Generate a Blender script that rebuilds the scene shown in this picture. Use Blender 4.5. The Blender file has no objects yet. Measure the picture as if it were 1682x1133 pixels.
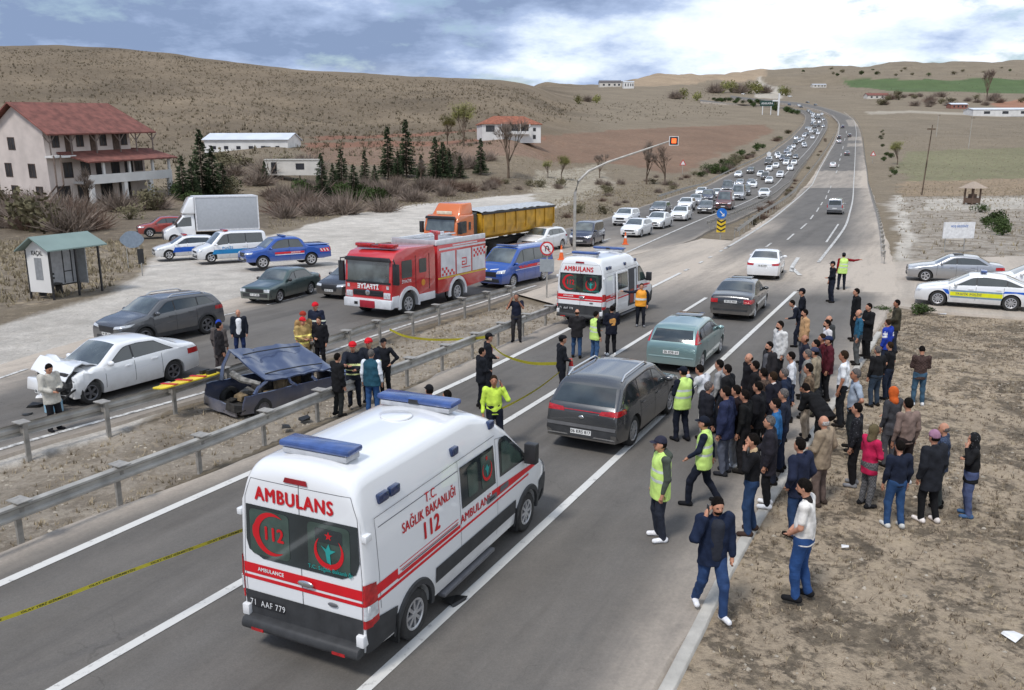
import bpy,bmesh,math,random
import numpy as np
from mathutils import Vector,Matrix,noise as mnoise
scene=bpy.context.scene
COL=scene.collection
PI=math.pi
CAM_H=6.55
FPX=1360.0
HOR=258.0
TH=math.atan((566.5-HOR)/FPX)
cam_d=bpy.data.cameras.new('camera')
cam_d.sensor_width=36;cam_d.lens=36*FPX/1682
cam_d.clip_start=0.1;cam_d.clip_end=9000
cam=bpy.data.objects.new('camera',cam_d);COL.objects.link(cam)
cam.location=(0,0,CAM_H);cam.rotation_euler=(PI/2-TH,0,0)
scene.camera=cam
SUN_EL=math.radians(56);SUN_AZ=math.radians(215)
world=bpy.data.worlds.new('World');scene.world=world;world.use_nodes=True
def build_world():
 nt=world.node_tree;nt.nodes.clear();N=nt.nodes.new;L=nt.links.new
 out=N('ShaderNodeOutputWorld')
 sky=N('ShaderNodeTexSky');sky.sky_type='NISHITA';sky.sun_disc=False
 sky.sun_elevation=SUN_EL;sky.sun_rotation=SUN_AZ;sky.air_density=1.0;sky.dust_density=2.0
 bs=N('ShaderNodeBackground');bs.inputs['Strength'].default_value=0.11
 L(sky.outputs[0],bs.inputs['Color'])
 tc=N('ShaderNodeTexCoord');sep=N('ShaderNodeSeparateXYZ');L(tc.outputs['Generated'],sep.inputs[0])
 def math_(op,a,b=None,c=None):
  n=N('ShaderNodeMath');n.operation=op
  for i,q in enumerate((a,b,c)):
   if q is None:continue
   if isinstance(q,(int,float)):n.inputs[i].default_value=q
   else:L(q,n.inputs[i])
  return n.outputs[0]
 zc=math_('MAXIMUM',sep.outputs[2],0.0)
 den=math_('ADD',zc,0.26)
 cx=math_('DIVIDE',sep.outputs[0],den);cy=math_('DIVIDE',sep.outputs[1],den)
 comb=N('ShaderNodeCombineXYZ');L(cx,comb.inputs[0]);L(cy,comb.inputs[1])
 comb.inputs[2].default_value=3.7
 def nz(scale,det,rough,off=0):
  mp=N('ShaderNodeMapping');mp.inputs['Location'].default_value=(off,off*.7,off*.3)
  L(comb.outputs[0],mp.inputs[0])
  n=N('ShaderNodeTexNoise');n.inputs['Scale'].default_value=scale
  n.inputs['Detail'].default_value=det;n.inputs['Roughness'].default_value=rough
  L(mp.outputs[0],n.inputs['Vector']);return n.outputs[0]
 def ramp(v,stops):
  r=N('ShaderNodeValToRGB');L(v,r.inputs[0]);e=r.color_ramp.elements
  e[0].position,e[0].color=stops[0][0],(*stops[0][1],1)
  e[1].position,e[1].color=stops[1][0],(*stops[1][1],1)
  for p,c in stops[2:]:
   k=e.new(p);k.color=(*c,1)
  return r.outputs[0]
 cover=ramp(nz(2.2,10,.60,1.3),[(.38,(0,0,0)),(.46,(1,1,1))])
 side=math_('MULTIPLY',cx,0.13)
 thick=math_('SUBTRACT',nz(1.7,10,.58,7.1),side)
 cc=ramp(thick,[(.38,(.80,.85,.92)),(.62,(.20,.27,.42)),(.45,(.62,.71,.84)),(.53,(.34,.43,.62))])
 bc=N('ShaderNodeBackground');bc.inputs['Strength'].default_value=1.0;L(cc,bc.inputs['Color'])
 low=ramp(sep.outputs[2],[(0.0,(1,1,1)),(.11,(0,0,0))])
 lown=ramp(nz(3.4,10,.6,12.4),[(.46,(0,0,0)),(.52,(1,1,1))])
 fac=N('ShaderNodeMix');fac.data_type='FLOAT'
 lowf=math_('MULTIPLY',low,lown)
 bw=N('ShaderNodeBackground');bw.inputs['Color'].default_value=(.72,.76,.82,1);bw.inputs['Strength'].default_value=1.0
 m1=N('ShaderNodeMixShader');L(cover,m1.inputs[0]);L(bs.outputs[0],m1.inputs[1]);L(bc.outputs[0],m1.inputs[2])
 m2=N('ShaderNodeMixShader');L(math_('MULTIPLY',lowf,0.9),m2.inputs[0]);L(m1.outputs[0],m2.inputs[1]);L(bw.outputs[0],m2.inputs[2])
 L(m2.outputs[0],out.inputs[0])
build_world()
sun_d=bpy.data.lights.new('sun','SUN');sun_d.energy=2.0;sun_d.angle=math.radians(11);sun_d.color=(1,.965,.92)
sun=bpy.data.objects.new('sun',sun_d);COL.objects.link(sun)
sdir=Vector((math.sin(SUN_AZ)*math.cos(SUN_EL),math.cos(SUN_AZ)*math.cos(SUN_EL),math.sin(SUN_EL)))
sun.rotation_euler=sdir.to_track_quat('Z','Y').to_euler();sun.location=(0,0,60)
vs=scene.view_settings
vs.view_transform='Standard';vs.look='None';vs.exposure=0.40;vs.gamma=1;vs.use_curve_mapping=False
random.seed(7);RNG=np.random.default_rng(7)
_mats={}
def _newmat(name):
 m=bpy.data.materials.new(name);m.use_nodes=True
 nt=m.node_tree;b=nt.nodes.get('Principled BSDF');return m,nt,b
def mat(name,col,rough=.6,metal=0.,coat=0.,var=0.12,vscale=6.,bump=0.,bscale=60.,spec=None,var2=None):
 """plain principled material with a little procedural variation"""
 if name in _mats:return _mats[name]
 m,nt,b=_newmat(name);N=nt.nodes.new;L=nt.links.new
 b.inputs['Roughness'].default_value=rough;b.inputs['Metallic'].default_value=metal
 if coat:b.inputs['Coat Weight'].default_value=coat;b.inputs['Coat Roughness'].default_value=.06
 if spec is not None:b.inputs['Specular IOR Level'].default_value=spec
 tc=N('ShaderNodeTexCoord')
 n=N('ShaderNodeTexNoise');n.inputs['Scale'].default_value=vscale;n.inputs['Detail'].default_value=5
 L(tc.outputs['Object'],n.inputs['Vector'])
 r=N('ShaderNodeValToRGB');L(n.outputs[0],r.inputs[0])
 a=[max(0,c*(1-var))for c in col];z=[min(1,c*(1+var))for c in(var2 or col)]
 r.color_ramp.elements[0].position=.33;r.color_ramp.elements[0].color=(*a,1)
 r.color_ramp.elements[1].position=.67;r.color_ramp.elements[1].color=(*z,1)
 L(r.outputs[0],b.inputs['Base Color'])
 if bump:
  n2=N('ShaderNodeTexNoise');n2.inputs['Scale'].default_value=bscale;n2.inputs['Detail'].default_value=4
  L(tc.outputs['Object'],n2.inputs['Vector'])
  bp=N('ShaderNodeBump');bp.inputs['Strength'].default_value=bump;bp.inputs['Distance'].default_value=.02
  L(n2.outputs[0],bp.inputs['Height']);L(bp.outputs[0],b.inputs['Normal'])
 _mats[name]=m;return m
def paint(name,col,metal=0.,rough=.3):
 """car paint: clear coat, road dust climbing from the sills"""
 k='paint_'+name
 if k in _mats:return _mats[k]
 m,nt,b=_newmat(k);N=nt.nodes.new;L=nt.links.new
 b.inputs['Metallic'].default_value=metal;b.inputs['Coat Weight'].default_value=1.0
 b.inputs['Coat Roughness'].default_value=.04
 tc=N('ShaderNodeTexCoord');sp=N('ShaderNodeSeparateXYZ');L(tc.outputs['Object'],sp.inputs[0])
 n=N('ShaderNodeTexNoise');n.inputs['Scale'].default_value=3.;n.inputs['Detail'].default_value=7;n.inputs['Roughness'].default_value=.65
 L(tc.outputs['Object'],n.inputs['Vector'])
 mr=N('ShaderNodeMapRange');mr.inputs['From Min'].default_value=.75;mr.inputs['From Max'].default_value=.15
 mr.inputs['To Min'].default_value=0;mr.inputs['To Max'].default_value=.9
 L(sp.outputs[2],mr.inputs['Value'])
 mu=N('ShaderNodeMath');mu.operation='MULTIPLY';L(mr.outputs[0],mu.inputs[0]);L(n.outputs[0],mu.inputs[1])
 ad=N('ShaderNodeMath');ad.operation='MULTIPLY_ADD';L(n.outputs[0],ad.inputs[0]);ad.inputs[1].default_value=.05;L(mu.outputs[0],ad.inputs[2])
 mx=N('ShaderNodeMix');mx.data_type='RGBA'
 L(ad.outputs[0],mx.inputs[0]);mx.inputs[6].default_value=(*col,1);mx.inputs[7].default_value=(.30,.26,.21,1)
 L(mx.outputs[2],b.inputs['Base Color'])
 rr=N('ShaderNodeMath');rr.operation='MULTIPLY_ADD';L(ad.outputs[0],rr.inputs[0]);rr.inputs[1].default_value=.5;rr.inputs[2].default_value=rough*.8
 L(rr.outputs[0],b.inputs['Roughness'])
 _mats[k]=m;return m
def sgb(r,g,b):
 f=lambda c:((c/255+.055)/1.055)**2.4 if c>10 else c/255/12.92
 return(f(r),f(g),f(b))
class MB:
 def __init__(s):s.v=[];s.f=[];s.mi=[]
 def add(s,vs_,fs,mi=0):
  o=len(s.v);s.v.extend([tuple(map(float,p))for p in vs_])
  for f in fs:s.f.append(tuple(i+o for i in f));s.mi.append(mi)
  return s
 def box(s,x0,x1,y0,y1,z0,z1,mi=0,R=None,c=None):
  p=[Vector((x,y,z))for z in(z0,z1)for y in(y0,y1)for x in(x0,x1)]
  if R is not None:
   c=Vector(c)if c is not None else Vector(((x0+x1)/2,(y0+y1)/2,(z0+z1)/2))
   p=[c+R@(q-c)for q in p]
  return s.add(p,[(0,2,3,1),(4,5,7,6),(0,1,5,4),(2,6,7,3),(0,4,6,2),(1,3,7,5)],mi)
 def hexa(s,p,mi=0):
  return s.add(p,[(3,2,1,0),(4,5,6,7),(0,1,5,4),(1,2,6,5),(2,3,7,6),(3,0,4,7)],mi)
 def tube(s,pts,r,n=8,mi=0,caps=True):
  pts=[Vector(p)for p in pts];rs=r if isinstance(r,(list,tuple))else[r]*len(pts)
  vs_=[];up=None
  for i,p in enumerate(pts):
   d=(pts[min(i+1,len(pts)-1)]-pts[max(i-1,0)]).normalized()
   a=Vector((0,0,1))if abs(d.z)<.9 else Vector((1,0,0))
   x=d.cross(a).normalized();y=d.cross(x).normalized()
   for k in range(n):
    t=2*PI*k/n;vs_.append(p+x*(rs[i]*math.cos(t))+y*(rs[i]*math.sin(t)))
  fs=[(i*n+k,i*n+(k+1)%n,(i+1)*n+(k+1)%n,(i+1)*n+k)for i in range(len(pts)-1)for k in range(n)]
  if caps:fs+=[tuple(range(n))[::-1],tuple((len(pts)-1)*n+k for k in range(n))]
  return s.add(vs_,fs,mi)
 def ell(s,c,r,nu=12,nv=8,mi=0,R=None,z0=-1.,z1=1.):
  vs_=[]
  for j in range(nv+1):
   a=math.asin(max(-1,min(1,z0+(z1-z0)*j/nv)))if(z0>-1 or z1<1)else-PI/2+PI*j/nv
   for i in range(nu):
    t=2*PI*i/nu
    q=Vector((r[0]*math.cos(a)*math.cos(t),r[1]*math.cos(a)*math.sin(t),r[2]*math.sin(a)))
    if R is not None:q=R@q
    vs_.append(Vector(c)+q)
  return s.add(vs_,[(j*nu+i,j*nu+(i+1)%nu,(j+1)*nu+(i+1)%nu,(j+1)*nu+i)for j in range(nv)for i in range(nu)],mi)
 def lathe(s,prof,c,axis='y',n=24,mi=0):
  vs_=[]
  for r,h in prof:
   for k in range(n):
    t=2*PI*k/n;a,b=r*math.cos(t),r*math.sin(t)
    q=(a,h,b)if axis=='y' else((a,b,h)if axis=='z' else(h,a,b))
    vs_.append((c[0]+q[0],c[1]+q[1],c[2]+q[2]))
  return s.add(vs_,[(i*n+k,i*n+(k+1)%n,(i+1)*n+(k+1)%n,(i+1)*n+k)for i in range(len(prof)-1)for k in range(n)],mi)
 def prism(s,poly,d0,d1,fn,mi=0):
  """poly: 2d outline; fn(a,b,d)->xyz"""
  n=len(poly)
  vs_=[fn(a,b,d0)for a,b in poly]+[fn(a,b,d1)for a,b in poly]
  return s.add(vs_,[tuple(range(n))[::-1],tuple(range(n,2*n))]+[(i,(i+1)%n,n+(i+1)%n,n+i)for i in range(n)],mi)
 def grid(s,P,mi=0,closed=False,flip=False):
  P=np.asarray(P,float);nu,nv=P.shape[:2]
  o=len(s.v);s.v.extend(map(tuple,P.reshape(-1,3).tolist()))
  for i in range(nu-1):
   for j in range(nv if closed else nv-1):
    q=(o+i*nv+j,o+i*nv+(j+1)%nv,o+(i+1)*nv+(j+1)%nv,o+(i+1)*nv+j)
    s.f.append(q[::-1]if flip else q);s.mi.append(mi)
  return s
 def build(s,name,mats,parent=None,bevel=0.,smooth=40,weld=False,seg=2,recalc=True,loc=None,rot=None):
  if not isinstance(mats,(list,tuple)):mats=[mats]
  me=bpy.data.meshes.new(name);me.from_pydata(s.v,[],s.f)
  for m in mats:me.materials.append(m)
  me.polygons.foreach_set('material_index',s.mi)
  if weld or bevel or recalc:
   bm=bmesh.new();bm.from_mesh(me)
   if weld:
    bmesh.ops.remove_doubles(bm,verts=bm.verts,dist=weld if isinstance(weld,float)else .0008)
    bmesh.ops.dissolve_degenerate(bm,edges=bm.edges,dist=.0005)
   if recalc:bmesh.ops.recalc_face_normals(bm,faces=bm.faces)
   if bevel:
    es=[e for e in bm.edges if len(e.link_faces)==2 and e.calc_face_angle(0)>.6]
    bmesh.ops.bevel(bm,geom=es,offset=bevel,segments=seg,affect='EDGES',profile=.5,clamp_overlap=True)
   bm.to_mesh(me);bm.free()
  if smooth:
   me.shade_smooth();me.set_sharp_from_angle(angle=math.radians(smooth))
  o=bpy.data.objects.new(name,me);COL.objects.link(o)
  if parent is not None:o.parent=parent
  if loc is not None:o.location=loc
  if rot is not None:o.rotation_euler=(0,0,rot)
  return o
def tag(o,label=None,cat=None,group=None,kind=None):
 if label:o['label']=label
 if cat:o['category']=cat
 if group:o['group']=group
 if kind:o['kind']=kind
 return o
def thing(name,label=None,cat=None,loc=(0,0,0),rz=0.,group=None):
 o=bpy.data.objects.new(name,None);o.empty_display_size=.3;COL.objects.link(o)
 o.location=loc;o.rotation_euler=(0,0,rz);return tag(o,label,cat,group)
def dup(root,label=None,cat=None,group=None,swap=None):
 """copy a thing with its parts and sub-parts; swap = {material: material}"""
 def cp(o,par):
  c=o.copy();COL.objects.link(c)
  if par is not None:c.parent=par
  if swap and c.type=='MESH':
   for i,sl in enumerate(c.material_slots):
    if c.data.materials[i]in swap:
     sl.link='OBJECT';sl.material=swap[c.data.materials[i]]
  for ch in o.children:cp(ch,c)
  return c
 r=cp(root,None)
 for k in('label','category','group'):
  if k in r and k!='category':del r[k]
 return tag(r,label,cat,group)
_fonts={}
def text_pts(s,size=1.,bold=0.,sx=1.,mirror=False,sp=1.06):
 """text as (verts2d, tris) centred on 0"""
 cu=bpy.data.curves.new('txt','FONT');cu.body=s;cu.size=size;cu.offset=bold;cu.align_x='CENTER';cu.align_y='CENTER'
 cu.resolution_u=3;cu.space_character=sp
 o=bpy.data.objects.new('txt',cu);COL.objects.link(o)
 dg=bpy.context.evaluated_depsgraph_get();me=o.evaluated_get(dg).to_mesh()
 v=[(p.co.x*sx*(-1 if mirror else 1),p.co.y)for p in me.vertices];f=[tuple(p.vertices)for p in me.polygons]
 o.evaluated_get(dg).to_mesh_clear();bpy.data.objects.remove(o);bpy.data.curves.remove(cu)
 xs=[p[0]for p in v];cx=(min(xs)+max(xs))/2
 return[(x-cx,y)for x,y in v],f
def tel(y):return math.tan(math.atan((566.5-y)/FPX)-TH)
COLS=[(-900,110,[(190,262),(300,190),(400,130),(570,60),(800,95)]),(0,110,[(190,262),(300,190),(400,130),(570,74),(800,95)]),(100,110,[(185,270),(280,210),(390,140),(570,73),(800,95)]),(200,110,[(185,270),(265,222),(385,150),(570,75),(800,95)]),(270,115,[(190,265),(270,218),(390,150),(570,82),(800,105)]),(330,120,[(190,262),(275,215),(400,150),(570,92),(800,115)]),(450,130,[(180,250),(240,225),(360,180),(560,108),(800,125)]),(520,140,[(185,255),(240,230),(350,190),(560,115),(800,130)]),(600,145,[(190,262),(240,235),(340,200),(560,120),(800,135)]),(700,150,[(200,262),(250,235),(340,202),(560,124),(800,137)]),(780,160,[(205,258),(245,231),(320,203),(570,127),(800,141)]),(840,170,[(210,255),(240,228),(300,208),(420,175),(590,130),(800,146)]),(880,175,[(215,262),(260,238),(340,208),(460,178),(590,140),(800,146),(1200,136)]),(920,180,[(220,274),(275,246),(360,212),(480,185),(590,164),(850,149),(1200,136)]),(960,180,[(220,280),(280,246),(360,215),(480,190),(600,171),(850,151),(1300,138)]),(1050,190,[(240,275),(310,238),(390,212),(540,187),(720,168),(1000,142),(1300,127)]),(1150,190,[(240,276),(310,242),(390,214),(540,192),(720,172),(1000,150),(1400,119)]),(1200,195,[(240,278),(310,246),(395,218),(520,196),(640,184),(760,171),(1000,153),(1500,114)]),(1250,195,[(240,279),(315,248),(400,224),(500,204),(600,188),(740,172),(1000,155),(1300,130),(1600,112)]),(1300,200,[(240,280),(315,249),(380,232),(460,215),(540,200),(600,189),(670,180),(740,172),(1000,153),(1600,108)]),(1350,200,[(240,280),(280,262),(315,249),(380,232),(460,215),(540,200),(600,190),(670,180),(740,172),(900,160),(1050,152),(1600,103)]),(1450,200,[(240,280),(280,262),(315,249),(380,232),(460,215),(540,200),(600,190),(740,172),(900,158),(1050,146),(1500,99)]),(1550,200,[(240,281),(280,264),(315,250),(380,232),(460,215),(600,192),(740,174),(900,158),(1050,144),(1500,98)]),(1682,200,[(240,282),(280,265),(315,250),(380,232),(460,215),(600,194),(740,176),(900,158),(1050,144),(1500,94)]),(2600,200,[(240,282),(280,265),(315,250),(380,232),(460,215),(600,194),(740,176),(900,158),(1050,144),(1500,90)]),]
KC=math.cos(TH)/FPX
YL=np.exp(np.linspace(math.log(60),math.log(6000),330))
def _tab():
 T=[]
 for c,yf,kn in COLS:
  Y=[0,yf]+[k[0]for k in kn];Z=[0,0]+[CAM_H+k[0]*tel(k[1])for k in kn]
  Y+=[Y[-1]*1.6,9000];Z+=[Z[-1]*.96,Z[-1]*.5]
  T.append(np.interp(YL,Y,Z))
 T=np.array(T);cc=np.linspace(-900,2600,701)
 D=np.array([np.interp(cc,[c[0]for c in COLS],T[:,j])for j in range(T.shape[1])]).T
 def blur(a,n,ax):
  k=np.hanning(n+2)[1:-1];k/=k.sum()
  pad=[(0,0),(0,0)];pad[ax]=(n//2,n//2);b=np.pad(a,pad,mode='edge')
  return np.apply_along_axis(lambda q:np.convolve(q,k,'valid'),ax,b)
 return cc,blur(blur(D,9,1),13,0)
CC,ZT=_tab()
def fbm(x,y,s,oct=4,seed=0):
 """cheap vectorised value noise"""
 x=np.asarray(x,float)/s;y=np.asarray(y,float)/s;out=0;amp=1;tot=0
 for o in range(oct):
  xi=np.floor(x).astype(np.int64);yi=np.floor(y).astype(np.int64);fx=x-xi;fy=y-yi
  fx=fx*fx*(3-2*fx);fy=fy*fy*(3-2*fy)
  def h(a,b):
   n=(a*374761393+b*668265263+(seed+o)*974634777)&0x7fffffff
   n=((n^(n>>13))*1274126177)&0x7fffffff
   return((n^(n>>16))&0xffff)/65535.
  v=(h(xi,yi)*(1-fx)+h(xi+1,yi)*fx)*(1-fy)+(h(xi,yi+1)*(1-fx)+h(xi+1,yi+1)*fx)*fy
  out=out+v*amp;tot+=amp;amp*=.5;x=x*2.03;y=y*2.03
 return out/tot-.5
def base_z(X,Y):
 X=np.asarray(X,float);Y=np.asarray(Y,float)
 Yc=np.maximum(Y,1.);c=841+X/Yc/KC
 c=np.clip(c,-899,2599);u=(c+900)/5.0;i=np.clip(u.astype(int),0,699);fu=u-i
 t=np.clip((np.log(np.maximum(Yc,60.01))-math.log(60))/(math.log(6000/60)/329),0,328.99);j=t.astype(int);ft=t-j
 return(ZT[i,j]*(1-fu)+ZT[i+1,j]*fu)*(1-ft)+(ZT[i,j+1]*(1-fu)+ZT[i+1,j+1]*fu)*ft
def rayd(px,py):
 a=(px-841)/FPX;b=(566.5-py)/FPX
 return np.array([a,math.cos(TH)+b*math.sin(TH),-math.sin(TH)+b*math.cos(TH)])
def G(px,py,z=None):
 """ground point seen at a picture position of the 1682 x 1133 frame (or the point at height z)"""
 d=rayd(px,py)
 if z is not None:
  t=(z-CAM_H)/d[2];return Vector((d[0]*t,d[1]*t,z))
 if d[2]<0:
  t=-CAM_H/d[2]
  if d[1]*t<100:return Vector((d[0]*t,d[1]*t,0))
 ts=np.exp(np.linspace(math.log(80),math.log(5000),900))/d[1]
 X=d[0]*ts;Y=d[1]*ts;Z=CAM_H+d[2]*ts;g=base_z(X,Y)
 k=np.argmax(Z<g)if np.any(Z<g)else len(ts)-1
 k=max(k,1);a0=Z[k-1]-g[k-1];a1=Z[k]-g[k];w=a0/(a0-a1)if a0!=a1 else 0
 w=min(max(w,0),1);t=ts[k-1]*(1-w)+ts[k]*w
 x,y=d[0]*t,d[1]*t
 return Vector((x,y,float(base_z(x,y))))
def GP(pts):return[G(*p)for p in pts]
def hermite(P,i,t):
 """chord-length spline through the points P"""
 def tan(k):
  if k<=0:return(P[1]-P[0])/max((P[1]-P[0]).length,1e-6)
  if k>=len(P)-1:return(P[-1]-P[-2])/max((P[-1]-P[-2]).length,1e-6)
  a,b=(P[k]-P[k-1]),(P[k+1]-P[k]);la,lb=max(a.length,1e-6),max(b.length,1e-6)
  return(a/la*lb+b/lb*la)/(la+lb)
 h=(P[i+1]-P[i]).length;t2,t3=t*t,t**3
 return P[i]*(2*t3-3*t2+1)+tan(i)*h*(t3-2*t2+t)+P[i+1]*(3*t2-2*t3)+tan(i+1)*h*(t3-t2)
def smoothline(pts,step=None,n=None):
 """spline through 3d points, resampled"""
 P=[Vector(p)for p in pts];out=[]
 for i in range(len(P)-1):
  for k in range(12):out.append(hermite(P,i,k/12))
 out.append(P[-1])
 A=np.array([list(p)for p in out]);s=np.r_[0,np.cumsum(np.linalg.norm(np.diff(A[:,:2],axis=0),axis=1))]
 if n is None:n=max(2,int(s[-1]/step)+1)
 t=np.linspace(0,s[-1],n)
 return np.stack([np.interp(t,s,A[:,k])for k in range(3)],1)
YAW=math.atan((1545-841)*KC)
RD=Vector((math.sin(YAW),math.cos(YAW),0));RN=Vector((math.cos(YAW),-math.sin(YAW),0))
def in_poly(x,y,poly):
 x=np.asarray(x);y=np.asarray(y);r=np.zeros(x.shape,bool);n=len(poly)
 for i in range(n):
  x0,y0=poly[i][:2];x1,y1=poly[(i+1)%n][:2]
  if y0==y1:continue
  c=((y0>y)!=(y1>y))&(x<(x1-x0)*(y-y0)/(y1-y0)+x0);r^=c
 return r
def sink(Y):return .035+.0015*np.maximum(np.asarray(Y,float),0)
def gz(x,y):return float(base_z(x,y)-sink(y))
def relief(X,Y):
 """real undulation of the open ground: hills with gullies, rubble in the median"""
 X=np.asarray(X,float);Y=np.asarray(Y,float)
 c=841+X/np.maximum(Y,1)/KC
 hill=np.clip((Y-230)/120,0,1)*np.clip((1010-c)/120,0,1)
 far=np.clip((Y-950)/300,0,1)
 z=hill*(fbm(X,Y,70,4,3)*6-np.abs(fbm(X*.8+Y*.5,Y*.5,38,4,8))*9*np.clip((480-Y)/120,0,1)+1)+far*fbm(X,Y,110,5,9)*26
 u=X*RD.x+Y*RD.y;v=X*RN.x+Y*RN.y
 med=MED_IN(X,Y)
 z=z+med*(fbm(X,Y,2.2,4,21)*.35-.04)
 near=np.clip((v+2.0)/2.5,0,1)*np.clip((75-Y)/20,0,1)*(Y>0)
 z=z+near*fbm(X,Y,3.5,4,31)*.16
 left=np.clip((90-Y)/20,0,1)*np.clip((Y-38)/10,0,1)*np.clip((600-c)/150,0,1)
 z=z+left*0
 return z
R1B=[(-420,1075),(48,885),(208,820),(337,768),(443,723),(533,684),(670,630),(725,607),(774,586),(816,567),(898,534),(955,509)]
R0B=[(-260,838),(0,762),(133,724),(254,689),(352,656),(493,608),(560,585),(634,558),(686,544),(730,529),(800,509),(852,494)]
_m0=GP(R0B);_m1=GP(R1B)
_med=[(p.x,p.y)for p in _m0]+[(p.x,p.y)for p in _m1[::-1]]
def MED_IN(X,Y):return in_poly(X,Y,_med).astype(float)
def wp(poly):return[tuple(G(*p)[:2])for p in poly]
COVER=[([(1425,500),(1700,522),(2600,640),(4500,2600),(950,2600),(1060,1133),(1215,880),(1325,715),(1400,600)],(.43,.345,.25),1.0),([(-2200,700),(-700,660),(-300,600),(0,530),(60,515),(185,480),(225,455),(250,425),(290,398),(440,385),(560,352),(690,333),(860,316),(985,290),(992,308),(930,330),(900,350),(900,400),(960,395),(700,520),(500,560),(0,800),(-900,1200)],(.56,.52,.465),0.15),([(-900,520),(0,395),(230,400),(245,425),(190,470),(120,490),(0,508),(-900,600)],(.27,.225,.17),0.9),([(-900,400),(0,340),(260,335),(420,330),(640,292),(760,298),(940,285),(985,290),(860,314),(690,330),(560,348),(440,372),(300,380),(230,398),(0,394),(-900,470)],(.15,.12,.088),0.8),([(430,300),(640,288),(800,290),(800,255),(640,255),(480,262),(300,270),(300,300)],(.155,.125,.09),0.5),([(640,236),(780,226),(870,218),(1000,211),(1150,205),(1255,202),(1272,213),(1200,245),(1130,277),(1100,283),(1050,272),(985,263),(900,262),(850,248)],(.20,.125,.085),0.35),([(520,221),(640,216),(780,206),(860,200),(860,204),(780,212),(640,222),(520,228)],(.21,.105,.07),0.1),([(480,240),(640,238),(860,230),(900,262),(700,268),(520,264)],(.215,.14,.10),0.35),([(500,232),(640,228),(800,224),(900,222),(860,232),(640,237),(500,241)],(.23,.12,.08),0.1),([(1386,128),(1500,131),(1590,127),(1682,128),(1900,128),(1900,150),(1682,151),(1560,147),(1480,149),(1395,138)],(.075,.12,.045),0.2),([(1625,168),(1682,160),(1900,150),(1900,185),(1682,180),(1640,174)],(.30,.155,.10),0.1),([(1030,130),(1120,121),(1250,113),(1260,128),(1150,136),(1040,140)],(.33,.25,.17),0.2),([(1490,246),(1682,240),(2000,240),(2000,292),(1682,290),(1500,296),(1470,275)],(.19,.185,.105),0.5),([(1440,195),(1682,196),(2000,196),(2000,222),(1682,224),(1460,220)],(.20,.165,.12),0.5),([(1480,296),(1682,290),(2000,290),(2000,318),(1682,318),(1480,320)],(.30,.225,.15),0.6),([(1460,322),(1682,318),(2100,322),(2200,432),(1700,425),(1480,425)],(.36,.32,.27),0.75),([(1470,318),(1484,318),(1494,380),(1500,432),(1474,432),(1472,380)],(.52,.48,.42),0.1),([(1520,325),(1682,322),(2000,325),(2000,345),(1682,340),(1520,343)],(.50,.46,.40),0.3),([(1420,181),(1500,179),(1682,187),(1682,190),(1500,183),(1430,186)],(.36,.32,.26),0.3),([(880,278),(975,268),(1010,296),(960,322),(900,335),(870,320)],(.36,.32,.25),0.7),([(1245,128),(1290,140),(1285,160),(1240,158)],(.42,.38,.32),0.2),]
def cover_col(X,Y):
 c=841+X/np.maximum(Y,1)/KC
 base=np.zeros(X.shape+(3,));base[:]=(.210,.172,.123)
 h=np.clip((Y-170)/80,0,1)*np.clip((1000-c)/80,0,1)
 g=fbm(X,Y,45,5,4)
 hc=np.array((.168,.131,.090))*(1+g[...,None]*1.0)
 base=base*(1-h[...,None])+hc*h[...,None]
 patch=np.full(X.shape,.45)
 patch=patch*(1-h)+h*.35
 jx=fbm(X,Y,6,4,11)*np.clip(Y*.06,.8,12);jy=fbm(X,Y,6,4,12)*np.clip(Y*.10,.8,16)
 for poly,col,pa in COVER:
  w=wp(poly)
  m=np.zeros(X.shape)
  for k in range(4):
   s=(.10,.3,.6,1.)[k]
   m+=in_poly(X+jx*s+(k-1.5)*.1,Y+jy*s,w)*.25
  base=base*(1-m[...,None])+np.array(col)*m[...,None];patch=patch*(1-m)+pa*m
 md=MED_IN(X,Y)
 base=base*(1-md[...,None])+np.array((.36,.31,.25))*md[...,None];patch=patch*(1-md)+.55*md
 return np.clip(base,0,1),patch
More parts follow.
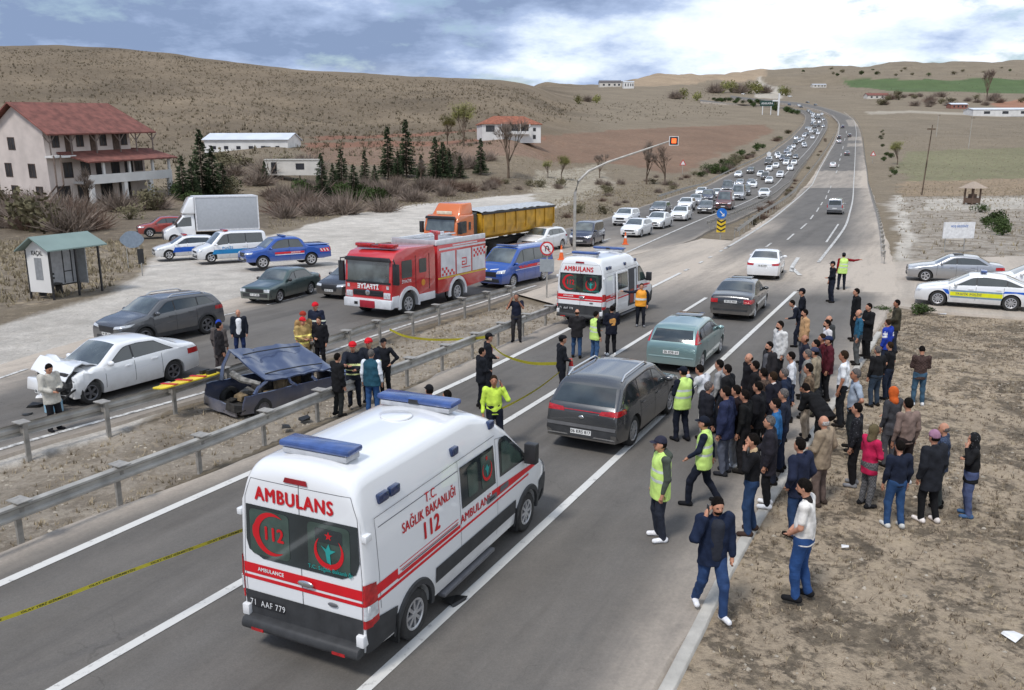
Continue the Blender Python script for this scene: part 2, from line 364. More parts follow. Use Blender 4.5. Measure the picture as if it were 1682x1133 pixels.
def ground_mat():
 m,nt,b=_newmat('earth');N=nt.nodes.new;L=nt.links.new
 b.inputs['Roughness'].default_value=.95;b.inputs['Specular IOR Level'].default_value=.15
 at=N('ShaderNodeAttribute');at.attribute_name='Col';ap=N('ShaderNodeAttribute');ap.attribute_name='Patch'
 tc=N('ShaderNodeTexCoord')
 def nz(s,d,r=.6,dist=0.):
  n=N('ShaderNodeTexNoise');n.inputs['Scale'].default_value=s;n.inputs['Detail'].default_value=d
  n.inputs['Roughness'].default_value=r;n.inputs['Distortion'].default_value=dist;L(tc.outputs['Object'],n.inputs['Vector']);return n.outputs[0]
 def mr(v,a,z,c,d):
  n=N('ShaderNodeMapRange');L(v,n.inputs[0])
  for i,q in enumerate((a,z,c,d)):n.inputs[i+1].default_value=q
  return n.outputs[0]
 def mul(a,c,op='MULTIPLY'):
  n=N('ShaderNodeMath');n.operation=op
  for i,q in enumerate((a,c)):
   if isinstance(q,(int,float)):n.inputs[i].default_value=q
   else:L(q,n.inputs[i])
  return n.outputs[0]
 v=mul(mul(mr(nz(.045,6),.3,.7,.84,1.16),mr(nz(.55,8,.7),.28,.72,.76,1.24)),mr(nz(9,8,.75),.25,.75,.70,1.30))
 hsv=N('ShaderNodeMix');hsv.data_type='RGBA';hsv.blend_type='MULTIPLY';hsv.inputs[0].default_value=1
 L(at.outputs['Color'],hsv.inputs[6]);cb=N('ShaderNodeCombineColor')
 for i in range(3):L(v,cb.inputs[i])
 L(cb.outputs[0],hsv.inputs[7])
 mask=mr(mul(nz(.7,10,.72,.6),mul(mr(nz(7,6,.7),.3,.7,-.10,.10),0.,'ADD'),'ADD'),.47,.56,0,1)
 mask=mul(mask,ap.outputs['Fac'])
 mx=N('ShaderNodeMix');mx.data_type='RGBA';L(mask,mx.inputs[0]);L(hsv.outputs[2],mx.inputs[6])
 gr=N('ShaderNodeMix');gr.data_type='RGBA';L(mr(nz(2.3,8,.8),.4,.62,0,1),gr.inputs[0])
 gr.inputs[6].default_value=(.12,.098,.075,1);gr.inputs[7].default_value=(.24,.195,.14,1);L(gr.outputs[2],mx.inputs[7])
 tf=mul(mr(nz(.9,9,.7,1.2),.56,.66,0,.65),ap.outputs['Fac'])
 mx2=N('ShaderNodeMix');mx2.data_type='RGBA';L(tf,mx2.inputs[0]);L(mx.outputs[2],mx2.inputs[6]);mx2.inputs[7].default_value=(.54,.435,.30,1)
 L(mx2.outputs[2],b.inputs['Base Color'])
 bp=N('ShaderNodeBump');bp.inputs['Strength'].default_value=.8;bp.inputs['Distance'].default_value=.08
 L(mul(nz(5,10,.75),nz(30,4,.7),'ADD'),bp.inputs['Height']);L(bp.outputs[0],b.inputs['Normal'])
 return m
EARTH=ground_mat()
def build_ground():
 az=np.concatenate([np.arange(-180,-50,9.),np.arange(-50,-33,1.),np.arange(-33,33,.17),np.arange(33,50,1.),np.arange(50,180.1,9.)])
 az[-1]=180;az=np.radians(az)
 rr=[.6,2.,4.];r=5.
 while r<5500:rr.append(r);r*=1.011 if 11<r<75 else(1.016 if r<1500 else 1.05)
 rr=np.array(rr);A,R_=np.meshgrid(az,rr,indexing='ij')
 X=R_*np.sin(A);Y=R_*np.cos(A)
 Z=base_z(X,Y)-sink(Y)+relief(X,Y)
 C,P=cover_col(X,Y)
 m=MB();m.grid(np.stack([X,Y,Z],-1))
 o=m.build('ground',EARTH,recalc=False,smooth=0)
 me=o.data;me.shade_smooth()
 me.flip_normals()if me.polygons[5000].normal.z<0 else None
 ca=me.color_attributes.new('Col','FLOAT_COLOR','POINT');q=np.ones((X.size,4));q[:,:3]=C.reshape(-1,3)
 ca.data.foreach_set('color',q.ravel())
 pa=me.attributes.new('Patch','FLOAT','POINT');pa.data.foreach_set('value',P.ravel())
 tag(o,'dry brown earth, gravel and hills around the highway',kind='structure')
build_ground()
def asphalt_mat(name,col,dustc=(.47,.405,.335)):
 m,nt,b=_newmat(name);N=nt.nodes.new;L=nt.links.new
 b.inputs['Roughness'].default_value=.85;b.inputs['Specular IOR Level'].default_value=.3
 ap=N('ShaderNodeAttribute');ap.attribute_name='Dust';tc=N('ShaderNodeTexCoord')
 mp=N('ShaderNodeMapping');mp.inputs['Rotation'].default_value=(0,0,YAW);L(tc.outputs['Object'],mp.inputs[0])
 st=N('ShaderNodeMapping');st.inputs['Scale'].default_value=(1,.09,1);L(mp.outputs[0],st.inputs[0])
 def nz(s,d,r=.6,src=None):
  n=N('ShaderNodeTexNoise');n.inputs['Scale'].default_value=s;n.inputs['Detail'].default_value=d;n.inputs['Roughness'].default_value=r
  L((src or tc).outputs[0 if src else 'Object'],n.inputs['Vector']);return n.outputs[0]
 def mr(v,a,z,c,d):
  n=N('ShaderNodeMapRange');L(v,n.inputs[0])
  for i,q in enumerate((a,z,c,d)):n.inputs[i+1].default_value=q
  return n.outputs[0]
 def op(o_,a,c,d=None):
  n=N('ShaderNodeMath');n.operation=o_
  for i,q in enumerate((a,c,d)):
   if q is None:continue
   if isinstance(q,(int,float)):n.inputs[i].default_value=q
   else:L(q,n.inputs[i])
  return n.outputs[0]
 v=op('MULTIPLY',op('MULTIPLY',mr(nz(.35,5),.3,.7,.82,1.18),mr(nz(1.1,5,.6,st),.3,.7,.80,1.20)),mr(nz(45,3,.8),.25,.75,.72,1.28))
 cb=N('ShaderNodeCombineColor')
 for i in range(3):L(op('MULTIPLY',v,col[i]),cb.inputs[i])
 oil=mr(nz(.9,7,.65,st),.57,.68,0,.55)
 m0=N('ShaderNodeMix');m0.data_type='RGBA';L(oil,m0.inputs[0]);L(cb.outputs[0],m0.inputs[6]);m0.inputs[7].default_value=(.045,.043,.042,1)
 vo=N('ShaderNodeTexVoronoi');vo.feature='DISTANCE_TO_EDGE';vo.inputs['Scale'].default_value=.22
 wv=N('ShaderNodeMix');wv.data_type='VECTOR';wv.inputs[0].default_value=.22;nn=N('ShaderNodeTexNoise');nn.inputs['Scale'].default_value=1.1;nn.inputs['Detail'].default_value=6;L(tc.outputs['Object'],nn.inputs[0]);L(tc.outputs['Object'],wv.inputs[4]);vs_=N('ShaderNodeVectorMath');vs_.operation='SCALE';vs_.inputs['Scale'].default_value=8.;L(nn.outputs['Color'],vs_.inputs[0]);L(vs_.outputs[0],wv.inputs[5]);L(wv.outputs[1],vo.inputs['Vector'])
 ck=op('MULTIPLY',mr(vo.outputs['Distance'],.0012,.0042,.6,0),mr(nz(.12,3),.46,.56,0,1));mk=N('ShaderNodeMix');mk.data_type='RGBA';L(ck,mk.inputs[0]);L(m0.outputs[2],mk.inputs[6]);mk.inputs[7].default_value=(.035,.034,.033,1);m0=mk
 d=op('ADD',ap.outputs['Fac'],op('MULTIPLY',op('SUBTRACT',nz(.8,9,.68,st),.5),op('MULTIPLY',ap.outputs['Fac'],2.2)))
 d=op('ADD',d,op('MULTIPLY',op('SUBTRACT',nz(2.5,6,.7),.5),op('MULTIPLY',ap.outputs['Fac'],.9)))
 dn=N('ShaderNodeMath');dn.operation='MINIMUM';dn.use_clamp=True;L(d,dn.inputs[0]);dn.inputs[1].default_value=.97
 dcol=N('ShaderNodeMix');dcol.data_type='RGBA';L(mr(nz(14,5,.7),.3,.7,0,1),dcol.inputs[0])
 dcol.inputs[6].default_value=(*[q*.85 for q in dustc],1);dcol.inputs[7].default_value=(*[q*1.12 for q in dustc],1)
 m1=N('ShaderNodeMix');m1.data_type='RGBA';L(dn.outputs[0],m1.inputs[0]);L(m0.outputs[2],m1.inputs[6]);L(dcol.outputs[2],m1.inputs[7])
 L(m1.outputs[2],b.inputs['Base Color'])
 bp=N('ShaderNodeBump');bp.inputs['Strength'].default_value=.35;bp.inputs['Distance'].default_value=.01
 L(nz(90,3,.8),bp.inputs['Height']);L(bp.outputs[0],b.inputs['Normal'])
 return m
ASPH=asphalt_mat('asphalt',(.092,.088,.083));ASPHP=asphalt_mat('side_road',(.19,.175,.155))
def rz(x,y):return base_z(x,y)+.004+.0004*np.maximum(y,0)
def topix(x,y,z):
 d=y*math.cos(TH)-(z-CAM_H)*math.sin(TH);u=y*math.sin(TH)+(z-CAM_H)*math.cos(TH)
 return 841+FPX*x/d,566.5-FPX*u/d
def gauss(px,py,cx,cy,sx,sy):return np.exp(-((px-cx)/sx)**2-((py-cy)/sy)**2)
def ribbon(name,Lp,Rp,back,dustf,mt,label,na=26,per=.55,off=0.):
 Lw=GP(Lp);Rw=GP(Rp)
 if back:Lw=[Lw[0]-RD*back]+Lw;Rw=[Rw[0]-RD*back]+Rw
 n=0;rowsL=[];rowsR=[]
 cr=hermite
 for i in range(len(Lw)-1):
  seg=(Lw[i+1]-Lw[i]).length;y=Lw[i].y;k=max(2,int(seg/max(per,y*.012)))
  for j in range(k+(i==len(Lw)-2)):
   t=j/k;rowsL.append(cr(Lw,i,t));rowsR.append(cr(Rw,i,t))
 A=np.array([list(p)[:2]for p in rowsL]);B=np.array([list(p)[:2]for p in rowsR])
 w=np.linalg.norm(B-A,axis=1)[:,None]
 t=np.linspace(0,1,na)[None,:];e=np.ones((1,na));
 P=A[:,None,:]*(1-t[...,None])+B[:,None,:]*t[...,None]
 d=(B-A)/w
 for col in(0,na-1):P[:,col]+=d*(fbm(P[:,col,0],P[:,col,1],1.4,4,5+col)[:,None]*np.clip(.5+0*w,0,.5))
 X,Y=P[...,0],P[...,1];Z=rz(X,Y)+off
 D=d*np.maximum(.12,.0012*np.abs(Y[:,:1]));dz=(.05+.0028*np.maximum(Y[:,:1],0))
 XX=np.hstack([X[:,:1]-D[:,:1],X,X[:,-1:]+D[:,:1]]);YY=np.hstack([Y[:,:1]-D[:,1:],Y,Y[:,-1:]+D[:,1:]])
 ZZ=np.hstack([Z[:,:1]-dz,Z,Z[:,-1:]-dz])
 X,Y,t=XX,YY,np.hstack([t[:,:1],t,t[:,-1:]])
 m=MB();m.grid(np.stack([XX,YY,ZZ],-1));o=m.build(name,mt,recalc=False,smooth=0)
 if o.data.polygons[0].normal.z<0:o.data.flip_normals()
 px,py=topix(X,np.maximum(Y,3),base_z(X,Y))
 dust=np.clip(dustf(px,py,t+0*X,w*t,w*(1-t),X,Y),0,1)
 at=o.data.attributes.new('Dust','FLOAT','POINT');at.data.foreach_set('value',dust.ravel().astype(np.float32))
 return tag(o,label,kind='structure')
RCL=[(-420,1085),(0,905),(395,757),(735,607),(905,533),(1010,488),(1130,432),(1200,397),(1258,360),(1296,334),(1320,308),(1340,282),(1356,256),(1371,228),(1376,213),(1376,200),(1366,190),(1340,180),(1300,172),(1200,161)]
RCR=[(1083,1133),(1218,880),(1328,712),(1405,600),(1445,530),(1470,488),(1468,440),(1458,400),(1446,365),(1438,335),(1430,310),(1424,285),(1419,258),(1416,232),(1413,216),(1407,203),(1396,192),(1365,180),(1320,170),(1200,157)]
def dust_rc(px,py,t,dl,dr,X,Y):
 near=py>400
 d=.10+0*px
 d=d+.55*np.exp(-(dl/.75)**2)
 d=d+np.where(py>480,.62*np.exp(-(dr/.85)**2),0)
 d=d+np.where(py<=480,.8*np.clip(1-dr/3.4,0,1),0)*np.clip((py-225)/60,.35,1)
 j=np.clip(1-np.abs(py-445)/42,0,1)**.7*(.78+.2*np.clip((px-1280)/160,0,1))
 j=np.maximum(j,.95*gauss(px,py,1060,436,150,40));d=d+j
 d=d+.5*gauss(px,py,1240,372,60,12)*(dl<2.5)
 d=d+.42*((py>281)&(py<309))+.35*(((py>225)&(py<231))|((py>236)&(py<241))|((py>197)&(py<208)))*(t>.5)
 return d
ribbon('carriageway',RCL,RCR,60,dust_rc,ASPH,'near dark asphalt carriageway with three white lines')
LCL=[(-420,745),(0,600),(200,540),(330,505),(560,450),(700,425),(800,405),(900,383),(1000,357),(1040,344),(1080,331),(1120,318),(1163,304),(1200,285),(1245,264),(1282,240),(1310,216),(1322,198),(1320,188),(1300,180),(1240,172),(1150,167)]
LCR=[(-420,880),(0,749),(254,676),(400,633),(634,551),(800,500),(900,467),(1000,430),(1130,397),(1165,379),(1208,362),(1240,347),(1272,328),(1289,312),(1306,288),(1330,257),(1350,226),(1359,206),(1356,194),(1340,185),(1260,174),(1150,164)]
def dust_lc(px,py,t,dl,dr,X,Y):
 w=np.clip((py-380)/40,0,1)
 d=.12+w*1.0*np.clip(1-dl/4.2,0,1)**.8+.35*np.exp(-(dr/.6)**2)
 d=d+(1-w)*.5*np.exp(-(dl/.8)**2)
 d=d+.9*gauss(px,py,980,430,130,34)*(t>.3)
 return d
ribbon('far_carriageway',LCL,LCR,60,dust_lc,ASPH,'far asphalt carriageway carrying the queue of cars')
JL=[(852,484),(930,458),(1000,431),(1080,410),(1130,398),(1154,392)]
JR=[(955,512),(1000,494),(1060,465),(1130,434),(1170,414),(1206,396)]
ribbon('junction',JL,JR,0,lambda px,py,t,dl,dr,X,Y:.78+.2*gauss(px,py,1150,405,60,14)-.25*gauss(px,py,1040,415,60,12),ASPHP,'dusty asphalt of the junction between the carriageways',na=14,per=.6,off=-.006)
SL=[(1462,431),(1560,425),(1700,420),(2300,425)];SR=[(1466,500),(1520,508),(1700,525),(2300,585)]
ribbon('side_road',SL,SR,0,lambda px,py,t,dl,dr,X,Y:.80+0*px,ASPHP,'pale dusty side road joining from the right',na=14,per=.7,off=-.008)
def line_mat(name,wear):
 m,nt,b=_newmat(name);N=nt.nodes.new;L=nt.links.new
 b.inputs['Roughness'].default_value=.8
 tc=N('ShaderNodeTexCoord');n=N('ShaderNodeTexNoise');n.inputs['Scale'].default_value=5;n.inputs['Detail'].default_value=9;n.inputs['Roughness'].default_value=.75
 L(tc.outputs['Object'],n.inputs[0]);r=N('ShaderNodeValToRGB');L(n.outputs[0],r.inputs[0])
 r.color_ramp.elements[0].position=wear;r.color_ramp.elements[0].color=(.22,.21,.20,1)
 r.color_ramp.elements[1].position=wear+.14;r.color_ramp.elements[1].color=(.60,.59,.56,1)
 L(r.outputs[0],b.inputs['Base Color']);return m
LINE=line_mat('road_paint',.30);LINEW=line_mat('worn_road_paint',.40)
def stripe(P,w,mt=LINE,off=.006,name='lane_line',label=None,mb=None):
 A=np.array([list(p)[:2]for p in P]);T=np.gradient(A,axis=0);T/=np.linalg.norm(T,axis=1)[:,None]
 Nn=np.stack([T[:,1],-T[:,0]],1);q=[]
 for s in(-.5,.5):
  p=A+Nn*w*s;q.append(np.stack([p[:,0],p[:,1],rz(p[:,0],p[:,1])+off+.0004*p[:,1]],1))
 m=mb or MB();m.grid(np.stack(q,1),flip=True)
 if mb is None:return tag(m.build(name,mt,recalc=False,smooth=0),label,kind='structure')
LLp=[(-420,1147),(0,960),(395,785),(730,640),(920,548),(1000,508),(1060,478),(1145,435),(1205,401),(1262,365),(1300,335),(1345,281),(1359,256),(1373,232),(1378,215),(1377,202),(1367,191)]
LRp=[(600,1133),(840,912),(1080,690),(1307,480)]
LRf=[(1344,432),(1359,413),(1388,373),(1396,349),(1402,304),(1404,270),(1405,240),(1406,214),(1401,197),(1386,185)]
LMp=[(90,1133),(395,958),(820,700),(1160,490)]
def sl(pts,back=0,step=1.):
 P=GP(pts)
 if back:P=[P[0]-RD*back]+P
 return smoothline(P,step=step)
LLs=sl(LLp,40)
stripe(LLs[LLs[:,1]<48],.20,name='edge_line',label='solid white line along the left edge of the near carriageway')
m_=MB()
for i in range(0,60,2):
 a=LLs[(LLs[:,1]>=48+i*1.6)&(LLs[:,1]<49.8+i*1.6)]
 if len(a)>1 and a[0][1]<62:stripe(a,.18,mb=m_)
a=LLs[LLs[:,1]>=60];stripe(a,.22,mb=m_)
tag(m_.build('edge_line',LINEW,recalc=False,smooth=0),kind='structure')
stripe(sl(LRp,40),.17,name='lane_line');stripe(sl(LRf),.20,mt=LINEW,name='lane_line')
stripe(sl(LMp,40),.17,name='lane_line')
m_=MB()
for a,b_ in[((1258,407),(1267,400)),((1293,395),(1304,385)),((1315,377),(1325,368)),((1331,361),(1336,354)),((1341,349),(1345,342)),((1348,338),(1351,333)),((1356,328),(1358,322)),((1360,318),(1362,313)),((1364,310),(1365,306)),((1373,285),(1375,281)),((1377,275),(1378,271)),((1379,265),(1380,261)),((1381,257),(1382,253)),((1384,246),(1385,241)),((1387,232),(1388,228)),((1390,220),(1390,216)),((1357,399),(1377,369))]:
 stripe(smoothline([G(*a),G(*b_)],n=3),.16 if a[1]>300 else .25,mb=m_)
tag(m_.build('lane_dashes',LINEW,recalc=False,smooth=0),kind='structure')
stripe(sl([(1300,447),(1301,440),(1307,430),(1311,424)],step=.4),.25,LINEW,name='painted_arrow')
stripe(sl([(1301,441),(1306,446),(1314,453)],step=.4),.25,LINEW,name='painted_arrow')
LCi=sl([(-420,868),(0,739),(350,641),(480,600),(634,546),(800,495),(880,470)],0)
stripe(LCi,.16,LINEW,name='edge_line',label='worn white line beside the left guardrail')
stripe(sl([(1024,418),(1100,384),(1165,356),(1206,341),(1240,326),(1272,306),(1290,287),(1307,269),(1330,244),(1345,222),(1352,205),(1350,194)]),.2,LINEW,name='edge_line')
LCo=sl([(-420,757),(0,622),(134,577),(380,516),(470,494),(560,470)],0)
m_=MB()
for i in range(0,len(LCo)-3,5):stripe(LCo[i:i+4],.14,mb=m_)
LCm=sl([(690,480),(820,447),(949,413),(1005,392),(1060,379),(1118,358),(1180,330),(1230,305),(1262,282),(1304,251),(1325,229),(1338,210),(1338,197)])
for i in range(0,len(LCm)-4,9):stripe(LCm[i:i+4],.17 if LCm[i][1]<150 else .28,mb=m_)
tag(m_.build('lane_dashes',LINEW,recalc=False,smooth=0),kind='structure')
m_=MB()
for a,b_ in[((1186,440),(1330,441)),((1010,455),(1290,460))]:
 pass
KERB=mat('kerb_concrete',(.42,.40,.36),.9,var=.18,vscale=3,bump=.3)
P=sl([(1083,1133),(1218,880),(1328,712),(1405,600),(1440,545)],40,.6)
m_=MB();T=np.gradient(P[:,:2],axis=0);T/=np.linalg.norm(T,axis=1)[:,None];Nn=np.stack([T[:,1],-T[:,0]],1)
rows=[]
for dx,dz in((-.02,-.05),(-.01,.015),(0.01,.025),(.15,.025),(.165,.015),(.18,-.08)):
 w_=fbm(P[:,0]*1.,P[:,1],1.5,3,40)*.05
 rows.append(np.stack([P[:,0]+Nn[:,0]*(dx+w_),P[:,1]+Nn[:,1]*(dx+w_),np.full(len(P),dz)-np.clip(fbm(P[:,0],P[:,1],3,3,44)*.14,0,.05)],1))
m_.grid(np.stack(rows,1),flip=True);o=m_.build('kerb',KERB,smooth=50);tag(o,'low pale concrete kerb between asphalt and dry verge',kind='structure')
STEEL=mat('galvanised_steel',(.40,.385,.355),.55,.35,var=.22,vscale=2.5,bump=.1,bscale=30)
STEELD=mat('weathered_steel',(.30,.285,.26),.65,.25,var=.3,vscale=4)
BEAM=[(0,.0),(.055,.035),(.055,.075),(.005,.115),(.005,.185),(.055,.225),(.055,.265),(0,.30)]
def guardrail(pts,side,label,spacing=3.0,h0=.50,gap=None,lod=False,zoff=0.,back=False):
 """side: +1 beam on the right of the posts, -1 on the left"""
 P=smoothline(pts,step=1.0 if not lod else 5.0)
 T=np.gradient(P[:,:2],axis=0);T/=np.linalg.norm(T,axis=1)[:,None];Nn=np.stack([T[:,1],-T[:,0]],1)*side
 root=thing('guardrail',label,'guardrail',tuple(P[0]),group='crash barriers')
 O=np.array(list(P[0]))
 def zb(i):return rz(P[i,0],P[i,1])-.02
 Zb=rz(P[:,0],P[:,1])-.02+zoff
 prof=BEAM if not lod else[(.05,0),(.05,.32)]
 rows=[]
 for dn,dz in prof:
  rows.append(np.stack([P[:,0]+Nn[:,0]*(.16+dn),P[:,1]+Nn[:,1]*(.16+dn),Zb+h0+dz],1))
 for dn,dz in prof[::-1]:
  rows.append(np.stack([P[:,0]+Nn[:,0]*(.150+dn),P[:,1]+Nn[:,1]*(.150+dn),Zb+h0+dz+(.004 if dz>.2 else-.004)],1))
 m=MB();m.grid(np.stack(rows,1)-O,closed=True);m.build('rail_beam',STEEL,root,smooth=30)
 s=np.r_[0,np.cumsum(np.linalg.norm(np.diff(P[:,:2],axis=0),axis=1))]
 pm=MB();pm.box(-.05,.05,-.03,.03,-.45,h0+.34);pm.box(-.04,.04,.0,.17,h0+.08,h0+.22)
 pm.box(-.13,.13,-.05,.30,h0+.315,h0+.335)
 first=None;k=0;n=int(s[-1]/spacing)
 for k in range(n+1):
  d=k*spacing+.1;x,y=np.interp(d,s,P[:,0]),np.interp(d,s,P[:,1]);i=min(int(np.searchsorted(s,d)),len(T)-1)
  if k>=95:break
  ang=math.atan2(T[i][1],T[i][0])
  z=float(rz(x,y))+zoff-.02
  if first is None:
   first=pm.build('post',STEELD,root,smooth=0)
   if side>0:first.data.transform(Matrix.Scale(-1,4,(0,1,0)));first.data.flip_normals()
   o=first
  else:o=first.copy();COL.objects.link(o);o.parent=root
  o.location=Vector((x,y,z))-Vector(O);o.rotation_euler=(0,0,ang)
 return root
_b1=GP(R1B);_b0=GP(R0B)
guardrail([_b1[0]-RD*8]+_b1,+1,'steel guardrail nearest the ambulance, along the near side of the median',1.95)
guardrail([_b0[0]-RD*8]+_b0,-1,'steel guardrail on the far side of the median behind the wreck',1.9,h0=.46)
guardrail(GP([(1206,391),(1243,362),(1275,341),(1302,320),(1316,302),(1330,284),(1350,257),(1366,231),(1374,212),(1373,196),(1360,186)]),+1,'curving guardrail on the right edge of the planted median beyond the junction',4,lod=True)
guardrail(GP([(1165,378),(1208,360),(1240,345),(1272,326),(1290,310),(1308,288),(1332,257),(1352,226),(1361,206),(1358,194),(1345,185)]),-1,'dark posted guardrail on the left edge of the planted median',2.2,lod=True)
guardrail(GP([(1452,434),(1450,405),(1444,368),(1436,340),(1429,315),(1425,290),(1421,262),(1418,236),(1415,216),(1409,203),(1398,191)]),-1,'long guardrail on the right shoulder climbing the hill',4,lod=True)
guardrail(GP([(1080,329),(1120,316),(1163,302),(1200,283),(1245,262),(1282,238),(1310,214),(1322,197)]),+1,'guardrail left of the queued cars by the roadside scrub',4,lod=True)
GLASS=mat('window_glass',(.022,.03,.032),.06,0,.8,var=.3,vscale=2,spec=.8)
GLASSL=mat('windscreen_glass',(.075,.09,.09),.08,0,.9,var=.5,vscale=1.6,spec=.9)
TRIM=mat('black_trim',(.022,.022,.024),.45,var=.2)
PLAST=mat('grey_plastic',(.035,.036,.038),.65,var=.2)
RUB=mat('tyre_rubber',(.028,.027,.026),.85,var=.3,vscale=9)
DARK=mat('dark_underbody',(.012,.012,.012),.9)
ALLOY=mat('alloy_rim',(.55,.55,.56),.35,.7,var=.15)
ALLOYD=mat('dark_alloy_rim',(.14,.14,.15),.35,.6,var=.15)
CHROME=mat('chrome',(.7,.7,.7),.2,.95,var=.05)
LAMPC=mat('clear_lamp',(.62,.64,.66),.12,.2,.9,var=.25,vscale=12)
LAMPR=mat('red_lamp',(.42,.012,.015),.15,0,.9,var=.3,vscale=14)
LAMPO=mat('orange_lamp',(.7,.20,.02),.2,0,.8)
PLATE=mat('plate_white',(.72,.72,.70),.5)
PLTXT=mat('plate_ink',(.03,.03,.03),.6)
WHITE=paint('white',(.80,.81,.82));BLUEL=mat('blue_lamp',(.045,.09,.26),.25,0,.6,var=.25,vscale=5)
REDL=mat('red_livery',sgb(206,26,36),.4,var=.06);REDTX=mat('red_lettering',sgb(196,24,34),.45,var=.05)
class Car:
 """a vehicle body given by its side silhouette, plan taper and side section"""
 def __init__(s,L,W,sil,belt,wheels,R,tumble=.36,topr=.09,nose=(.9,.14),tail=(.8,.10),sill=.22,crown=.035,belt_in=.965,vsec=None,arch=.055,ground=None):
  s.L,s.W,s.wheels,s.R,s.topr=L,W,wheels,R,topr
  s.nose,s.tail,s.sill,s.crown,s.tumble,s.belt_in,s.vsec,s.arch=nose,tail,sill,crown,tumble,belt_in,vsec,arch
  P=[np.array(p,float)for p in sil]
  for _ in range(2):
   Q=[P[0]]
   for a,b in zip(P[:-1],P[1:]):
    l=np.linalg.norm(b-a);k=min(.25,.07/max(l,1e-6));Q+=[a+(b-a)*k,b-(b-a)*k]
   P=Q+[P[-1]]
  s.sil=np.array(P)
  s.bx=[b[0]for b in belt][::-1];s.bz=[b[1]for b in belt][::-1]
  s.xf=s.sil[0][0];s.xr=s.sil[-1][0]
 def T(s,x):return np.interp(-np.asarray(x,float),-s.sil[:,0],s.sil[:,1])
 def belt(s,x):return np.interp(x,s.bx,s.bz)
 def hw(s,x,z):
  """half width at station x and height z (without the rounding under the top)"""
  x=np.asarray(x,float);z=np.asarray(z,float)
  df=np.clip((s.xf-x)/s.nose[0],0,1);dr=np.clip((x-s.xr)/s.tail[0],0,1)
  plan=1-s.nose[1]*(1-df)**2.6-s.tail[1]*(1-dr)**2.6
  zb=s.belt(x);W2=s.W/2
  if s.vsec:sec=np.interp(z,[q[0]for q in s.vsec],[q[1]for q in s.vsec])*W2
  else:
   lo=np.interp(z,[.15,.32,.5,.68,.80],[.93,.975,1.,1.,.99])
   k=np.clip((z-.80)/np.maximum(zb-.80,.02),0,1)
   lo=np.where(z>.80,.99+(s.belt_in-.99)*k,lo)
   sec=np.where(z>zb,s.belt_in*W2-.012-np.maximum(z-zb,0)*s.tumble,lo*W2)
  return sec*plan
 def side(s,x,z):
  r=s.topr;t=s.T(x);w=s.hw(x,z);k=np.clip((z-(t-r))/r,0,1)
  return w-r*1.0*(1-np.sqrt(np.maximum(1-k*k,0)))
 def bottom(s,x):
  b=np.interp(x,[s.xr,s.xr+.6,s.xf-.6,s.xf],[s.sill+.06,s.sill,s.sill,s.sill+.02])+0*np.asarray(x,float)
  for wx in s.wheels:
   ra=s.R+s.arch;d=ra*ra-(x-wx)**2;b=np.where(d>0,np.maximum(b,s.R+np.sqrt(np.maximum(d,0))),b)
  return b
 def stations(s):
  xs=set(np.round(s.sil[:,0],4))
  for wx in s.wheels:
   ra=s.R+s.arch
   for a in np.linspace(0,PI,15):xs.add(round(wx+ra*math.cos(a),4))
   xs.add(round(wx+ra+.002,4));xs.add(round(wx-ra-.002,4))
  xs|=set(np.round(np.arange(s.xr,s.xf,.11),3));xs=np.array(sorted(xs)[::-1])
  keep=[xs[0]]
  for x in xs[1:]:
   if keep[-1]-x>.0015:keep.append(x)
  return np.array(keep)
 def shell(s,cut=None,warp=None,mi=0,step=1):
  xs=s.stations()[::step];rows=[]
  for x in xs:
   t=float(s.T(x));b=float(s.bottom(x));zb=float(s.belt(x))
   if cut is not None:t=min(t,cut(x))
   b=min(b,t-.02);r=min(s.topr,(t-b)*.45)
   zc=t-r;zm=min(zb,zc);zm=max(zm,b)
   zz=list(np.interp(np.linspace(0,1,7),[0,1],[b,zm]))+list(np.linspace(zm,max(zc,zm),5)[1:])
   pts=[(0,b),(float(s.hw(x,b))*.6,b)]+[(float(s.hw(x,z)),z)for z in zz]
   w0=float(s.hw(x,zc));wt=float(s.hw(x,t));
   for a in(22,45,67,90):
    a=math.radians(a);z=zc+r*math.sin(a);w=w0+(wt-w0)*math.sin(a)-r*(1-math.cos(a));pts.append((w,z))
   we=pts[-1][0]
   for k in(.72,.4,.0):pts.append((we*k,t+s.crown*(1-k*k)*min(1,we/.5)))
   q=[(x,-w,z)for w,z in pts]+[(x,w,z)for w,z in pts[1:-1][::-1]]
   rows.append(q)
  P=np.array(rows)
  if warp is not None:P=warp(P)
  m=MB();m.grid(P,mi,closed=True);n=P.shape[1]
  m.f.append(tuple(range(n)));m.mi.append(mi);m.f.append(tuple((len(P)-1)*n+k for k in range(n))[::-1]);m.mi.append(mi)
  return m
 def S(s,x,z,sd,off):return(x,sd*(float(s.side(x,z))+off),z)
 def top(s,x,y,off):
  t=float(s.T(x));e=.02;dz=(float(s.T(x-e))-float(s.T(x+e)))/(2*e)
  we=float(s.hw(x,t))-s.topr;k=min(1,abs(y)/max(we,.05));z=t+s.crown*(1-k*k)*min(1,we/.5)
  n=math.hypot(1,dz);return(x+off*dz/n,y,z+off/n)
 def end(s,y,z,front,off):
  """point of the front or rear face"""
  X=np.linspace(s.xf,s.xf-1.3,150)if front else np.linspace(s.xr,s.xr+1.6,190);ay=abs(y)
  ym=float(np.max(s.side(X[:70],np.minimum(z,s.T(X[:70])))*(s.T(X[:70])>z)))
  if ay>ym-.006 and ym>.2:ay=ym-.006;y=math.copysign(ay,y)
  def ins(c):
   t=s.T(c);we=np.maximum(s.hw(c,t)-s.topr,.02);k=np.minimum(1,ay/we);zt=t+s.crown*(1-k*k)*np.minimum(1,we/.5)
   return(zt>z)&(s.side(c,np.minimum(z,t))>=ay)
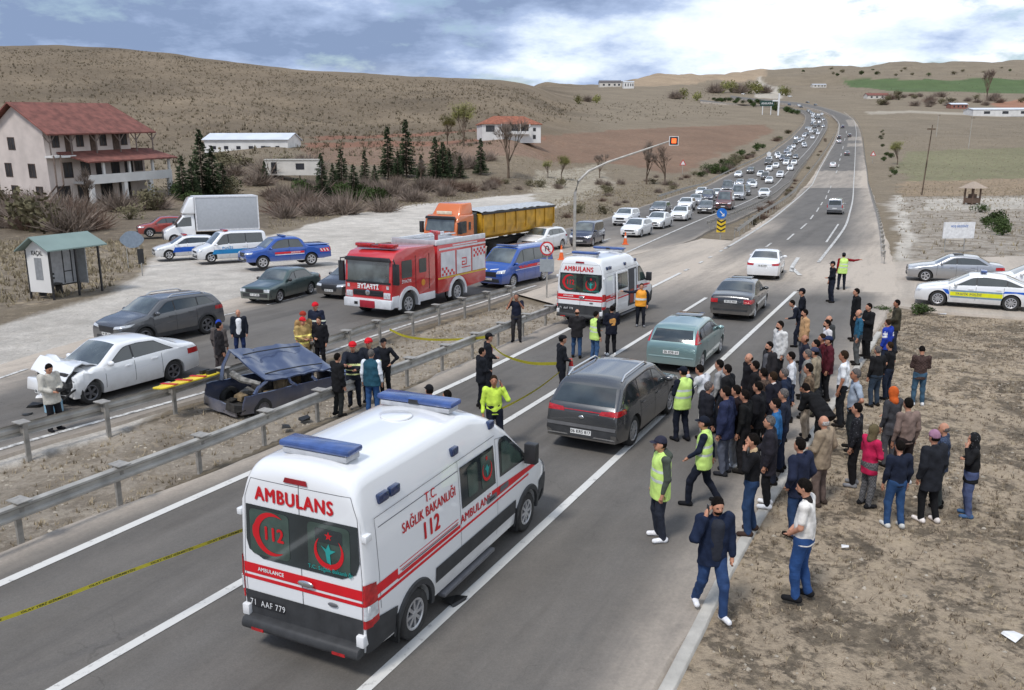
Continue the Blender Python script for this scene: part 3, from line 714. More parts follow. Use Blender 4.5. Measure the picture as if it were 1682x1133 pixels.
  ok=ins(X);i=int(np.argmax(ok))if ok.any()else 0;x=X[i]
  if i>0:
   a,b=X[i-1],X[i]
   for _ in range(8):
    c=(a+b)/2
    if ins(c):b=c
    else:a=c
   x=b
  if ay>.72*s.W/2:y=y+math.copysign(off*.9,y)
  return(x+(off if front else-off),y,z)
 def patch(s,m,kind,q,nu=6,nv=4,off=.004,sd=1,mi=0,thick=0.):
  """bilinear patch of corners q (4 points of (x,z), (y,z) or (x,y)) laid on the body"""
  P=[]
  for i in range(nu+1):
   row=[]
   for j in range(nv+1):
    u,v=i/nu,j/nv
    a=(q[0][0]*(1-u)+q[1][0]*u)*(1-v)+(q[3][0]*(1-u)+q[2][0]*u)*v
    b=(q[0][1]*(1-u)+q[1][1]*u)*(1-v)+(q[3][1]*(1-u)+q[2][1]*u)*v
    row.append(s.pt(kind,a,b,off,sd))
   P.append(row)
  m.grid(P,mi)
  return m
 def pt(s,kind,a,b,off,sd=1):
  if kind=='side':return s.S(a,b,sd,off)
  if kind=='front':return s.end(a,b,True,off)
  if kind=='rear':return s.end(a,b,False,off)
  return s.top(a,b,off)
 def poly(s,m,kind,pts,off=.004,sd=1,mi=0,cell=.08):
  """arbitrary outline laid on the body, filled by fine cells"""
  bm=bmesh.new();f=bm.faces.new([bm.verts.new((p[0],p[1],0))for p in pts])
  bmesh.ops.triangulate(bm,faces=bm.faces[:])
  for ax in(0,1):
   lo=min(p[ax]for p in pts);hi=max(p[ax]for p in pts)
   for k in range(1,int((hi-lo)/cell)+1):
    no=(1,0,0)if ax==0 else(0,1,0);c=lo+k*cell
    bmesh.ops.bisect_plane(bm,geom=bm.verts[:]+bm.edges[:]+bm.faces[:],plane_co=(c,0,0)if ax==0 else(0,c,0),plane_no=no)
  bm.verts.index_update()
  m.add([s.pt(kind,v.co.x,v.co.y,off,sd)for v in bm.verts],[tuple(v.index for v in f.verts)for f in bm.faces],mi);bm.free()
  return m
 def cres(s,m,kind,cx,cy,R,rot=0.,gap=52,off=.02,sd=1,mir=1):
  P=crescent(cx,cy,R,rot,gap,n=30);I=[P[0]]+P[30:][::-1]+[P[29]]
  m.grid([[s.pt(kind,mir*a[0],a[1],off,sd),s.pt(kind,mir*b[0],b[1],off,sd)]for a,b in zip(P[:30],I)])
 def text(s,m,kind,txt,c,size,off=.006,sd=1,mi=0,bold=.0,sx=1.,slope=0.,flip=False,sp=1.06):
  v,f=text_pts(txt,size,0,sx,sp=sp)
  hor={('side',1):-1,('side',-1):1,('rear',1):-1,('front',1):1}[(kind,sd)]
  if flip:hor=-hor
  for k,(dx,dy)in enumerate([(0,0)]if bold<.0015 else[(-bold,0),(bold,0),(0,-bold*.7),(0,bold*.7)]):
   m.add([s.pt(kind,c[0]+hor*(x+dx),c[1]+y+dy+slope*hor*x,off+k*.0006,sd)for x,y in v],f,mi)
  return m
def wheel(root,x,y,R,w,rim=ALLOY,spokes=5,rr=.66,lod=False,steer=0.):
 sd=1 if y>0 else-1
 t=MB();h=w/2
 t.lathe([(R*rr,-h*.9),(R*.9,-h),(R*.985,-h*.8),(R,-h*.4),(R,h*.4),(R*.985,h*.8),(R*.9,h),(R*rr,h*.9)],(0,0,0),'y',14 if lod else 26)
 root_w=t.build('wheel',RUB,root,smooth=50,recalc=False)
 root_w.location=(x,y,R);root_w.rotation_euler=(0,0,steer)
 if lod:
  r=MB();r.lathe([(.001,sd*h*.72),(R*rr,sd*h*.80)],(0,0,0),'y',14);r.build('rim',rim,root_w,smooth=0);return root_w
 r=MB();r.lathe([(.001,sd*h*.35),(R*rr*.9,sd*h*.35),(R*rr*.97,sd*h*.35)],(0,0,0),'y',24,1)
 r.lathe([(R*rr*.86,sd*h*.86),(R*rr*.93,sd*h*.98),(R*rr*1.03,sd*h*.93),(R*rr*1.0,sd*h*.4),(R*rr*.86,sd*h*.4),(R*rr*.86,sd*h*.86)],(0,0,0),'y',26)
 r.lathe([(.001,sd*h*.92),(R*.11,sd*h*.9),(R*.15,sd*h*.75),(R*.15,sd*h*.4)],(0,0,0),'y',14)
 for k in range(spokes):
  a=2*PI*k/spokes;c,s_=math.cos(a),math.sin(a);wd=R*(.115 if spokes<=6 else .075)
  q=[]
  for(rad,ww)in((R*.10,wd*.8),(R*rr*.9,wd)):
   for d in(-ww,ww):
    for hh in(h*.5,h*.86 if rad>R*.2 else h*.88):q.append((c*rad-s_*d,sd*hh,s_*rad+c*d))
  r.add(q,[(0,2,3,1),(4,5,7,6),(0,1,5,4),(2,6,7,3),(1,3,7,5),(0,4,6,2)])
 r.build('rim',[rim,DARK],root_w,smooth=40)
 return root_w
def rbox(name,m,c,sz,parent,bevel=.02,R=None):
 b=MB();b.box(c[0]-sz[0]/2,c[0]+sz[0]/2,c[1]-sz[1]/2,c[1]+sz[1]/2,c[2]-sz[2]/2,c[2]+sz[2]/2,R=R)
 return b.build(name,m,parent,bevel=bevel,smooth=50)
def car(name,S,body,cfg,lod=0):
 """cfg keys: ws=(x base, x top), rw=(x top, x base, 'top'|'rear', z0, z1), dlo=(x rear bottom, x rear top), pillars=[x], glass names ..."""
 root=thing(name);W2=S.W/2
 b=S.shell()
 pr=S.patch
 b.box(S.xr+.35,S.xf-.35,-(W2-.30),W2-.30,S.sill-.04,S.R*2+.02,1)
 if not lod:
  for x in cfg.get('seams',[]):
   for sd in(1,-1):pr(b,'side',[(x-.006,.36),(x+.006,.36),(x+.006,float(S.belt(x))-.01),(x-.006,float(S.belt(x))-.01)],1,7,.0022,sd,1)
  for x in cfg.get('handles',[]):
   for sd in(1,-1):
    z=float(S.belt(x))-.11;y=float(S.side(x,z));b.box(x-.10,x+.10,sd*y-.02,sd*(y+.028)+.0*sd,z-.018,z+.018,2)
  if 'hood' in cfg:
   x0,x1=cfg['hood']
   for sd in(1,-1):
    y0=float(S.hw(x0,.8))-.17;y1=float(S.hw(x1,.8))-.15
    pr(b,'top',[(x0,sd*y0),(x1,sd*y1),(x1,sd*(y1+.012)),(x0,sd*(y0+.012))],8,1,.003,1,1)
 if cfg.get('cladding'):
  for sd in(1,-1):
   for wx in S.wheels:
    ra=S.R+S.arch;n=18;P=[]
    for k in range(n+1):
     a=math.radians(-12)+(PI+math.radians(24))*k/n;row=[]
     for rr_ in(ra-.01,ra+.065):
      x,z=wx+rr_*math.cos(a),max(S.sill,S.R+rr_*math.sin(a));row.append(S.S(x,z,sd,.012))
     P.append(row)
    b.grid(P,3)
   lo=S.sill;pr(b,'side',[(S.wheels[1]+S.R+.1,lo),(S.wheels[0]-S.R-.1,lo),(S.wheels[0]-S.R-.1,lo+.15),(S.wheels[1]+S.R+.1,lo+.15)],8,2,.01,sd,3)
 b.build('body',[body,DARK,cfg.get('handle_mat',body),PLAST],root,weld=True,smooth=38)
 xb,xt=cfg['ws']
 def topglass(nm,xa,xc,gm,marg=.05,n=8):
  m=MB();P=[]
  for i in range(n+1):
   x=xa+(xc-xa)*i/n;t=float(S.T(x));w=float(S.hw(x,t))-marg-S.topr*.55
   P.append([S.top(x,w*(j/6*2-1),.005)for j in range(7)])
  m.grid(P);return m.build(nm,gm,root,recalc=True,smooth=60)
 topglass('windscreen',xb,xt,cfg.get('wsmat',GLASSL))
 rw=cfg.get('rw')
 if rw:
  if rw[2]=='top':topglass('rear_window',rw[0],rw[1],GLASS)
  else:
   m=MB();z0,z1=rw[3],rw[4];w0=rw[5];w1=rw[6]
   pr(m,'rear',[(-w0,z0),(w0,z0),(w1,z1),(-w1,z1)],8,5,.006);m.build('rear_window',GLASS,root,smooth=60)
 xrb,xrt=cfg['dlo'];top_in=cfg.get('top_in',.10);bot_in=cfg.get('bot_in',.03)
 xf_=xb-.02
 for sd in(1,-1):
  X=np.linspace(xrb,xf_,34);t=MB();P=[]
  def lim(x):
   z0=float(S.belt(x))+bot_in
   z1=float(S.T(x+(.13 if x>xt-.5 else 0)))-top_in if x>xt-.6 else float(S.T(x))-top_in
   if x<max(xrb,xrt):
    k=(x-xrb)/(xrt-xrb)if abs(xrt-xrb)>1e-6 else 1;z1=min(z1,z0+max(0,k)*(float(S.T(xrt))-top_in-z0))if xrt>xrb else z1
   return z0,max(z0,z1)
  for x in X:
   z0,z1=lim(x);P.append([S.S(x,z0+(z1-z0)*j/4,sd,.004)for j in range(5)])
  t.grid(P)
  tr=t.build('window_trim',TRIM,root,smooth=60)
  edges=[xrb]+sorted(cfg.get('pillars',[]))+[xf_-.10]
  for i in range(len(edges)-1):
   a,c=edges[i]+.028,edges[i+1]-.028
   if i==0:a=edges[0]+.05
   P=[]
   for x in np.linspace(a,c,10):
    z0,z1=lim(x);z0+=.015;z1=max(z0+.001,z1-.018);P.append([S.S(x,z0+(z1-z0)*j/4,sd,.0075)for j in range(5)])
   g=MB();g.grid(P);g.build('side_window',cfg.get('sidemat',GLASS),root,smooth=60)
 for sd in(1,-1):
  for nm,kind,q,gm in[('headlight','front',cfg['hl'],LAMPC),('taillight','rear',cfg['tl'],LAMPR)]:
   m=MB();pr(m,kind,[(p[0]*sd,p[1])for p in q],16,4,.009);m.build(nm,gm,root,smooth=60)
 if cfg.get('grille'):
  m=MB();pr(m,'front',cfg['grille'],8,3,.007);m.build('grille',TRIM,root,smooth=60)
 if cfg.get('intake'):
  m=MB();pr(m,'front',cfg['intake'],8,2,.007);m.build('air_intake',PLAST,root,smooth=60)
 if cfg.get('rbump'):
  m=MB();pr(m,'rear',cfg['rbump'],10,3,.010);m.build('rear_bumper',cfg.get('rbmat',PLAST),root,smooth=60)
 if cfg.get('fbump'):
  m=MB();pr(m,'front',cfg['fbump'],10,3,.014);m.build('front_bumper',cfg.get('rbmat',PLAST),root,smooth=60)
 for kind,c in(('rear',cfg['rp']),('front',cfg['fp'])):
  m=MB();pr(m,kind,[(-.25,c-.055),(.25,c-.055),(.25,c+.055),(-.25,c+.055)],3,2,.016)
  p_=m.build('number_plate',PLATE,root,smooth=60)
  if not lod and cfg.get('plate'):
   m=MB();S.text(m,kind,cfg['plate'],(0,c-.0),.105,.020,bold=.002,sx=.9);m.build('plate_number',PLTXT,p_,smooth=0)
 xm=xb-.28
 for sd in(1,-1):
  z=float(S.belt(xm))+.07;y=float(S.side(xm,z))+.10
  m=MB();m.ell((xm,sd*y,z+.02),(.07,.115,.075),12,8);m.box(xm-.03,xm+.02,sd*(y-.12),sd*(y-.02),z-.03,z+.01)
  m.build('mirror',cfg.get('mirmat',body),root,smooth=60)
 if cfg.get('rails'):
  for sd in(1,-1):
   x0,x1=cfg['rails'];pts=[]
   for k in range(9):
    x=x0+(x1-x0)*k/8;y=float(S.hw(x,float(S.T(x))))-S.topr*.8;e=.0 if k in(0,8)else .075
    pts.append((x,sd*y,float(S.T(x))+e))
   m=MB();m.tube(pts,.024,8);m.build('roof_rail',cfg.get('railmat',ALLOY),root,smooth=60)
 for wx in S.wheels:
  for sd in(1,-1):wheel(root,wx,sd*(W2-cfg.get('ww',.21)/2-.035),S.R,cfg.get('ww',.21),cfg.get('rim',ALLOY),cfg.get('spokes',5),cfg.get('rr',.66))
 return root
HL_SED=[(.44,.60),(.86,.64),(.88,.74),(.46,.70)]
TL_SED=[(.46,.74),(.90,.74),(.90,.90),(.44,.92)]
def sedan_spec(L=4.5,W=1.78,H=1.47,tr=1.0):
 f,r=L/2,-L/2
 return Car(L,W,[(f,.24),(f,.62),(f-.12,.72),(f-.55,.86),(f-1.18,.96),(f-1.90,H-.03),(f-2.45,H),(r+1.45,H-.04),(r+.72,1.10),(r+.12,1.03),(r+.02,.88),(r,.30)],[(f,.72),(f-1.15,.91),(0,.94),(r+.7,.99),(r,.97)],(f-.86,r+.98),.315)
def hatch_spec(L=4.2,W=1.75,H=1.47):
 f,r=L/2,-L/2
 return Car(L,W,[(f,.24),(f,.60),(f-.10,.72),(f-.45,.85),(f-1.02,.97),(f-1.78,H-.03),(f-2.3,H),(r+.62,H-.06),(r+.42,H-.12),(r+.06,1.0),(r+.02,.75),(r,.30)],[(f,.72),(f-1.0,.91),(0,.95),(r,1.0)],(f-.82,r+.75),.31)
def suv_spec(L=4.45,W=1.83,H=1.62):
 f,r=L/2,-L/2
 return Car(L,W,[(f,.30),(f,.80),(f-.10,.90),(f-.5,1.02),(f-1.08,1.10),(f-1.80,H-.03),(f-2.4,H),(r+.65,H-.05),(r+.40,H-.12),(r+.08,1.10),(r+.02,.85),(r,.38)],[(f,.88),(f-1.1,1.03),(0,1.07),(r,1.14)],(f-.88,r+.86),.355,sill=.27)
def mpv_spec(L=4.35,W=1.80,H=1.82):
 f,r=L/2,-L/2
 return Car(L,W,[(f,.26),(f,.72),(f-.08,.80),(f-.42,.98),(f-.85,1.08),(f-1.55,H-.06),(f-2.1,H),(r+.12,H-.04),(r+.03,H-.14),(r+.0,.9),(r-.001,.30)],[(f,.85),(f-.9,1.02),(0,1.06),(r,1.08)],(f-.80,r+.80),.32,tumble=.22,tail=(.35,.07))
def van_spec(L=5.3,W=1.98,H=2.0):
 f,r=L/2,-L/2
 return Car(L,W,[(f,.28),(f,.82),(f-.06,.92),(f-.45,1.10),(f-.80,1.20),(f-1.65,H-.05),(f-2.1,H),(r+.12,H-.03),(r+.03,H-.12),(r,.9),(r-.001,.32)],[(f,.92),(f-.85,1.10),(0,1.16),(r,1.16)],(f-.95,r+1.0),.345,tumble=.16,tail=(.3,.04),sill=.26)
def sedan_cfg(S,**k):
 f,r=S.xf,S.xr;H=S.T(0)
 c=dict(ws=(f-1.20,f-1.88),rw=(r+1.42,r+.76,'top'),dlo=(r+.92,r+1.50),pillars=[.02],seams=[f-1.32,.02,r+1.38],handles=[.22,r+1.62],hood=(f-.3,f-1.1),hl=HL_SED,tl=TL_SED,grille=[(-.42,.52),(.42,.52),(.44,.66),(-.44,.66)],intake=[(-.55,.30),(.55,.30),(.5,.42),(-.5,.42)],rp=.80,fp=.44,plate='06 KRT 42')
 c.update(k);return c
def hatch_cfg(S,**k):
 f,r=S.xf,S.xr
 c=dict(ws=(f-1.05,f-1.76),rw=(0,0,'rear',1.03,1.33,.66,.56),dlo=(r+.38,r+.78),pillars=[.05],seams=[f-1.2,.05,r+1.15],handles=[.25,r+1.4],hood=(f-.3,f-.95),hl=HL_SED,tl=[(.58,.78),(.85,.78),(.84,1.02),(.66,1.02)],grille=[(-.40,.52),(.40,.52),(.42,.64),(-.42,.64)],intake=[(-.55,.30),(.55,.30),(.5,.42),(-.5,.42)],rp=.62,fp=.42,plate='06 ABR 71')
 c.update(k);return c
def suv_cfg(S,**k):
 f,r=S.xf,S.xr
 c=dict(ws=(f-1.12,f-1.78),rw=(0,0,'rear',1.14,1.44,.68,.60),dlo=(r+.42,r+.80),pillars=[.0,r+1.2],seams=[f-1.25,.0,r+1.3],handles=[.2,r+1.55],hood=(f-.3,f-1.0),cladding=True,hl=[(.42,.76),(.88,.80),(.88,.90),(.46,.86)],tl=[(.48,.90),(.88,.90),(.88,1.04),(.5,1.02)],grille=[(-.38,.62),(.38,.62),(.42,.82),(-.42,.82)],intake=[(-.6,.36),(.6,.36),(.55,.5),(-.55,.5)],rbump=[(-.80,.38),(.80,.38),(.82,.55),(-.82,.55)],rp=.78,fp=.55,rails=(f-2.1,r+.75),ww=.23,plate='06 ERC 50')
 c.update(k);return c
def mpv_cfg(S,**k):
 f,r=S.xf,S.xr
 c=dict(ws=(f-.88,f-1.52),rw=(0,0,'rear',1.10,1.58,.66,.62),dlo=(r+.22,r+.26),pillars=[f-1.95,r+1.35],seams=[f-1.0,f-1.95,r+1.3],handles=[f-1.75,r+1.5],hl=[(.5,.68),(.84,.72),(.84,.90),(.56,.82)],tl=[(.74,.80),(.88,.80),(.86,1.16),(.76,1.16)],grille=[(-.42,.60),(.42,.60),(.45,.72),(-.45,.72)],intake=[(-.6,.30),(.6,.30),(.55,.48),(-.55,.48)],rbump=[(-.80,.32),(.80,.32),(.80,.52),(-.80,.52)],rp=.70,fp=.46,plate='71 BD 118')
 c.update(k);return c
def van_cfg(S,**k):
 f,r=S.xf,S.xr
 c=dict(ws=(f-.84,f-1.62),rw=(0,0,'rear',1.20,1.74,.72,.68),dlo=(r+.20,r+.24),pillars=[f-1.95,f-3.0,r+1.1],seams=[f-1.05,f-1.95,f-3.0],handles=[f-1.8,f-2.15],hl=[(.50,.78),(.90,.82),(.90,.98),(.56,.92)],tl=[(.80,.80),(.94,.80),(.93,1.2),(.82,1.2)],grille=[(-.5,.62),(.5,.62),(.5,.86),(-.5,.86)],intake=[(-.7,.34),(.7,.34),(.66,.52),(-.66,.52)],rp=.72,fp=.50,plate='71 AC 042',ww=.22,spokes=8)
 c.update(k);return c
def place(o,px,py,yaw,anchor=(0,0),dz=0.):
 """put a thing so that its local point `anchor` stands on the ground seen at px,py; yaw clockwise from +Y in degrees"""
 g=G(px,py);a=PI/2-math.radians(yaw);c,s_=math.cos(a),math.sin(a)
 x=g.x-(c*anchor[0]-s_*anchor[1]);y=g.y-(s_*anchor[0]+c*anchor[1])
 o.location=(x,y,float(rz(x,y))+dz);o.rotation_euler=(0,0,a)
 if y>110:
  e=2.0;k=math.atan2(float(rz(x+c*e,y+s_*e))-float(rz(x-c*e,y-s_*e)),2*e);o.rotation_euler=(0,-k,a)
 return o
def wheels_at(o,S,pr,pf,sd,out=None):
 """match the ground contacts of the rear and front wheels of one side (sd +1 left, -1 right)"""
 a,b=G(*pr),G(*pf);d=(b-a).normalized();yaw=math.degrees(math.atan2(d.x,d.y));m=(a+b)/2
 ang=math.atan2(d.y,d.x);mx=(S.wheels[0]+S.wheels[1])/2;my=sd*(S.W/2-.06)
 c,s_=math.cos(ang),math.sin(ang)
 o.location=(m.x-(c*mx-s_*my),m.y-(s_*mx+c*my),float(rz(m.x,m.y)));o.rotation_euler=(0,0,ang)
 return o
def crescent(cx,cy,R,rot=0.,gap=52,k=.32,n=30):
 """thin crescent outline opening towards +x, turned by rot"""
 a0=math.radians(gap);T=np.linspace(a0,2*PI-a0,n)
 th=k*np.maximum(np.cos((T-PI)/(PI-a0)*PI/2),0)**.8
 P=[(R*math.cos(t),R*math.sin(t))for t in T]+[(R*(1-h)*math.cos(t),R*(1-h)*math.sin(t))for t,h in list(zip(T,th))[::-1][1:-1]]
 c,s_=math.cos(rot),math.sin(rot)
 return[(cx+c*x-s_*y,cy+s_*x+c*y)for x,y in P]
def star(cx,cy,R,rot=PI/2,k=.40):return[(cx+(R if i%2==0 else R*k)*math.cos(rot+i*PI/5),cy+(R if i%2==0 else R*k)*math.sin(rot+i*PI/5))for i in range(10)]
def rrect(x0,x1,z0,z1,r,n=4):
 P=[]
 for cx,cz,a in((x1-r,z1-r,0),(x0+r,z1-r,90),(x0+r,z0+r,180),(x1-r,z0+r,270)):
  for k in range(n+1):t=math.radians(a+90*k/n);P.append((cx+r*math.cos(t),cz+r*math.sin(t)))
 return P
TEALG=mat('teal_lettering',(.02,.30,.28),.5);GREENG=mat('tinted_green_glass',(.045,.075,.062),.08,0,.8,var=.35,vscale=3,spec=.8)
GREYL=mat('grey_livery',(.12,.12,.13),.5);WALLW=mat('white_lettering',(.75,.75,.75),.5)
def AMBSPEC():
 return Car(5.9,2.06,[(2.95,.30),(2.95,.80),(2.90,1.0),(2.62,1.18),(2.12,1.36),(1.22,2.12),(.86,2.40),(.42,2.60),(.05,2.68),(-2.70,2.70),(-2.86,2.62),(-2.915,2.45),(-2.945,1.2),(-2.95,.36)],[(2.95,.92),(2.1,1.32),(0,1.40),(-2.95,1.40)],(1.93,-1.82),.355,topr=.17,nose=(.9,.10),tail=(.22,.045),sill=.34,crown=.06,vsec=[(.3,.955),(.55,.985),(.9,1.),(1.35,.99),(1.95,.955),(2.16,.935),(2.22,.90),(2.62,.80)],arch=.07)
def ambulance(name,label,opened=False):
 S=AMBSPEC();root=thing(name,label,'ambulance');pr=S.patch;SD=(1,-1)
 b=S.shell();b.box(-2.5,2.5,-.72,.72,.28,.80,1)
 def seam(kind,pts,sd=1,w=.008,off=.003):
  for(a,c),(d,e)in zip(pts[:-1],pts[1:]):
   l=math.hypot(d-a,e-c);nx,nz=-(e-c)/l*w/2,(d-a)/l*w/2
   S.patch(b,kind,[(a-nx,c-nz),(d-nx,e-nz),(d+nx,e+nz),(a+nx,c+nz)],max(2,int(l/.12)),1,off,sd,2)
 seam('rear',[(-.01,.50),(-.01,2.50)],w=.012)
 seam('rear',[(-.93,.50),(-.95,1.4),(-.90,2.2),(-.80,2.46),(.78,2.46),(.88,2.2),(.93,1.4),(.92,.50)])
 for sd in SD:
  seam('side',[(-2.66,.9),(-2.66,2.12),(.72,2.16)],sd);seam('side',[(-.52,.5),(-.52,2.15)],sd);seam('side',[(.72,.45),(.72,2.10),(1.1,2.04),(1.88,1.42),(1.9,1.1)],sd)
  seam('side',[(-2.6,1.98),(-.52,2.0)],sd,.012,.002)
 b.build('body',[WHITE,DARK,GREYL],root,weld=True,smooth=38)
 w=MB();S.poly(w,'rear',[(-.90,2.10),(.86,2.10),(.88,1.60),(.84,1.46),(.62,1.36),(-.66,1.36),(-.86,1.46),(-.92,1.62)],.010);wp_=w.build('rear_window',GLASS,root,smooth=60)
 for x0,x1 in((.16,.80),(-.78,-.14)):
  m=MB();S.poly(m,'rear',rrect(x0,x1,1.41,2.05,.07),.014);m.build('pane',GREENG,wp_,smooth=60)
 for x0,x1,z0,z1 in((-.68,-.26,1.80,1.99),):
  m=MB();S.poly(m,'rear',rrect(x0,x1,z0,z1,.03),.017);m.build('vent_pane',GLASS,wp_,smooth=0)
 m=MB();S.cres(m,'rear',-.45,1.74,.30,mir=-1)
 m.build('crescent_emblem',REDTX,wp_,smooth=0)
 m=MB();S.text(m,'rear','112',(.40,1.735),.26,.022,bold=.010,sx=.85);m.build('window_number',REDTX,wp_,smooth=0)
 m=MB();S.cres(m,'rear',-.47,1.68,.23,PI/2,40);S.poly(m,'rear',star(-.47,1.90,.065),.020,cell=.3);m.build('crescent_emblem',REDTX,wp_,smooth=0)
 m=MB();S.poly(m,'rear',[(-.47,1.80),(-.43,1.72),(-.35,1.76),(-.42,1.68),(-.44,1.55),(-.50,1.52),(-.49,1.66),(-.58,1.72),(-.50,1.72)],.022,cell=.4);m.build('figure_emblem',TEALG,wp_,smooth=0)
 m=MB();S.text(m,'rear','T.C. Sağlık Bakanlığı',(-.47,1.44),.075,.020,bold=.002);m.build('window_lettering',TEALG,wp_,smooth=0)
 m=MB();S.text(m,'rear','AMBULANS',(.08,2.265),.26,.010,bold=.011,sx=.86,sp=1.14);m.build('rear_lettering',REDTX,root,smooth=0)
 m=MB();pr(m,'rear',[(-.95,1.12),(.95,1.12),(.95,1.26),(-.95,1.26)],14,2,.007);pr(m,'rear',[(-.95,1.035),(.95,1.035),(.95,1.085),(-.95,1.085)],14,1,.007)
 st=m.build('red_stripe',REDL,root,smooth=60)
 m=MB();S.text(m,'rear','AMBULANCE',(.50,1.195),.075,.012,bold=.003,sx=.95);m.build('stripe_lettering',WALLW,st,smooth=0)
 m=MB();pr(m,'rear',[(-.94,.50),(.94,.50),(.94,.86),(-.94,.86)],16,3,.012);m.build('rear_cladding',PLAST,root,smooth=60)
 m=MB();m.prism([(-2.90,.36),(-3.10,.36),(-3.11,.42),(-3.08,.50),(-2.90,.53)],-.95,.95,lambda a,c,d:(a,d,c));m.build('rear_bumper',PLAST,root,bevel=.03)
 for sd in SD:
  m=MB();m.box(-3.115,-3.10,sd*.66-.10,sd*.66+.10,.375,.415);m.build('reflector',LAMPR,root,smooth=0)
  m=MB();m.box(-3.02,-2.90,sd*.93-.06,sd*.93+.055,.50,.66);m.build('corner_marker',mat('marker_white',(.7,.7,.7),.4),root,bevel=.015)
  m=MB();S.patch(m,'side',[(-2.93,.74),(-2.72,.78),(-2.75,1.32),(-2.93,1.34)],6,8,.014,sd,0);pr(m,'rear',[(sd*.945,.74),(sd*1.02,.74),(sd*1.015,1.34),(sd*.955,1.34)],6,8,.014,1,0)
  tl=m.build('taillight',LAMPR,root,smooth=60)
  m=MB();S.patch(m,'side',[(-2.93,.86),(-2.74,.88),(-2.75,1.06),(-2.93,1.05)],6,3,.019,sd,0);pr(m,'rear',[(sd*.95,.86),(sd*1.02,.86),(sd*1.018,1.05),(sd*.955,1.05)],6,3,.019);m.build('clear_lens',LAMPC,tl,smooth=60)
 p=MB();pr(p,'rear',[(.30,.64),(.82,.64),(.82,.76),(.30,.76)],3,2,.024);pl=p.build('number_plate',TRIM,root,smooth=60)
 m=MB();S.text(m,'rear','71 AAF 779' if not opened else '71 AAF 778',(.56,.70),.125,.030,bold=.001,sx=.82,sp=1.15);m.build('plate_number',WALLW,pl,smooth=0)
 m=MB();m.ell((-2.99,-.10,1.18),(.02,.13,.045),14,8);m.build('door_handle',CHROME,root)
 m=MB();m.ell((-2.965,-.50,.97),(.012,.08,.03),14,8);m.build('badge',GREYL,root)
 m=MB();pr(m,'rear',[(-.16,2.50),(.22,2.50),(.20,2.565),(-.14,2.565)],4,2,.02);m.build('brake_light',mat('dark_red_lamp',(.25,.01,.015),.3),root)
 for sd in SD:
  for z in(1.0,1.95):
   m=MB();m.box(-2.93,-2.80,sd*1.0-.03,sd*1.0+.045,z-.045,z+.045);m.build('hinge',WHITE,root,bevel=.012)
 for sd in SD:
  op=opened and sd==-1
  m=MB()
  pr(m,'side',[(-2.93,1.12),(-2.25,1.12),(-2.25,1.26),(-2.93,1.26)],8,2,.006,sd)
  pr(m,'side',[(-2.25,1.10),(-.55,1.11),(-.55,1.165),(-2.25,1.16)],10,1,.006,sd)
  pr(m,'side',[(-2.93,1.025),(1.95,1.06),(1.95,1.095),(-2.93,1.07)],24,1,.006,sd)
  pr(m,'side',[(.50,1.16),(2.05,1.20),(2.55,1.14),(.50,1.30)]if False else[(.52,1.13),(2.35,1.14),(2.50,1.20),(.52,1.29)],12,2,.006,sd)
  for k in(0,1):pr(m,'side',[(-2.2,1.20+k*.05),(-.60,1.215+k*.05),(-.60,1.227+k*.05),(-2.2,1.212+k*.05)],8,1,.006,sd)
  st=m.build('red_stripe',REDL,root,smooth=60)
  m=MB();pr(m,'side',[(-2.15,1.175),(-.62,1.185),(-.62,1.205),(-2.15,1.19)],8,1,.007,sd);m.build('grey_pinstripe',GREYL,st,smooth=60)
  if not op:
   m=MB();S.text(m,'side','AMBULANS',(-.03,1.215),.19,.008,sd,bold=.004,sx=1.0);m.build('side_lettering',REDTX,root,smooth=0)
   m=MB()
   S.text(m,'side','T.C.',(-1.32,1.93),.20,.008,sd,bold=.003,sx=.85);S.text(m,'side','SAĞLIK BAKANLIĞI',(-1.36,1.73),.20,.008,sd,bold=.004,sx=.80);S.text(m,'side','112',(-1.34,1.47),.34,.008,sd,bold=.012,sx=.9)
   m.build('ministry_lettering',REDTX,root,smooth=0)
   m=MB();S.poly(m,'side',[(-.47,1.38),(.66,1.38),(.64,2.03),(-.47,2.03)],.010,sd,cell=.15);sw=m.build('side_window',GLASS,root,smooth=60)
   m=MB();S.poly(m,'side',rrect(-.26,.06,1.48,1.96,.04),.014,sd);S.poly(m,'side',rrect(.18,.58,1.44,1.98,.04),.014,sd);m.build('pane',GREENG,sw,smooth=60)
   m=MB();S.cres(m,'side',.38,1.70,.17,PI/2,40,.018,sd);S.poly(m,'side',star(.38,1.90,.05),.018,sd,cell=.4);m.build('crescent_emblem',REDTX,sw,smooth=0)
   m=MB();S.poly(m,'side',[(.38,1.80),(.42,1.74),(.46,1.76),(.41,1.66),(.38,1.58),(.35,1.70),(.31,1.74)],.018,sd,cell=.4);m.build('figure_emblem',TEALG,sw,smooth=0)
   m=MB();S.poly(m,'side',rrect(.33,.68,1.13,1.23,.03),.012,sd);h_=m.build('door_handle',GREYL,root);
   m=MB();m.box(.42,.60,sd*(float(S.side(.5,1.18))+.01)-.012,sd*(float(S.side(.5,1.18))+.02)+.012,1.165,1.195);m.build('grip',TRIM,h_,bevel=.006)
  m=MB();S.poly(m,'side',[(.83,1.42),(1.80,1.40),(1.86,1.46),(1.72,1.60),(1.16,2.02),(1.08,2.06),(.88,2.06),(.83,2.0)],.010,sd,cell=.12);cw=m.build('side_window',GLASS,root,smooth=60)
  m=MB();S.poly(m,'side',[(.88,1.47),(1.68,1.45),(1.60,1.58),(1.12,1.96),(.91,1.98)],.014,sd,cell=.12);m.build('pane',GREENG,cw,smooth=60)
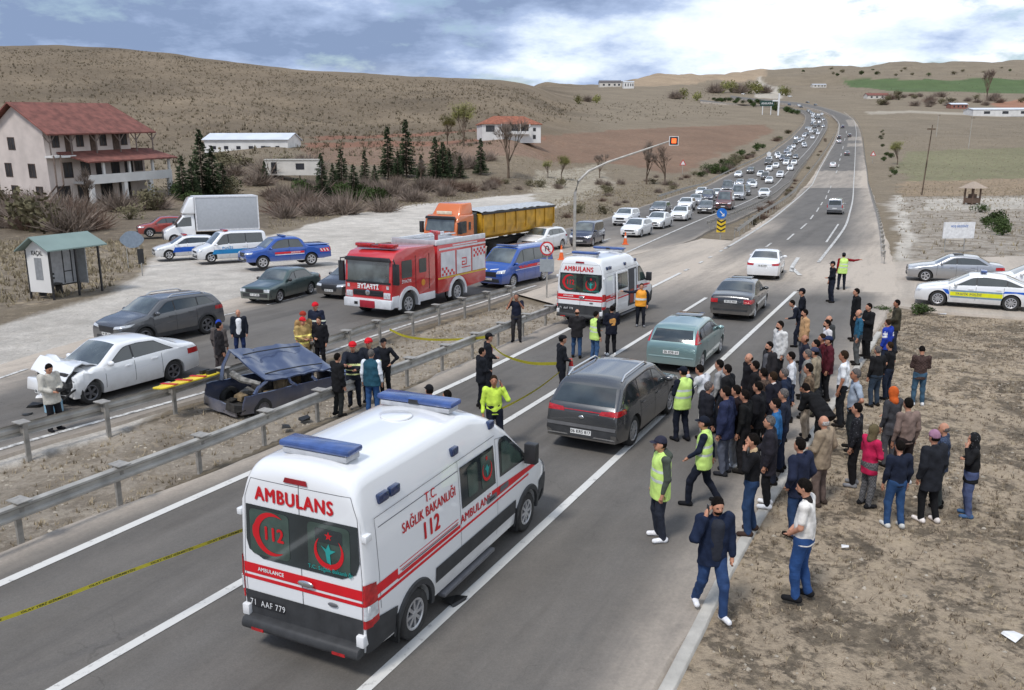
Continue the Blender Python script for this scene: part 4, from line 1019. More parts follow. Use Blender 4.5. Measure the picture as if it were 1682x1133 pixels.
  m=MB();S.poly(m,'side',rrect(.80,1.12,1.16,1.26,.03),.012,sd);m.build('door_handle',GREYL,root)
  for x0,x1 in((-2.50,-2.27),(-2.24,-2.01),(-.62,-.42),(.62,.80)):
   z=2.30 if x0<0 else 2.34;zz=z-float(0);y=float(S.side((x0+x1)/2,z));m=MB();m.box(x0,x1,sd*y-.05,sd*(y)+.05,z-.065,z+.065);m.build('marker_light',mat('navy_lamp',(.018,.035,.10),.2,0,.7),root,bevel=.025)
  m=MB()
  pr(m,'side',[(-1.28,.56),(1.42,.56),(1.42,.80),(-1.28,.80)],14,2,.012,sd)
  pr(m,'side',[(-2.94,.38),(-2.34,.38),(-2.28,.74),(-2.94,.86)],6,4,.012,sd)
  pr(m,'side',[(2.44,.34),(2.90,.34),(2.90,.84),(2.44,.78)],6,4,.012,sd)
  for wx in S.wheels:
   P=[]
   for k in range(21):
    a=math.radians(-8)+math.radians(196)*k/20;P.append([S.S(wx+rr*math.cos(a),.355+rr*math.sin(a),sd,o_)for rr,o_ in((.415,-.02),(.42,.03),(.50,.03),(.515,.002))])
   m.grid(P)
  m.build('cladding',PLAST,root,smooth=50)
  m=MB();m.box(-1.1,.55,sd*.98-.08,sd*.98+.06,.24,.30);m.build('side_step',GREYL,root,bevel=.015)
  m=MB();m.box(1.70,1.86,sd*1.16-.11,sd*1.16+.11,1.36,1.72);m.tube([(1.78,sd*.98,1.40),(1.78,sd*1.10,1.44)],.04,8);m.build('mirror',TRIM,root,bevel=.04)
  for wx in S.wheels:
   m=MB();m.box(wx-.50,wx-.46,sd*.92-.12,sd*.92+.10,.20,.62);m.build('mudflap',DARK,root,smooth=0)
   wheel(root,wx,sd*.90,.355,.22,ALLOY,8,.62)
 m=MB();P=[]
 for i in range(9):
  x=2.08+(1.26-2.08)*i/8;t=float(S.T(x));w_=float(S.hw(x,t))-.16;P.append([S.top(x,w_*(j/6*2-1),.006)for j in range(7)])
 m.grid(P);m.build('windscreen',GLASSL,root,smooth=60)
 m=MB();pr(m,'front',[(-.6,.52),(.6,.52),(.62,.96),(-.62,.96)],8,4,.010);m.build('grille',TRIM,root)
 m=MB();pr(m,'front',[(-.98,.32),(.98,.32),(.98,.52),(-.98,.52)],14,2,.03);m.build('front_bumper',PLAST,root)
 for sd in SD:
  m=MB();pr(m,'front',[(sd*.66,.78),(sd*.98,.82),(sd*.98,1.06),(sd*.70,.98)],14,4,.012);m.build('headlight',LAMPC,root)
 for x,hw_,nm in((-2.42,.56,'rear'),(.02,.68,'front')):
  z=float(S.T(x))+.07
  m=MB();m.box(x-.15,x+.15,-hw_*.92,hw_*.92,z-.03,z+.055);base=m.build('light_bar',mat('light_bar_base',(.45,.46,.48),.4),root,bevel=.02)
  m=MB();m.box(x-.17,x+.17,-hw_,hw_,z+.06,z+.15);m.build('blue_lens',BLUEL,base,bevel=.035)
  if nm=='front':m=MB();m.box(x-.172,x+.172,-.10,.10,z+.055,z+.135);m.build('centre_section',TRIM,base,bevel=.02)
 m=MB();m.lathe([(.001,.03),(.22,.03),(.24,.02),(.245,.0)],(-.62,0,float(S.T(-.6))+.058),'z',24);m.build('roof_vent',WHITE,root,smooth=40)
 if opened:
  m=MB();S.poly(m,'side',[(-.45,.52),(.68,.52),(.68,2.06),(-.45,2.06)],.012,-1,cell=.2);dw=m.build('doorway_shade_patch',mat('painted_cabin_shade',(.06,.06,.065),.7),root)  # flat dark patch on the closed side, painting the shade of the open cabin
  m=MB();S.poly(m,'side',[(-.1,.62),(.3,.62),(.3,1.2),(-.1,1.2)],.016,-1,cell=.2);m.build('interior_panel',mat('orange_bag',(.28,.05,.03),.7),dw)
  m=MB();S.poly(m,'side',[(.36,.60),(.60,.60),(.58,2.0),(.38,2.0)],.018,-1,cell=.2);m.build('interior_panel',mat('cabin_white',(.55,.56,.57),.6),dw)
  d=MB();rows=[]
  for i in range(9):
   x=-1.75+1.22*i/8;rows.append([S.S(x,.50+(2.08-.50)*j/8,-1,.10)for j in range(9)])
  d.grid(rows);rows2=[[(p[0],p[1]+.05,p[2])for p in r_]for r_ in rows];d.grid(rows2)
  for rr0,rr1 in((rows[0],rows2[0]),(rows[-1],rows2[-1]),([r_[-1]for r_ in rows],[r_[-1]for r_ in rows2]),([r_[0]for r_ in rows],[r_[0]for r_ in rows2])):d.grid([rr0,rr1])
  do=d.build('sliding_door',WHITE,root,smooth=40)
  m=MB();S.poly(m,'side',[(-1.68,1.38),(-.62,1.38),(-.62,2.02),(-1.68,2.02)],.112,-1,cell=.2);m.build('door_window',GLASS,do)
  m=MB();S.poly(m,'side',rrect(-1.35,-.72,1.45,1.96,.04),.117,-1,cell=.2);m.build('pane',GREENG,do)
  m=MB();pr(m,'side',[(-1.75,1.12),(-.53,1.12),(-.53,1.27),(-1.75,1.27)],8,2,.108,-1);m.build('lettering_band',mat('beige_band',(.55,.42,.36),.5),do)
  m=MB();pr(m,'side',[(-1.75,1.03),(-.53,1.03),(-.53,1.08),(-1.75,1.08)],8,1,.108,-1);m.build('red_stripe',REDL,do)
 return root,S
amb,SA=ambulance('ambulance','large white high-roof ambulance in the foreground with red AMBULANS lettering, seen from behind')
wheels_at(amb,SA,(680,1046),(862,871),-1)
amb2,_=ambulance('ambulance','smaller looking white ambulance further back by the median with its sliding door open',True)
place(amb2,989,541,30,(-2.80,-1.0));amb2.scale=(.94,1,1);amb['group']=amb2['group']='ambulances on the carriageway'
RED=paint('fire_red',(.52,.02,.025));WHT2=mat('white_panel',(.66,.67,.69),.4,var=.12,vscale=3,var2=(.66,.67,.69));YEL=mat('yellow_strip',(.62,.40,.03),.4)
def panel(m,x0,x1,z0,z1,y,mi=0):
 m.box(x0,x1,min(y,y*1.004),max(y,y*1.004),z0,z1,mi)
def fire_engine():
 root=thing('fire_engine','red fire engine with white bumper and striped white lockers on the far carriageway','fire engine')
 R=.50
 m=MB();m.box(-3.6,3.2,-.45,.45,.45,.85);m.build('chassis',DARK,root,smooth=0)
 def bodyside(prof,x0,x1,wx,zb,w,mt,name,bev=.06):
  m=MB();n=14;P=[(x1,zb)]
  if wx is not None:
   P+=[(wx+.66,zb)]+[(wx+.66*math.cos(a),max(zb,R+.66*math.sin(a)))for a in np.linspace(.15,PI-.15,n)]+[(wx-.66,zb)]
  P+=[(x0,zb)]+prof
  m.prism(P,-w,w,lambda a,c,d:(a,d,c));return m.build(name,mt,root,bevel=bev)
 bodyside([(.55,2.55),(.65,2.82),(2.6,2.86),(3.35,2.70),(3.62,2.45),(3.70,1.5),(3.72,.95)],.55,3.72,2.55,.78,1.22,RED,'cab')
 m=MB();P=[(.40,.62)]+[(-1.20+.68*math.cos(a),max(.62,R+.68*math.sin(a)))for a in np.linspace(.12,PI-.12,14)]+[(-3.70,.72),(-3.70,2.75),(.40,2.75)]
 m.prism(P,-1.24,1.24,lambda a,c,d:(a,d,c));m.build('body',RED,root,bevel=.03)
 for sd in(1,-1):
  y=sd*1.245
  for x0,x1 in((-1.00,.16),(-2.35,-1.12),(-3.62,-2.47)):
   m=MB();panel(m,x0,x1,1.33,2.42,sd*1.248);m.build('locker_shutter',WHT2,root,smooth=0)
  m=MB();panel(m,-3.70,.40,1.24,1.31,sd*1.252);m.build('yellow_strip',YEL,root,smooth=0)
  m=MB();panel(m,-3.66,.30,2.52,2.60,sd*1.250);panel(m,-2.9,-.8,2.64,2.69,sd*1.250);m.build('white_band',WHT2,root,smooth=0)
  m=MB()
  for k in range(7):
   for j in range(3):
    if(k+j)%2==0 and j<3-k*.25:a,c=.10-k*.15,1.36+j*.13;panel(m,a-.13,a,c,c+.12,sd*1.257)
    if(k+j)%2==0:a,c=-3.6+k*.15,2.02+j*.13-k*.01;panel(m,a,a+.13,c,c+.12,sd*1.257)
  for a0,a1,c0,c1 in((-1.95,-1.55,1.98,2.03),(-1.95,-1.90,1.68,2.03),(-1.95,-1.55,1.68,1.73),(-1.60,-1.55,1.68,1.88),(-1.8,-1.6,1.82,1.87),(-2.28,-1.52,1.56,1.60)):panel(m,a0,a1,c0,c1,sd*1.257)
  m.build('red_chequer',REDL,root,smooth=0)
  for x0,x1,z0,z1 in((2.30,3.02,1.62,2.35),(1.25,1.78,1.72,2.32)):
   m=MB();m.prism(rrect(x0,x1,z0,z1,.06),1.222*sd,1.232*sd,lambda a,c,d:(a,d,c));m.build('side_window',GLASS,root,smooth=0)
  m=MB();m.box(2.02,2.045,sd*1.222,sd*1.228,.95,2.5);m.box(1.02,1.045,sd*1.222,sd*1.228,.95,2.5);m.build('door_seam',DARK,root,smooth=0)
  m=MB();m.lathe([(.001,sd*.006),(.14,sd*.006)],(1.50,sd*1.224,1.28),'y',20);m.build('round_emblem',mat('gold_emblem',(.65,.25,.02),.4),root,smooth=0)
  v,f=text_pts('İTFAİYE',.17,.004);mm=MB();mm.add([(2.7-sd*x,sd*1.232,1.47+y_)for x,y_ in v],f);mm.build('door_lettering',WALLW,root,smooth=0)
  for wx,q in((2.55,.80),(-1.20,.62)):
   m=MB();P=[]
   for a in np.linspace(-.2,PI+.2,20):P.append([(wx+rr*math.cos(a),sd*yy,R+rr*math.sin(a))for rr,yy in((.60,1.0),(.60,1.27),(.74,1.27),(.76,1.20))])
   m.grid(P);m.build('mudguard',WHT2,root,smooth=40)
  for x0,x1,z1 in((.62,1.85,.80),(3.22,3.70,.95)):m=MB();m.box(x0,x1,sd*1.1-.14,sd*1.1+.14,.47,z1);m.build('step',WHT2,root,bevel=.02)
  m=MB();m.box(3.60,3.72,sd*1.42-.13,sd*1.42+.13,1.45,2.30);m.tube([(3.5,sd*1.18,2.45),(3.75,sd*1.40,2.42),(3.70,sd*1.44,2.2)],.03,8);m.build('mirror',TRIM,root,bevel=.04)
  wheel(root,2.55,sd*1.05,R,.30,mat('grey_steel_rim',(.45,.45,.46),.5,.4),8,.58);wheel(root,-1.20,sd*1.02,R,.42,_mats['grey_steel_rim'],8,.58)
 m=MB();m.prism([(-1.08,1.52),(1.08,1.52),(1.08,2.36),(-1.08,2.36)],0,.02,lambda a,c,d:(3.70-(c-1.5)*.085+d,a,c));m.build('windscreen',GLASSL,root,smooth=0)
 m=MB();m.prism([(-1.18,2.36),(1.18,2.36),(1.10,2.52),(-1.10,2.52)],.0,.16,lambda a,c,d:(3.62+d,a,c));m.build('sun_visor',TRIM,root,bevel=.02)
 m=MB();m.prism([(-1.16,1.44),(1.16,1.44),(1.16,1.52),(-1.16,1.52)],.0,.03,lambda a,c,d:(3.70+d,a,c));m.build('windscreen_frame',TRIM,root,smooth=0)
 m=MB();m.box(3.70,3.745,-.78,.78,.92,1.16);m.box(3.745,3.76,-.75,.75,.97,1.0,0);m.box(3.745,3.76,-.75,.75,1.07,1.10,0);m.build('grille',TRIM,root,bevel=.01)
 m=MB();m.lathe([(.001,3.775),(.10,3.77),(.12,3.76)],(0,0,1.06),'x',20);m.build('badge',CHROME,root)
 v,f=text_pts('İTFAİYE',.27,.012,1.05,mirror=True);mm=MB();mm.add([(3.727,x,1.30+y_)for x,y_ in v],f);mm.build('front_lettering',WALLW,root,smooth=0)
 m=MB();m.box(3.62,3.84,-1.24,1.24,.42,.80);m.build('front_bumper',WHT2,root,bevel=.05)
 m=MB();m.box(3.842,3.87,-.36,.42,.44,.74);m.build('winch_cover',mat('dark_red_cover',(.35,.015,.03),.5),root,bevel=.03)
 m=MB();m.box(3.842,3.85,-.66,-.48,.54,.66);m.build('tow_socket',DARK,root,smooth=0)
 for sd in(1,-1):
  m=MB();m.box(3.68,3.76,sd*.98-.17,sd*.98+.17,.84,1.10);m.build('headlight',LAMPC,root,bevel=.03)
  m=MB();m.box(3.715,3.735,sd*1.02-.06,sd*1.02+.06,1.24,1.38);m.build('marker_light',LAMPC,root,smooth=0)
 m=MB();m.box(2.9,3.2,-.95,.95,2.84,2.90,1);m.box(2.86,3.24,-1.0,-.22,2.90,3.04);m.box(2.86,3.24,.22,1.0,2.90,3.04);m.box(2.90,3.2,-.22,.22,2.90,2.98,1);m.build('light_bar',[LAMPR,TRIM],root,bevel=.03)
 for sd in(1,-1):
  m=MB();m.box(-3.70,.45,sd*1.18-.05,sd*1.18+.05,2.75,2.98);m.build('roof_rail',WHT2,root,bevel=.02)
 m=MB();m.box(.30,.45,-1.15,1.15,2.76,2.98);m.box(.28,.46,-1.2,-.8,2.70,3.02);m.build('roof_edge',mat('grey_locker',(.42,.42,.44),.5),root,bevel=.02)
 m=MB();m.box(-3.5,.2,-1.1,1.1,2.755,2.80);m.build('roof_deck',mat('chequer_plate',(.45,.46,.47),.4,.4,bump=.3),root,smooth=0)
 m=MB();
 for y in(-.55,-.25):m.tube([(-3.3,y,2.95),(-.3,y,2.95)],.035,8)
 for k in range(9):m.tube([(-3.2+k*.34,-.55,2.95),(-3.2+k*.34,-.25,2.95)],.02,6)
 m.build('ladder',ALLOY,root)
 m=MB();m.tube([(-.9,.3,2.8),(-.9,.3,3.12)],.09,10);m.tube([(-1.1,.3,3.15),(-.45,.3,3.28)],[.10,.06],10);m.ell((-.9,.3,3.16),(.16,.13,.12));m.build('water_monitor',RED,root)
 m=MB();m.box(-3.73,-3.70,-1.0,1.0,1.0,2.5);m.build('rear_shutter',WHT2,root,smooth=0)
 return root
FE=fire_engine()
class _W:pass
w_=_W();w_.wheels=(2.55,-1.20);w_.W=2.36
wheels_at(FE,w_,(751,496),(667,519),+1)
ORANGE=paint('truck_orange',(.62,.15,.03));TIPY=mat('tipper_yellow',(.50,.27,.02),.5,var=.25,vscale=1.5);LGREY=mat('box_grey',(.38,.40,.43),.5,var=.05)
def flat_side(root,name,mt,poly,y,th=.012,sd=1,bevel=0):
 m=MB();m.prism(poly,sd*y,sd*(y+th),lambda a,c,d:(a,d,c));return m.build(name,mt,root,bevel=bevel,smooth=0)
def tipper():
 root=thing('tipper_truck','orange tractor truck pulling a yellow tipping trailer behind the fire engine','truck');R=.50
 m=MB();m.box(-13.2,-.3,-.42,.42,.75,1.05);m.build('chassis',DARK,root,smooth=0)
 m=MB();m.prism([(-.05,.55),(0,1.0),(-.10,2.05),(-.32,2.85),(-.55,3.05),(-2.15,3.05),(-2.2,.95),(-1.95,.95),(-1.85,1.10),(-1.15,1.10),(-1.0,.55)],-1.22,1.22,lambda a,c,d:(a,d,c));m.build('cab',ORANGE,root,bevel=.09,seg=3)
 m=MB();m.hexa([(-.75,-1.05,3.0),(-2.12,-1.18,3.0),(-2.12,1.18,3.0),(-.75,1.05,3.0),(-1.25,-.85,3.72),(-2.12,-1.1,3.78),(-2.12,1.1,3.78),(-1.25,.85,3.72)]);m.build('roof_fairing',ORANGE,root,bevel=.10,seg=3)
 m=MB();m.prism([(-1.05,2.12),(1.05,2.12),(.98,2.82),(-.98,2.82)],0,.02,lambda a,c,d:(-.055-(c-2.0)*.27+d,a,c));m.build('windscreen',GLASSL,root,smooth=0)
 m=MB();m.prism([(-1.1,2.84),(1.1,2.84),(1.02,3.0),(-1.02,3.0)],0,.2,lambda a,c,d:(-.30+d,a,c));m.build('sun_visor',TRIM,root,bevel=.02)
 m=MB();m.box(-.66,-.60,-.55,.55,3.08,3.28);m.build('sign_lamp',mat('cream_sign',(.75,.68,.52),.4),root,bevel=.01)
 m=MB();m.box(-.06,.03,-.9,.9,1.25,1.95);m.build('grille',TRIM,root,bevel=.03)
 m=MB();m.box(-.35,.06,-1.22,1.22,.42,.95);m.build('front_bumper',ORANGE,root,bevel=.05)
 for sd in(1,-1):
  m=MB();m.box(-.2,.075,sd*.95-.2,sd*.95+.2,.66,.88);m.build('headlight',LAMPC,root,bevel=.03)
  flat_side(root,'side_window',GLASS,rrect(-1.25,-.40,1.95,2.68,.08),1.225,.012,sd)
  flat_side(root,'side_window',GLASS,rrect(-1.75,-1.5,2.1,2.6,.06),1.225,.012,sd)
  m=MB();m.box(-.30,-.12,sd*1.42-.12,sd*1.42+.12,1.95,2.65);m.tube([(-.2,sd*1.2,2.6),(-.2,sd*1.4,2.6)],.03,6);m.build('mirror',TRIM,root,bevel=.04)
  m=MB();m.box(-1.9,-1.0,sd*1.1-.12,sd*1.1+.12,.40,.95);m.build('step',ORANGE,root,bevel=.04)
  for x,w in((-1.45,.32),(-5.0,.55),(-9.6,.38),(-10.9,.38),(-12.2,.38)):wheel(root,x,sd*(1.22-w/2),R,w,_mats['grey_steel_rim'],8,.58)
 def ring(x,g=0,lift=0):return[(x,y*(1+g),z+lift)for y,z in((-1.25,3.0),(-1.27,2.1),(-1.1,1.55),(-.7,1.32),(.7,1.32),(1.1,1.55),(1.27,2.1),(1.25,3.0))]
 m=MB();xs=[-3.0,-3.2,-8,-13.3,-13.5];P=[ring(x)for x in xs];m.grid(P)
 m.f.append(tuple(range(8)));m.mi.append(0);m.f.append(tuple(8*4+k for k in range(8))[::-1]);m.mi.append(0)
 m.add([(x,y,2.55)for x in(-3.1,-13.4)for y in(-1.2,1.2)],[(0,1,3,2)],1)
 body=m.build('tipper_body',[TIPY,mat('gravel_load',(.28,.26,.23),.95,bump=.8,bscale=9)],root,smooth=0,recalc=False)
 for x in np.arange(-3.2,-13.5,-1.45):
  for sd in(1,-1):m=MB();m.box(x-.05,x+.05,sd*1.30-.03,sd*1.30+.03,1.75,3.0);m.build('side_rib',TIPY,body,smooth=0)
 for sd in(1,-1):
  m=MB();m.box(-13.5,-3.0,sd*1.29-.06,sd*1.29+.06,2.94,3.08);m.build('top_rail',TRIM,body,bevel=.02)
 m=MB();P=[]
 for i in range(28):
  x=-3.0-i*.385;P.append([(x,y,3.12+.16*math.cos(y/1.3*PI/2)+random.uniform(-.04,.03))for y in np.linspace(-1.28,1.28,9)])
 m.grid(P);m.build('tarpaulin',mat('grey_tarp',(.42,.44,.46),.7,var=.2),body,smooth=60)
 m=MB();m.prism([(-2.3,1.1),(-2.3,3.0),(-2.9,3.1),(-2.9,1.1)],-1.0,1.0,lambda a,c,d:(a,d,c));m.build('headboard',mat('dark_green_tank',(.05,.05,.04),.6),root,bevel=.03)
 return root
TT=tipper();place(TT,722,436,209)
def box_truck():
 root=thing('box_truck','white box truck with a tall pale grey cargo body parked on the gravel','truck')
 S=Car(2.3,2.0,[(1.15,.32),(1.15,.86),(1.08,1.0),(.70,1.22),(.36,1.34),(-.35,2.16),(-.62,2.26),(-1.10,2.28),(-1.15,2.2)],[(1.15,.95),(.4,1.22),(-1.15,1.25)],(.42,-9),.35,tumble=.14,nose=(.7,.10),tail=(.1,.01),sill=.34)
 S.wheels=(.42,);b=S.shell()
 cabm=b.build('cab',[WHITE,DARK],root,weld=True)
 m=MB();P=[]
 for i in range(7):
  x=.33-.62*i/6;t=float(S.T(x));w_=float(S.hw(x,t))-.13;P.append([S.top(x,w_*(j/6*2-1),.006)for j in range(7)])
 m.grid(P);m.build('windscreen',GLASSL,root)
 for sd in(1,-1):
  m=MB();S.poly(m,'side',[(-.90,1.30),(.25,1.30),(.20,1.42),(-.35,1.98),(-.90,2.02)],.008,sd,cell=.15);m.build('side_window',GLASS,root)
  m=MB();S.patch(m,'front',[(sd*.58,.80),(sd*.92,.84),(sd*.92,1.02),(sd*.66,.98)],10,3,.012);m.build('headlight',LAMPC,root)
  m=MB();m.box(.15,.30,sd*1.12-.1,sd*1.12+.1,1.28,1.62);m.build('mirror',TRIM,root,bevel=.03)
  m=MB();S.text(m,'side','I',(-.98,1.1),.001,.01,sd)if 0 else None
  for x in(.42,-3.55):wheel(root,x,sd*.84,.35,.24,ALLOY,8,.6)
 m=MB();S.patch(m,'front',[(-.5,.62),(.5,.62),(.5,.92),(-.5,.92)],8,3,.01);m.build('grille',TRIM,root)
 m=MB();S.patch(m,'front',[(-.92,.34),(.92,.34),(.92,.58),(-.92,.58)],12,2,.02);m.build('front_bumper',PLAST,root)
 m=MB();m.box(-5.4,-.9,-.4,.4,.45,.75);m.build('chassis',DARK,root,smooth=0)
 m=MB();m.box(-5.95,-1.22,-1.12,1.12,.95,3.55);cb=m.build('cargo_box',LGREY,root,bevel=.02)
 m=MB()
 for sd in(1,-1):
  m.box(-5.97,-5.87,sd*1.12-.02,sd*1.12+.025,.93,3.57);m.box(-1.30,-1.20,sd*1.12-.02,sd*1.12+.025,.93,3.57);m.box(-5.87,-1.30,sd*1.12-.02,sd*1.12+.022,3.47,3.57);m.box(-5.87,-1.30,sd*1.12-.02,sd*1.12+.022,.93,1.03)
 m.box(-5.93,-1.24,-1.10,1.10,3.552,3.57);m.build('frame',mat('white_aluminium',(.62,.63,.65),.4),cb,smooth=0)
 m=MB();m.hexa([(-.25,-.95,2.28),(-1.2,-1.08,2.25),(-1.2,1.08,2.25),(-.25,.95,2.28),(-.85,-1.0,3.45),(-1.2,-1.1,3.55),(-1.2,1.1,3.55),(-.85,1.0,3.45)]);m.build('roof_fairing',WHITE,root,bevel=.08,seg=3)
 return root
BT=box_truck();place(BT,272,402,243,(1.1,.95))
def mkcar(sp,cf,name,pnt,label,cat='car',**kw):
 S=sp()if callable(sp)else sp;o=car(name,S,pnt,cf(S,**kw));tag(o,label,cat);return o,S
GREYM=paint('graphite',(.085,.088,.092),.55,.32);GREYC=paint('dark_grey',(.10,.105,.115),.45,.32);TEALM=paint('pale_teal',(.21,.33,.33),.45,.34)
BLACKM=paint('anthracite',(.045,.047,.052),.4,.3);TEALD=paint('dark_teal',(.045,.085,.085),.35,.38);SILV=paint('silver',(.42,.43,.45),.6,.32)
BLUEV=paint('gendarmerie_blue',(.010,.075,.36),.1,.3);REDC=paint('brick_red',(.34,.035,.025),.1,.32);MAROON=paint('maroon',(.13,.035,.035),.3,.35);NAVY=paint('navy',(.03,.04,.08),.3,.3)
S1=Car(4.70,1.87,[(2.35,.32),(2.35,.74),(2.26,.86),(1.85,.96),(1.26,1.05),(.50,1.58),(-.05,1.63),(-1.50,1.59),(-1.80,1.50),(-2.22,1.10),(-2.30,.98),(-2.33,.74),(-2.35,.36)],[(2.35,.83),(1.2,.98),(0,1.01),(-2.35,1.07)],(1.44,-1.32),.36,sill=.27,tumble=.30)
suv=car('estate_car',S1,GREYM,suv_cfg(S1,ws=(1.24,.56),rw=(0,0,'rear',1.12,1.46,.74,.64),dlo=(-2.02,-1.5),pillars=[.12,-.95],seams=[1.1,.08,-.95],handles=[.28,-.75],cladding=False,tl=[(.42,.93),(.92,.93),(.92,1.06),(.46,1.02)],rbump=[(-.86,.38),(.86,.38),(.84,.58),(-.84,.58)],rp=.50,rails=(.15,-1.6),railmat=CHROME,plate='06 KRS 817',spokes=10))
tag(suv,'graphite grey estate car with roof rails and a full-width red rear light strip','car')
m=MB();S1.patch(m,'rear',[(-.50,.975),(.50,.975),(.50,.995),(-.50,.995)],8,1,.012);m.build('light_strip',LAMPR,suv)
m=MB();S1.patch(m,'rear',[(-.80,.60),(.80,.60),(.82,.68),(-.82,.68)],10,1,.022);m.build('bumper_lip',mat('light_grey_trim',(.20,.20,.205),.3,.4,.5),suv)
m=MB();m.ell((-2.345,0,.84),(.012,.07,.04));m.build('badge',CHROME,suv)
for y in(.55,-.55):
 m=MB();S1.patch(m,'rear',[(y-.25,.40),(y+.25,.40),(y+.22,.43),(y-.22,.43)],5,1,.03);m.build('exhaust_trim',CHROME,suv)
wheels_at(suv,S1,(1039,732),(1099,680),-1)
S2=Car(4.15,1.72,[(2.07,.24),(2.07,.62),(1.98,.74),(1.6,.88),(1.08,1.0),(.30,1.43),(-.3,1.46),(-1.45,1.42),(-1.68,1.34),(-1.98,.98),(-2.05,.80),(-2.07,.30)],[(2.07,.72),(1.0,.92),(0,.95),(-2.07,.99)],(1.28,-1.33),.31)
hb=car('hatchback',S2,TEALM,hatch_cfg(S2,ws=(1.04,.34),rw=(0,0,'rear',.98,1.32,.66,.58),dlo=(-1.80,-1.35),pillars=[.05,-1.0],tl=[(.70,.95),(.84,.93),(.76,1.34),(.68,1.34)],rp=.66,plate='06 EDB 64',rim=ALLOY,handles=[.25,-.75],seams=[.95,.05,-.95]))
tag(hb,'pale teal hatchback with tall red rear lamps, ahead of the graphite estate car','car')
m=MB();S2.patch(m,'rear',[(-.83,.50),(.83,.50),(.83,.535),(-.83,.535)],12,1,.014);m.build('bumper_line',mat('pale_teal_trim',(.30,.42,.42),.4),hb)
m=MB();m.box(-.2,.5,-.42,.42,1.49,1.505);m.build('sunroof',GLASS,hb,bevel=.006)
wheels_at(hb,S2,(1151,610),(1183,580),-1)
ds,S3=mkcar(sedan_spec,sedan_cfg,'saloon_car',BLACKM,'dark anthracite saloon car driving away in the middle lane ahead of the teal hatchback',plate='38 DS 903',tl=[(.52,.74),(.88,.74),(.88,.90),(.52,.90)],rp=.80,rbump=[(-.84,.42),(.84,.42),(.84,.50),(-.84,.50)])
m=MB();m.box(-.1,.55,-.42,.42,1.50,1.515);m.build('sunroof',GLASS,ds,bevel=.006)
place(ds,1205.5,521,25.5,(S3.wheels[1],0))
ws_,S4=mkcar(sedan_spec,sedan_cfg,'saloon_car',WHITE,'white saloon car crossing the dusty junction away from the camera',plate='06 BJ 3387',tl=[(.50,.80),(.88,.82),(.86,.95),(.46,.90)],rp=.80)
place(ws_,1254,457,22,(S4.wheels[1],0));
co,S5=mkcar(lambda:suv_spec(4.39,1.81,1.59),suv_cfg,'crossover',GREYC,'dark grey crossover standing behind the crashed white saloon',rim=ALLOYD,plate='06 EFK 26',hl=[(.40,.74),(.86,.82),(.87,.90),(.46,.84)])
place(co,342,549,211,(S5.wheels[1],.86))
ts,S6=mkcar(lambda:Car(4.25,1.66,[(2.12,.26),(2.12,.66),(2.08,.76),(1.3,.86),(.92,.90),(.30,1.36),(-.2,1.40),(-.95,1.36),(-1.45,1.0),(-2.05,.96),(-2.11,.84),(-2.12,.34)],[(2.12,.70),(.9,.86),(0,.89),(-2.12,.90)],(1.32,-1.22),.295,tumble=.30,nose=(.4,.06),tail=(.3,.05)),sedan_cfg,'saloon_car',TEALD,'old boxy dark teal saloon car left of the fire engine',ws=(.88,.34),rw=(-.98,-1.42,'top'),dlo=(-1.36,-.95),pillars=[.0],seams=[.85,0,-.95],handles=[.2,-.75],hood=(1.95,1.0),hl=[(.50,.56),(.78,.56),(.78,.70),(.50,.70)],grille=[(-.45,.54),(.45,.54),(.45,.70),(-.45,.70)],fbump=[(-.80,.34),(.80,.34),(.80,.50),(-.80,.50)],rbump=[(-.80,.36),(.80,.36),(.80,.50),(-.80,.50)],fp=.44,intake=None,plate='71 DV 605',mirmat=TRIM)
wheels_at(ts,S6,(513,483),(458,498),+1)
dk,S7=mkcar(lambda:hatch_spec(4.1,1.74,1.42),hatch_cfg,'hatchback',BLACKM,'dark car partly hidden behind the front of the fire engine',plate='06 LD 411',grille=[(-.42,.40),(.42,.40),(.46,.68),(-.46,.68)],intake=None)
place(dk,541,492,206,(2.05,0))
wsu,S8=mkcar(suv_spec,suv_cfg,'crossover',WHITE,'white crossover at the head of the queue beside the tipper trailer',rails=None,cladding=False,plate='34 TV 908')
place(wsu,893,415,212,(S8.wheels[0],.86))
dsu,S9=mkcar(lambda:mpv_spec(4.3,1.78,1.76),mpv_cfg,'people_carrier',NAVY,'dark navy high-roofed car next to an orange cone at the head of the queue',plate='40 AC 552')
wheels_at(dsu,S9,(996,397),(966,408),+1)
rd,S10=mkcar(suv_spec,suv_cfg,'crossover',REDC,'brick red crossover parked at the far left beyond the box truck',rails=None,plate='71 EA 330')
place(rd,247,390,241,(S10.wheels[0],.86))
sv,S11=mkcar(lambda:Car(4.6,1.76,[(2.3,.26),(2.3,.64),(2.22,.76),(1.6,.88),(1.0,.96),(.25,1.40),(-.25,1.43),(-1.05,1.39),(-1.60,1.06),(-2.2,1.0),(-2.28,.86),(-2.3,.34)],[(2.3,.74),(1,.92),(0,.94),(-2.3,.98)],(1.42,-1.30),.315),sedan_cfg,'saloon_car',SILV,'pale silver saloon car with dark sunroof parked behind the marked police car',ws=(.98,.30),rw=(-1.08,-1.56,'top'),dlo=(-1.5,-1.0),pillars=[-.02],seams=[.9,-.02,-1.0],handles=[.2,-.8],hood=(2.0,1.1),plate='06 GV 720')
m=MB();m.box(-.35,.1,-.4,.4,1.455,1.475);m.build('sunroof',TRIM,sv,bevel=.006)
place(sv,1519,463,291,(S11.wheels[0],.83))
LIVB=mat('blue_livery',(.01,.10,.50),.35,var=.05);LIVY=mat('yellow_livery',(.72,.72,.02),.35,var=.05);LIVC=mat('cyan_livery',(.02,.22,.48),.35,var=.05)
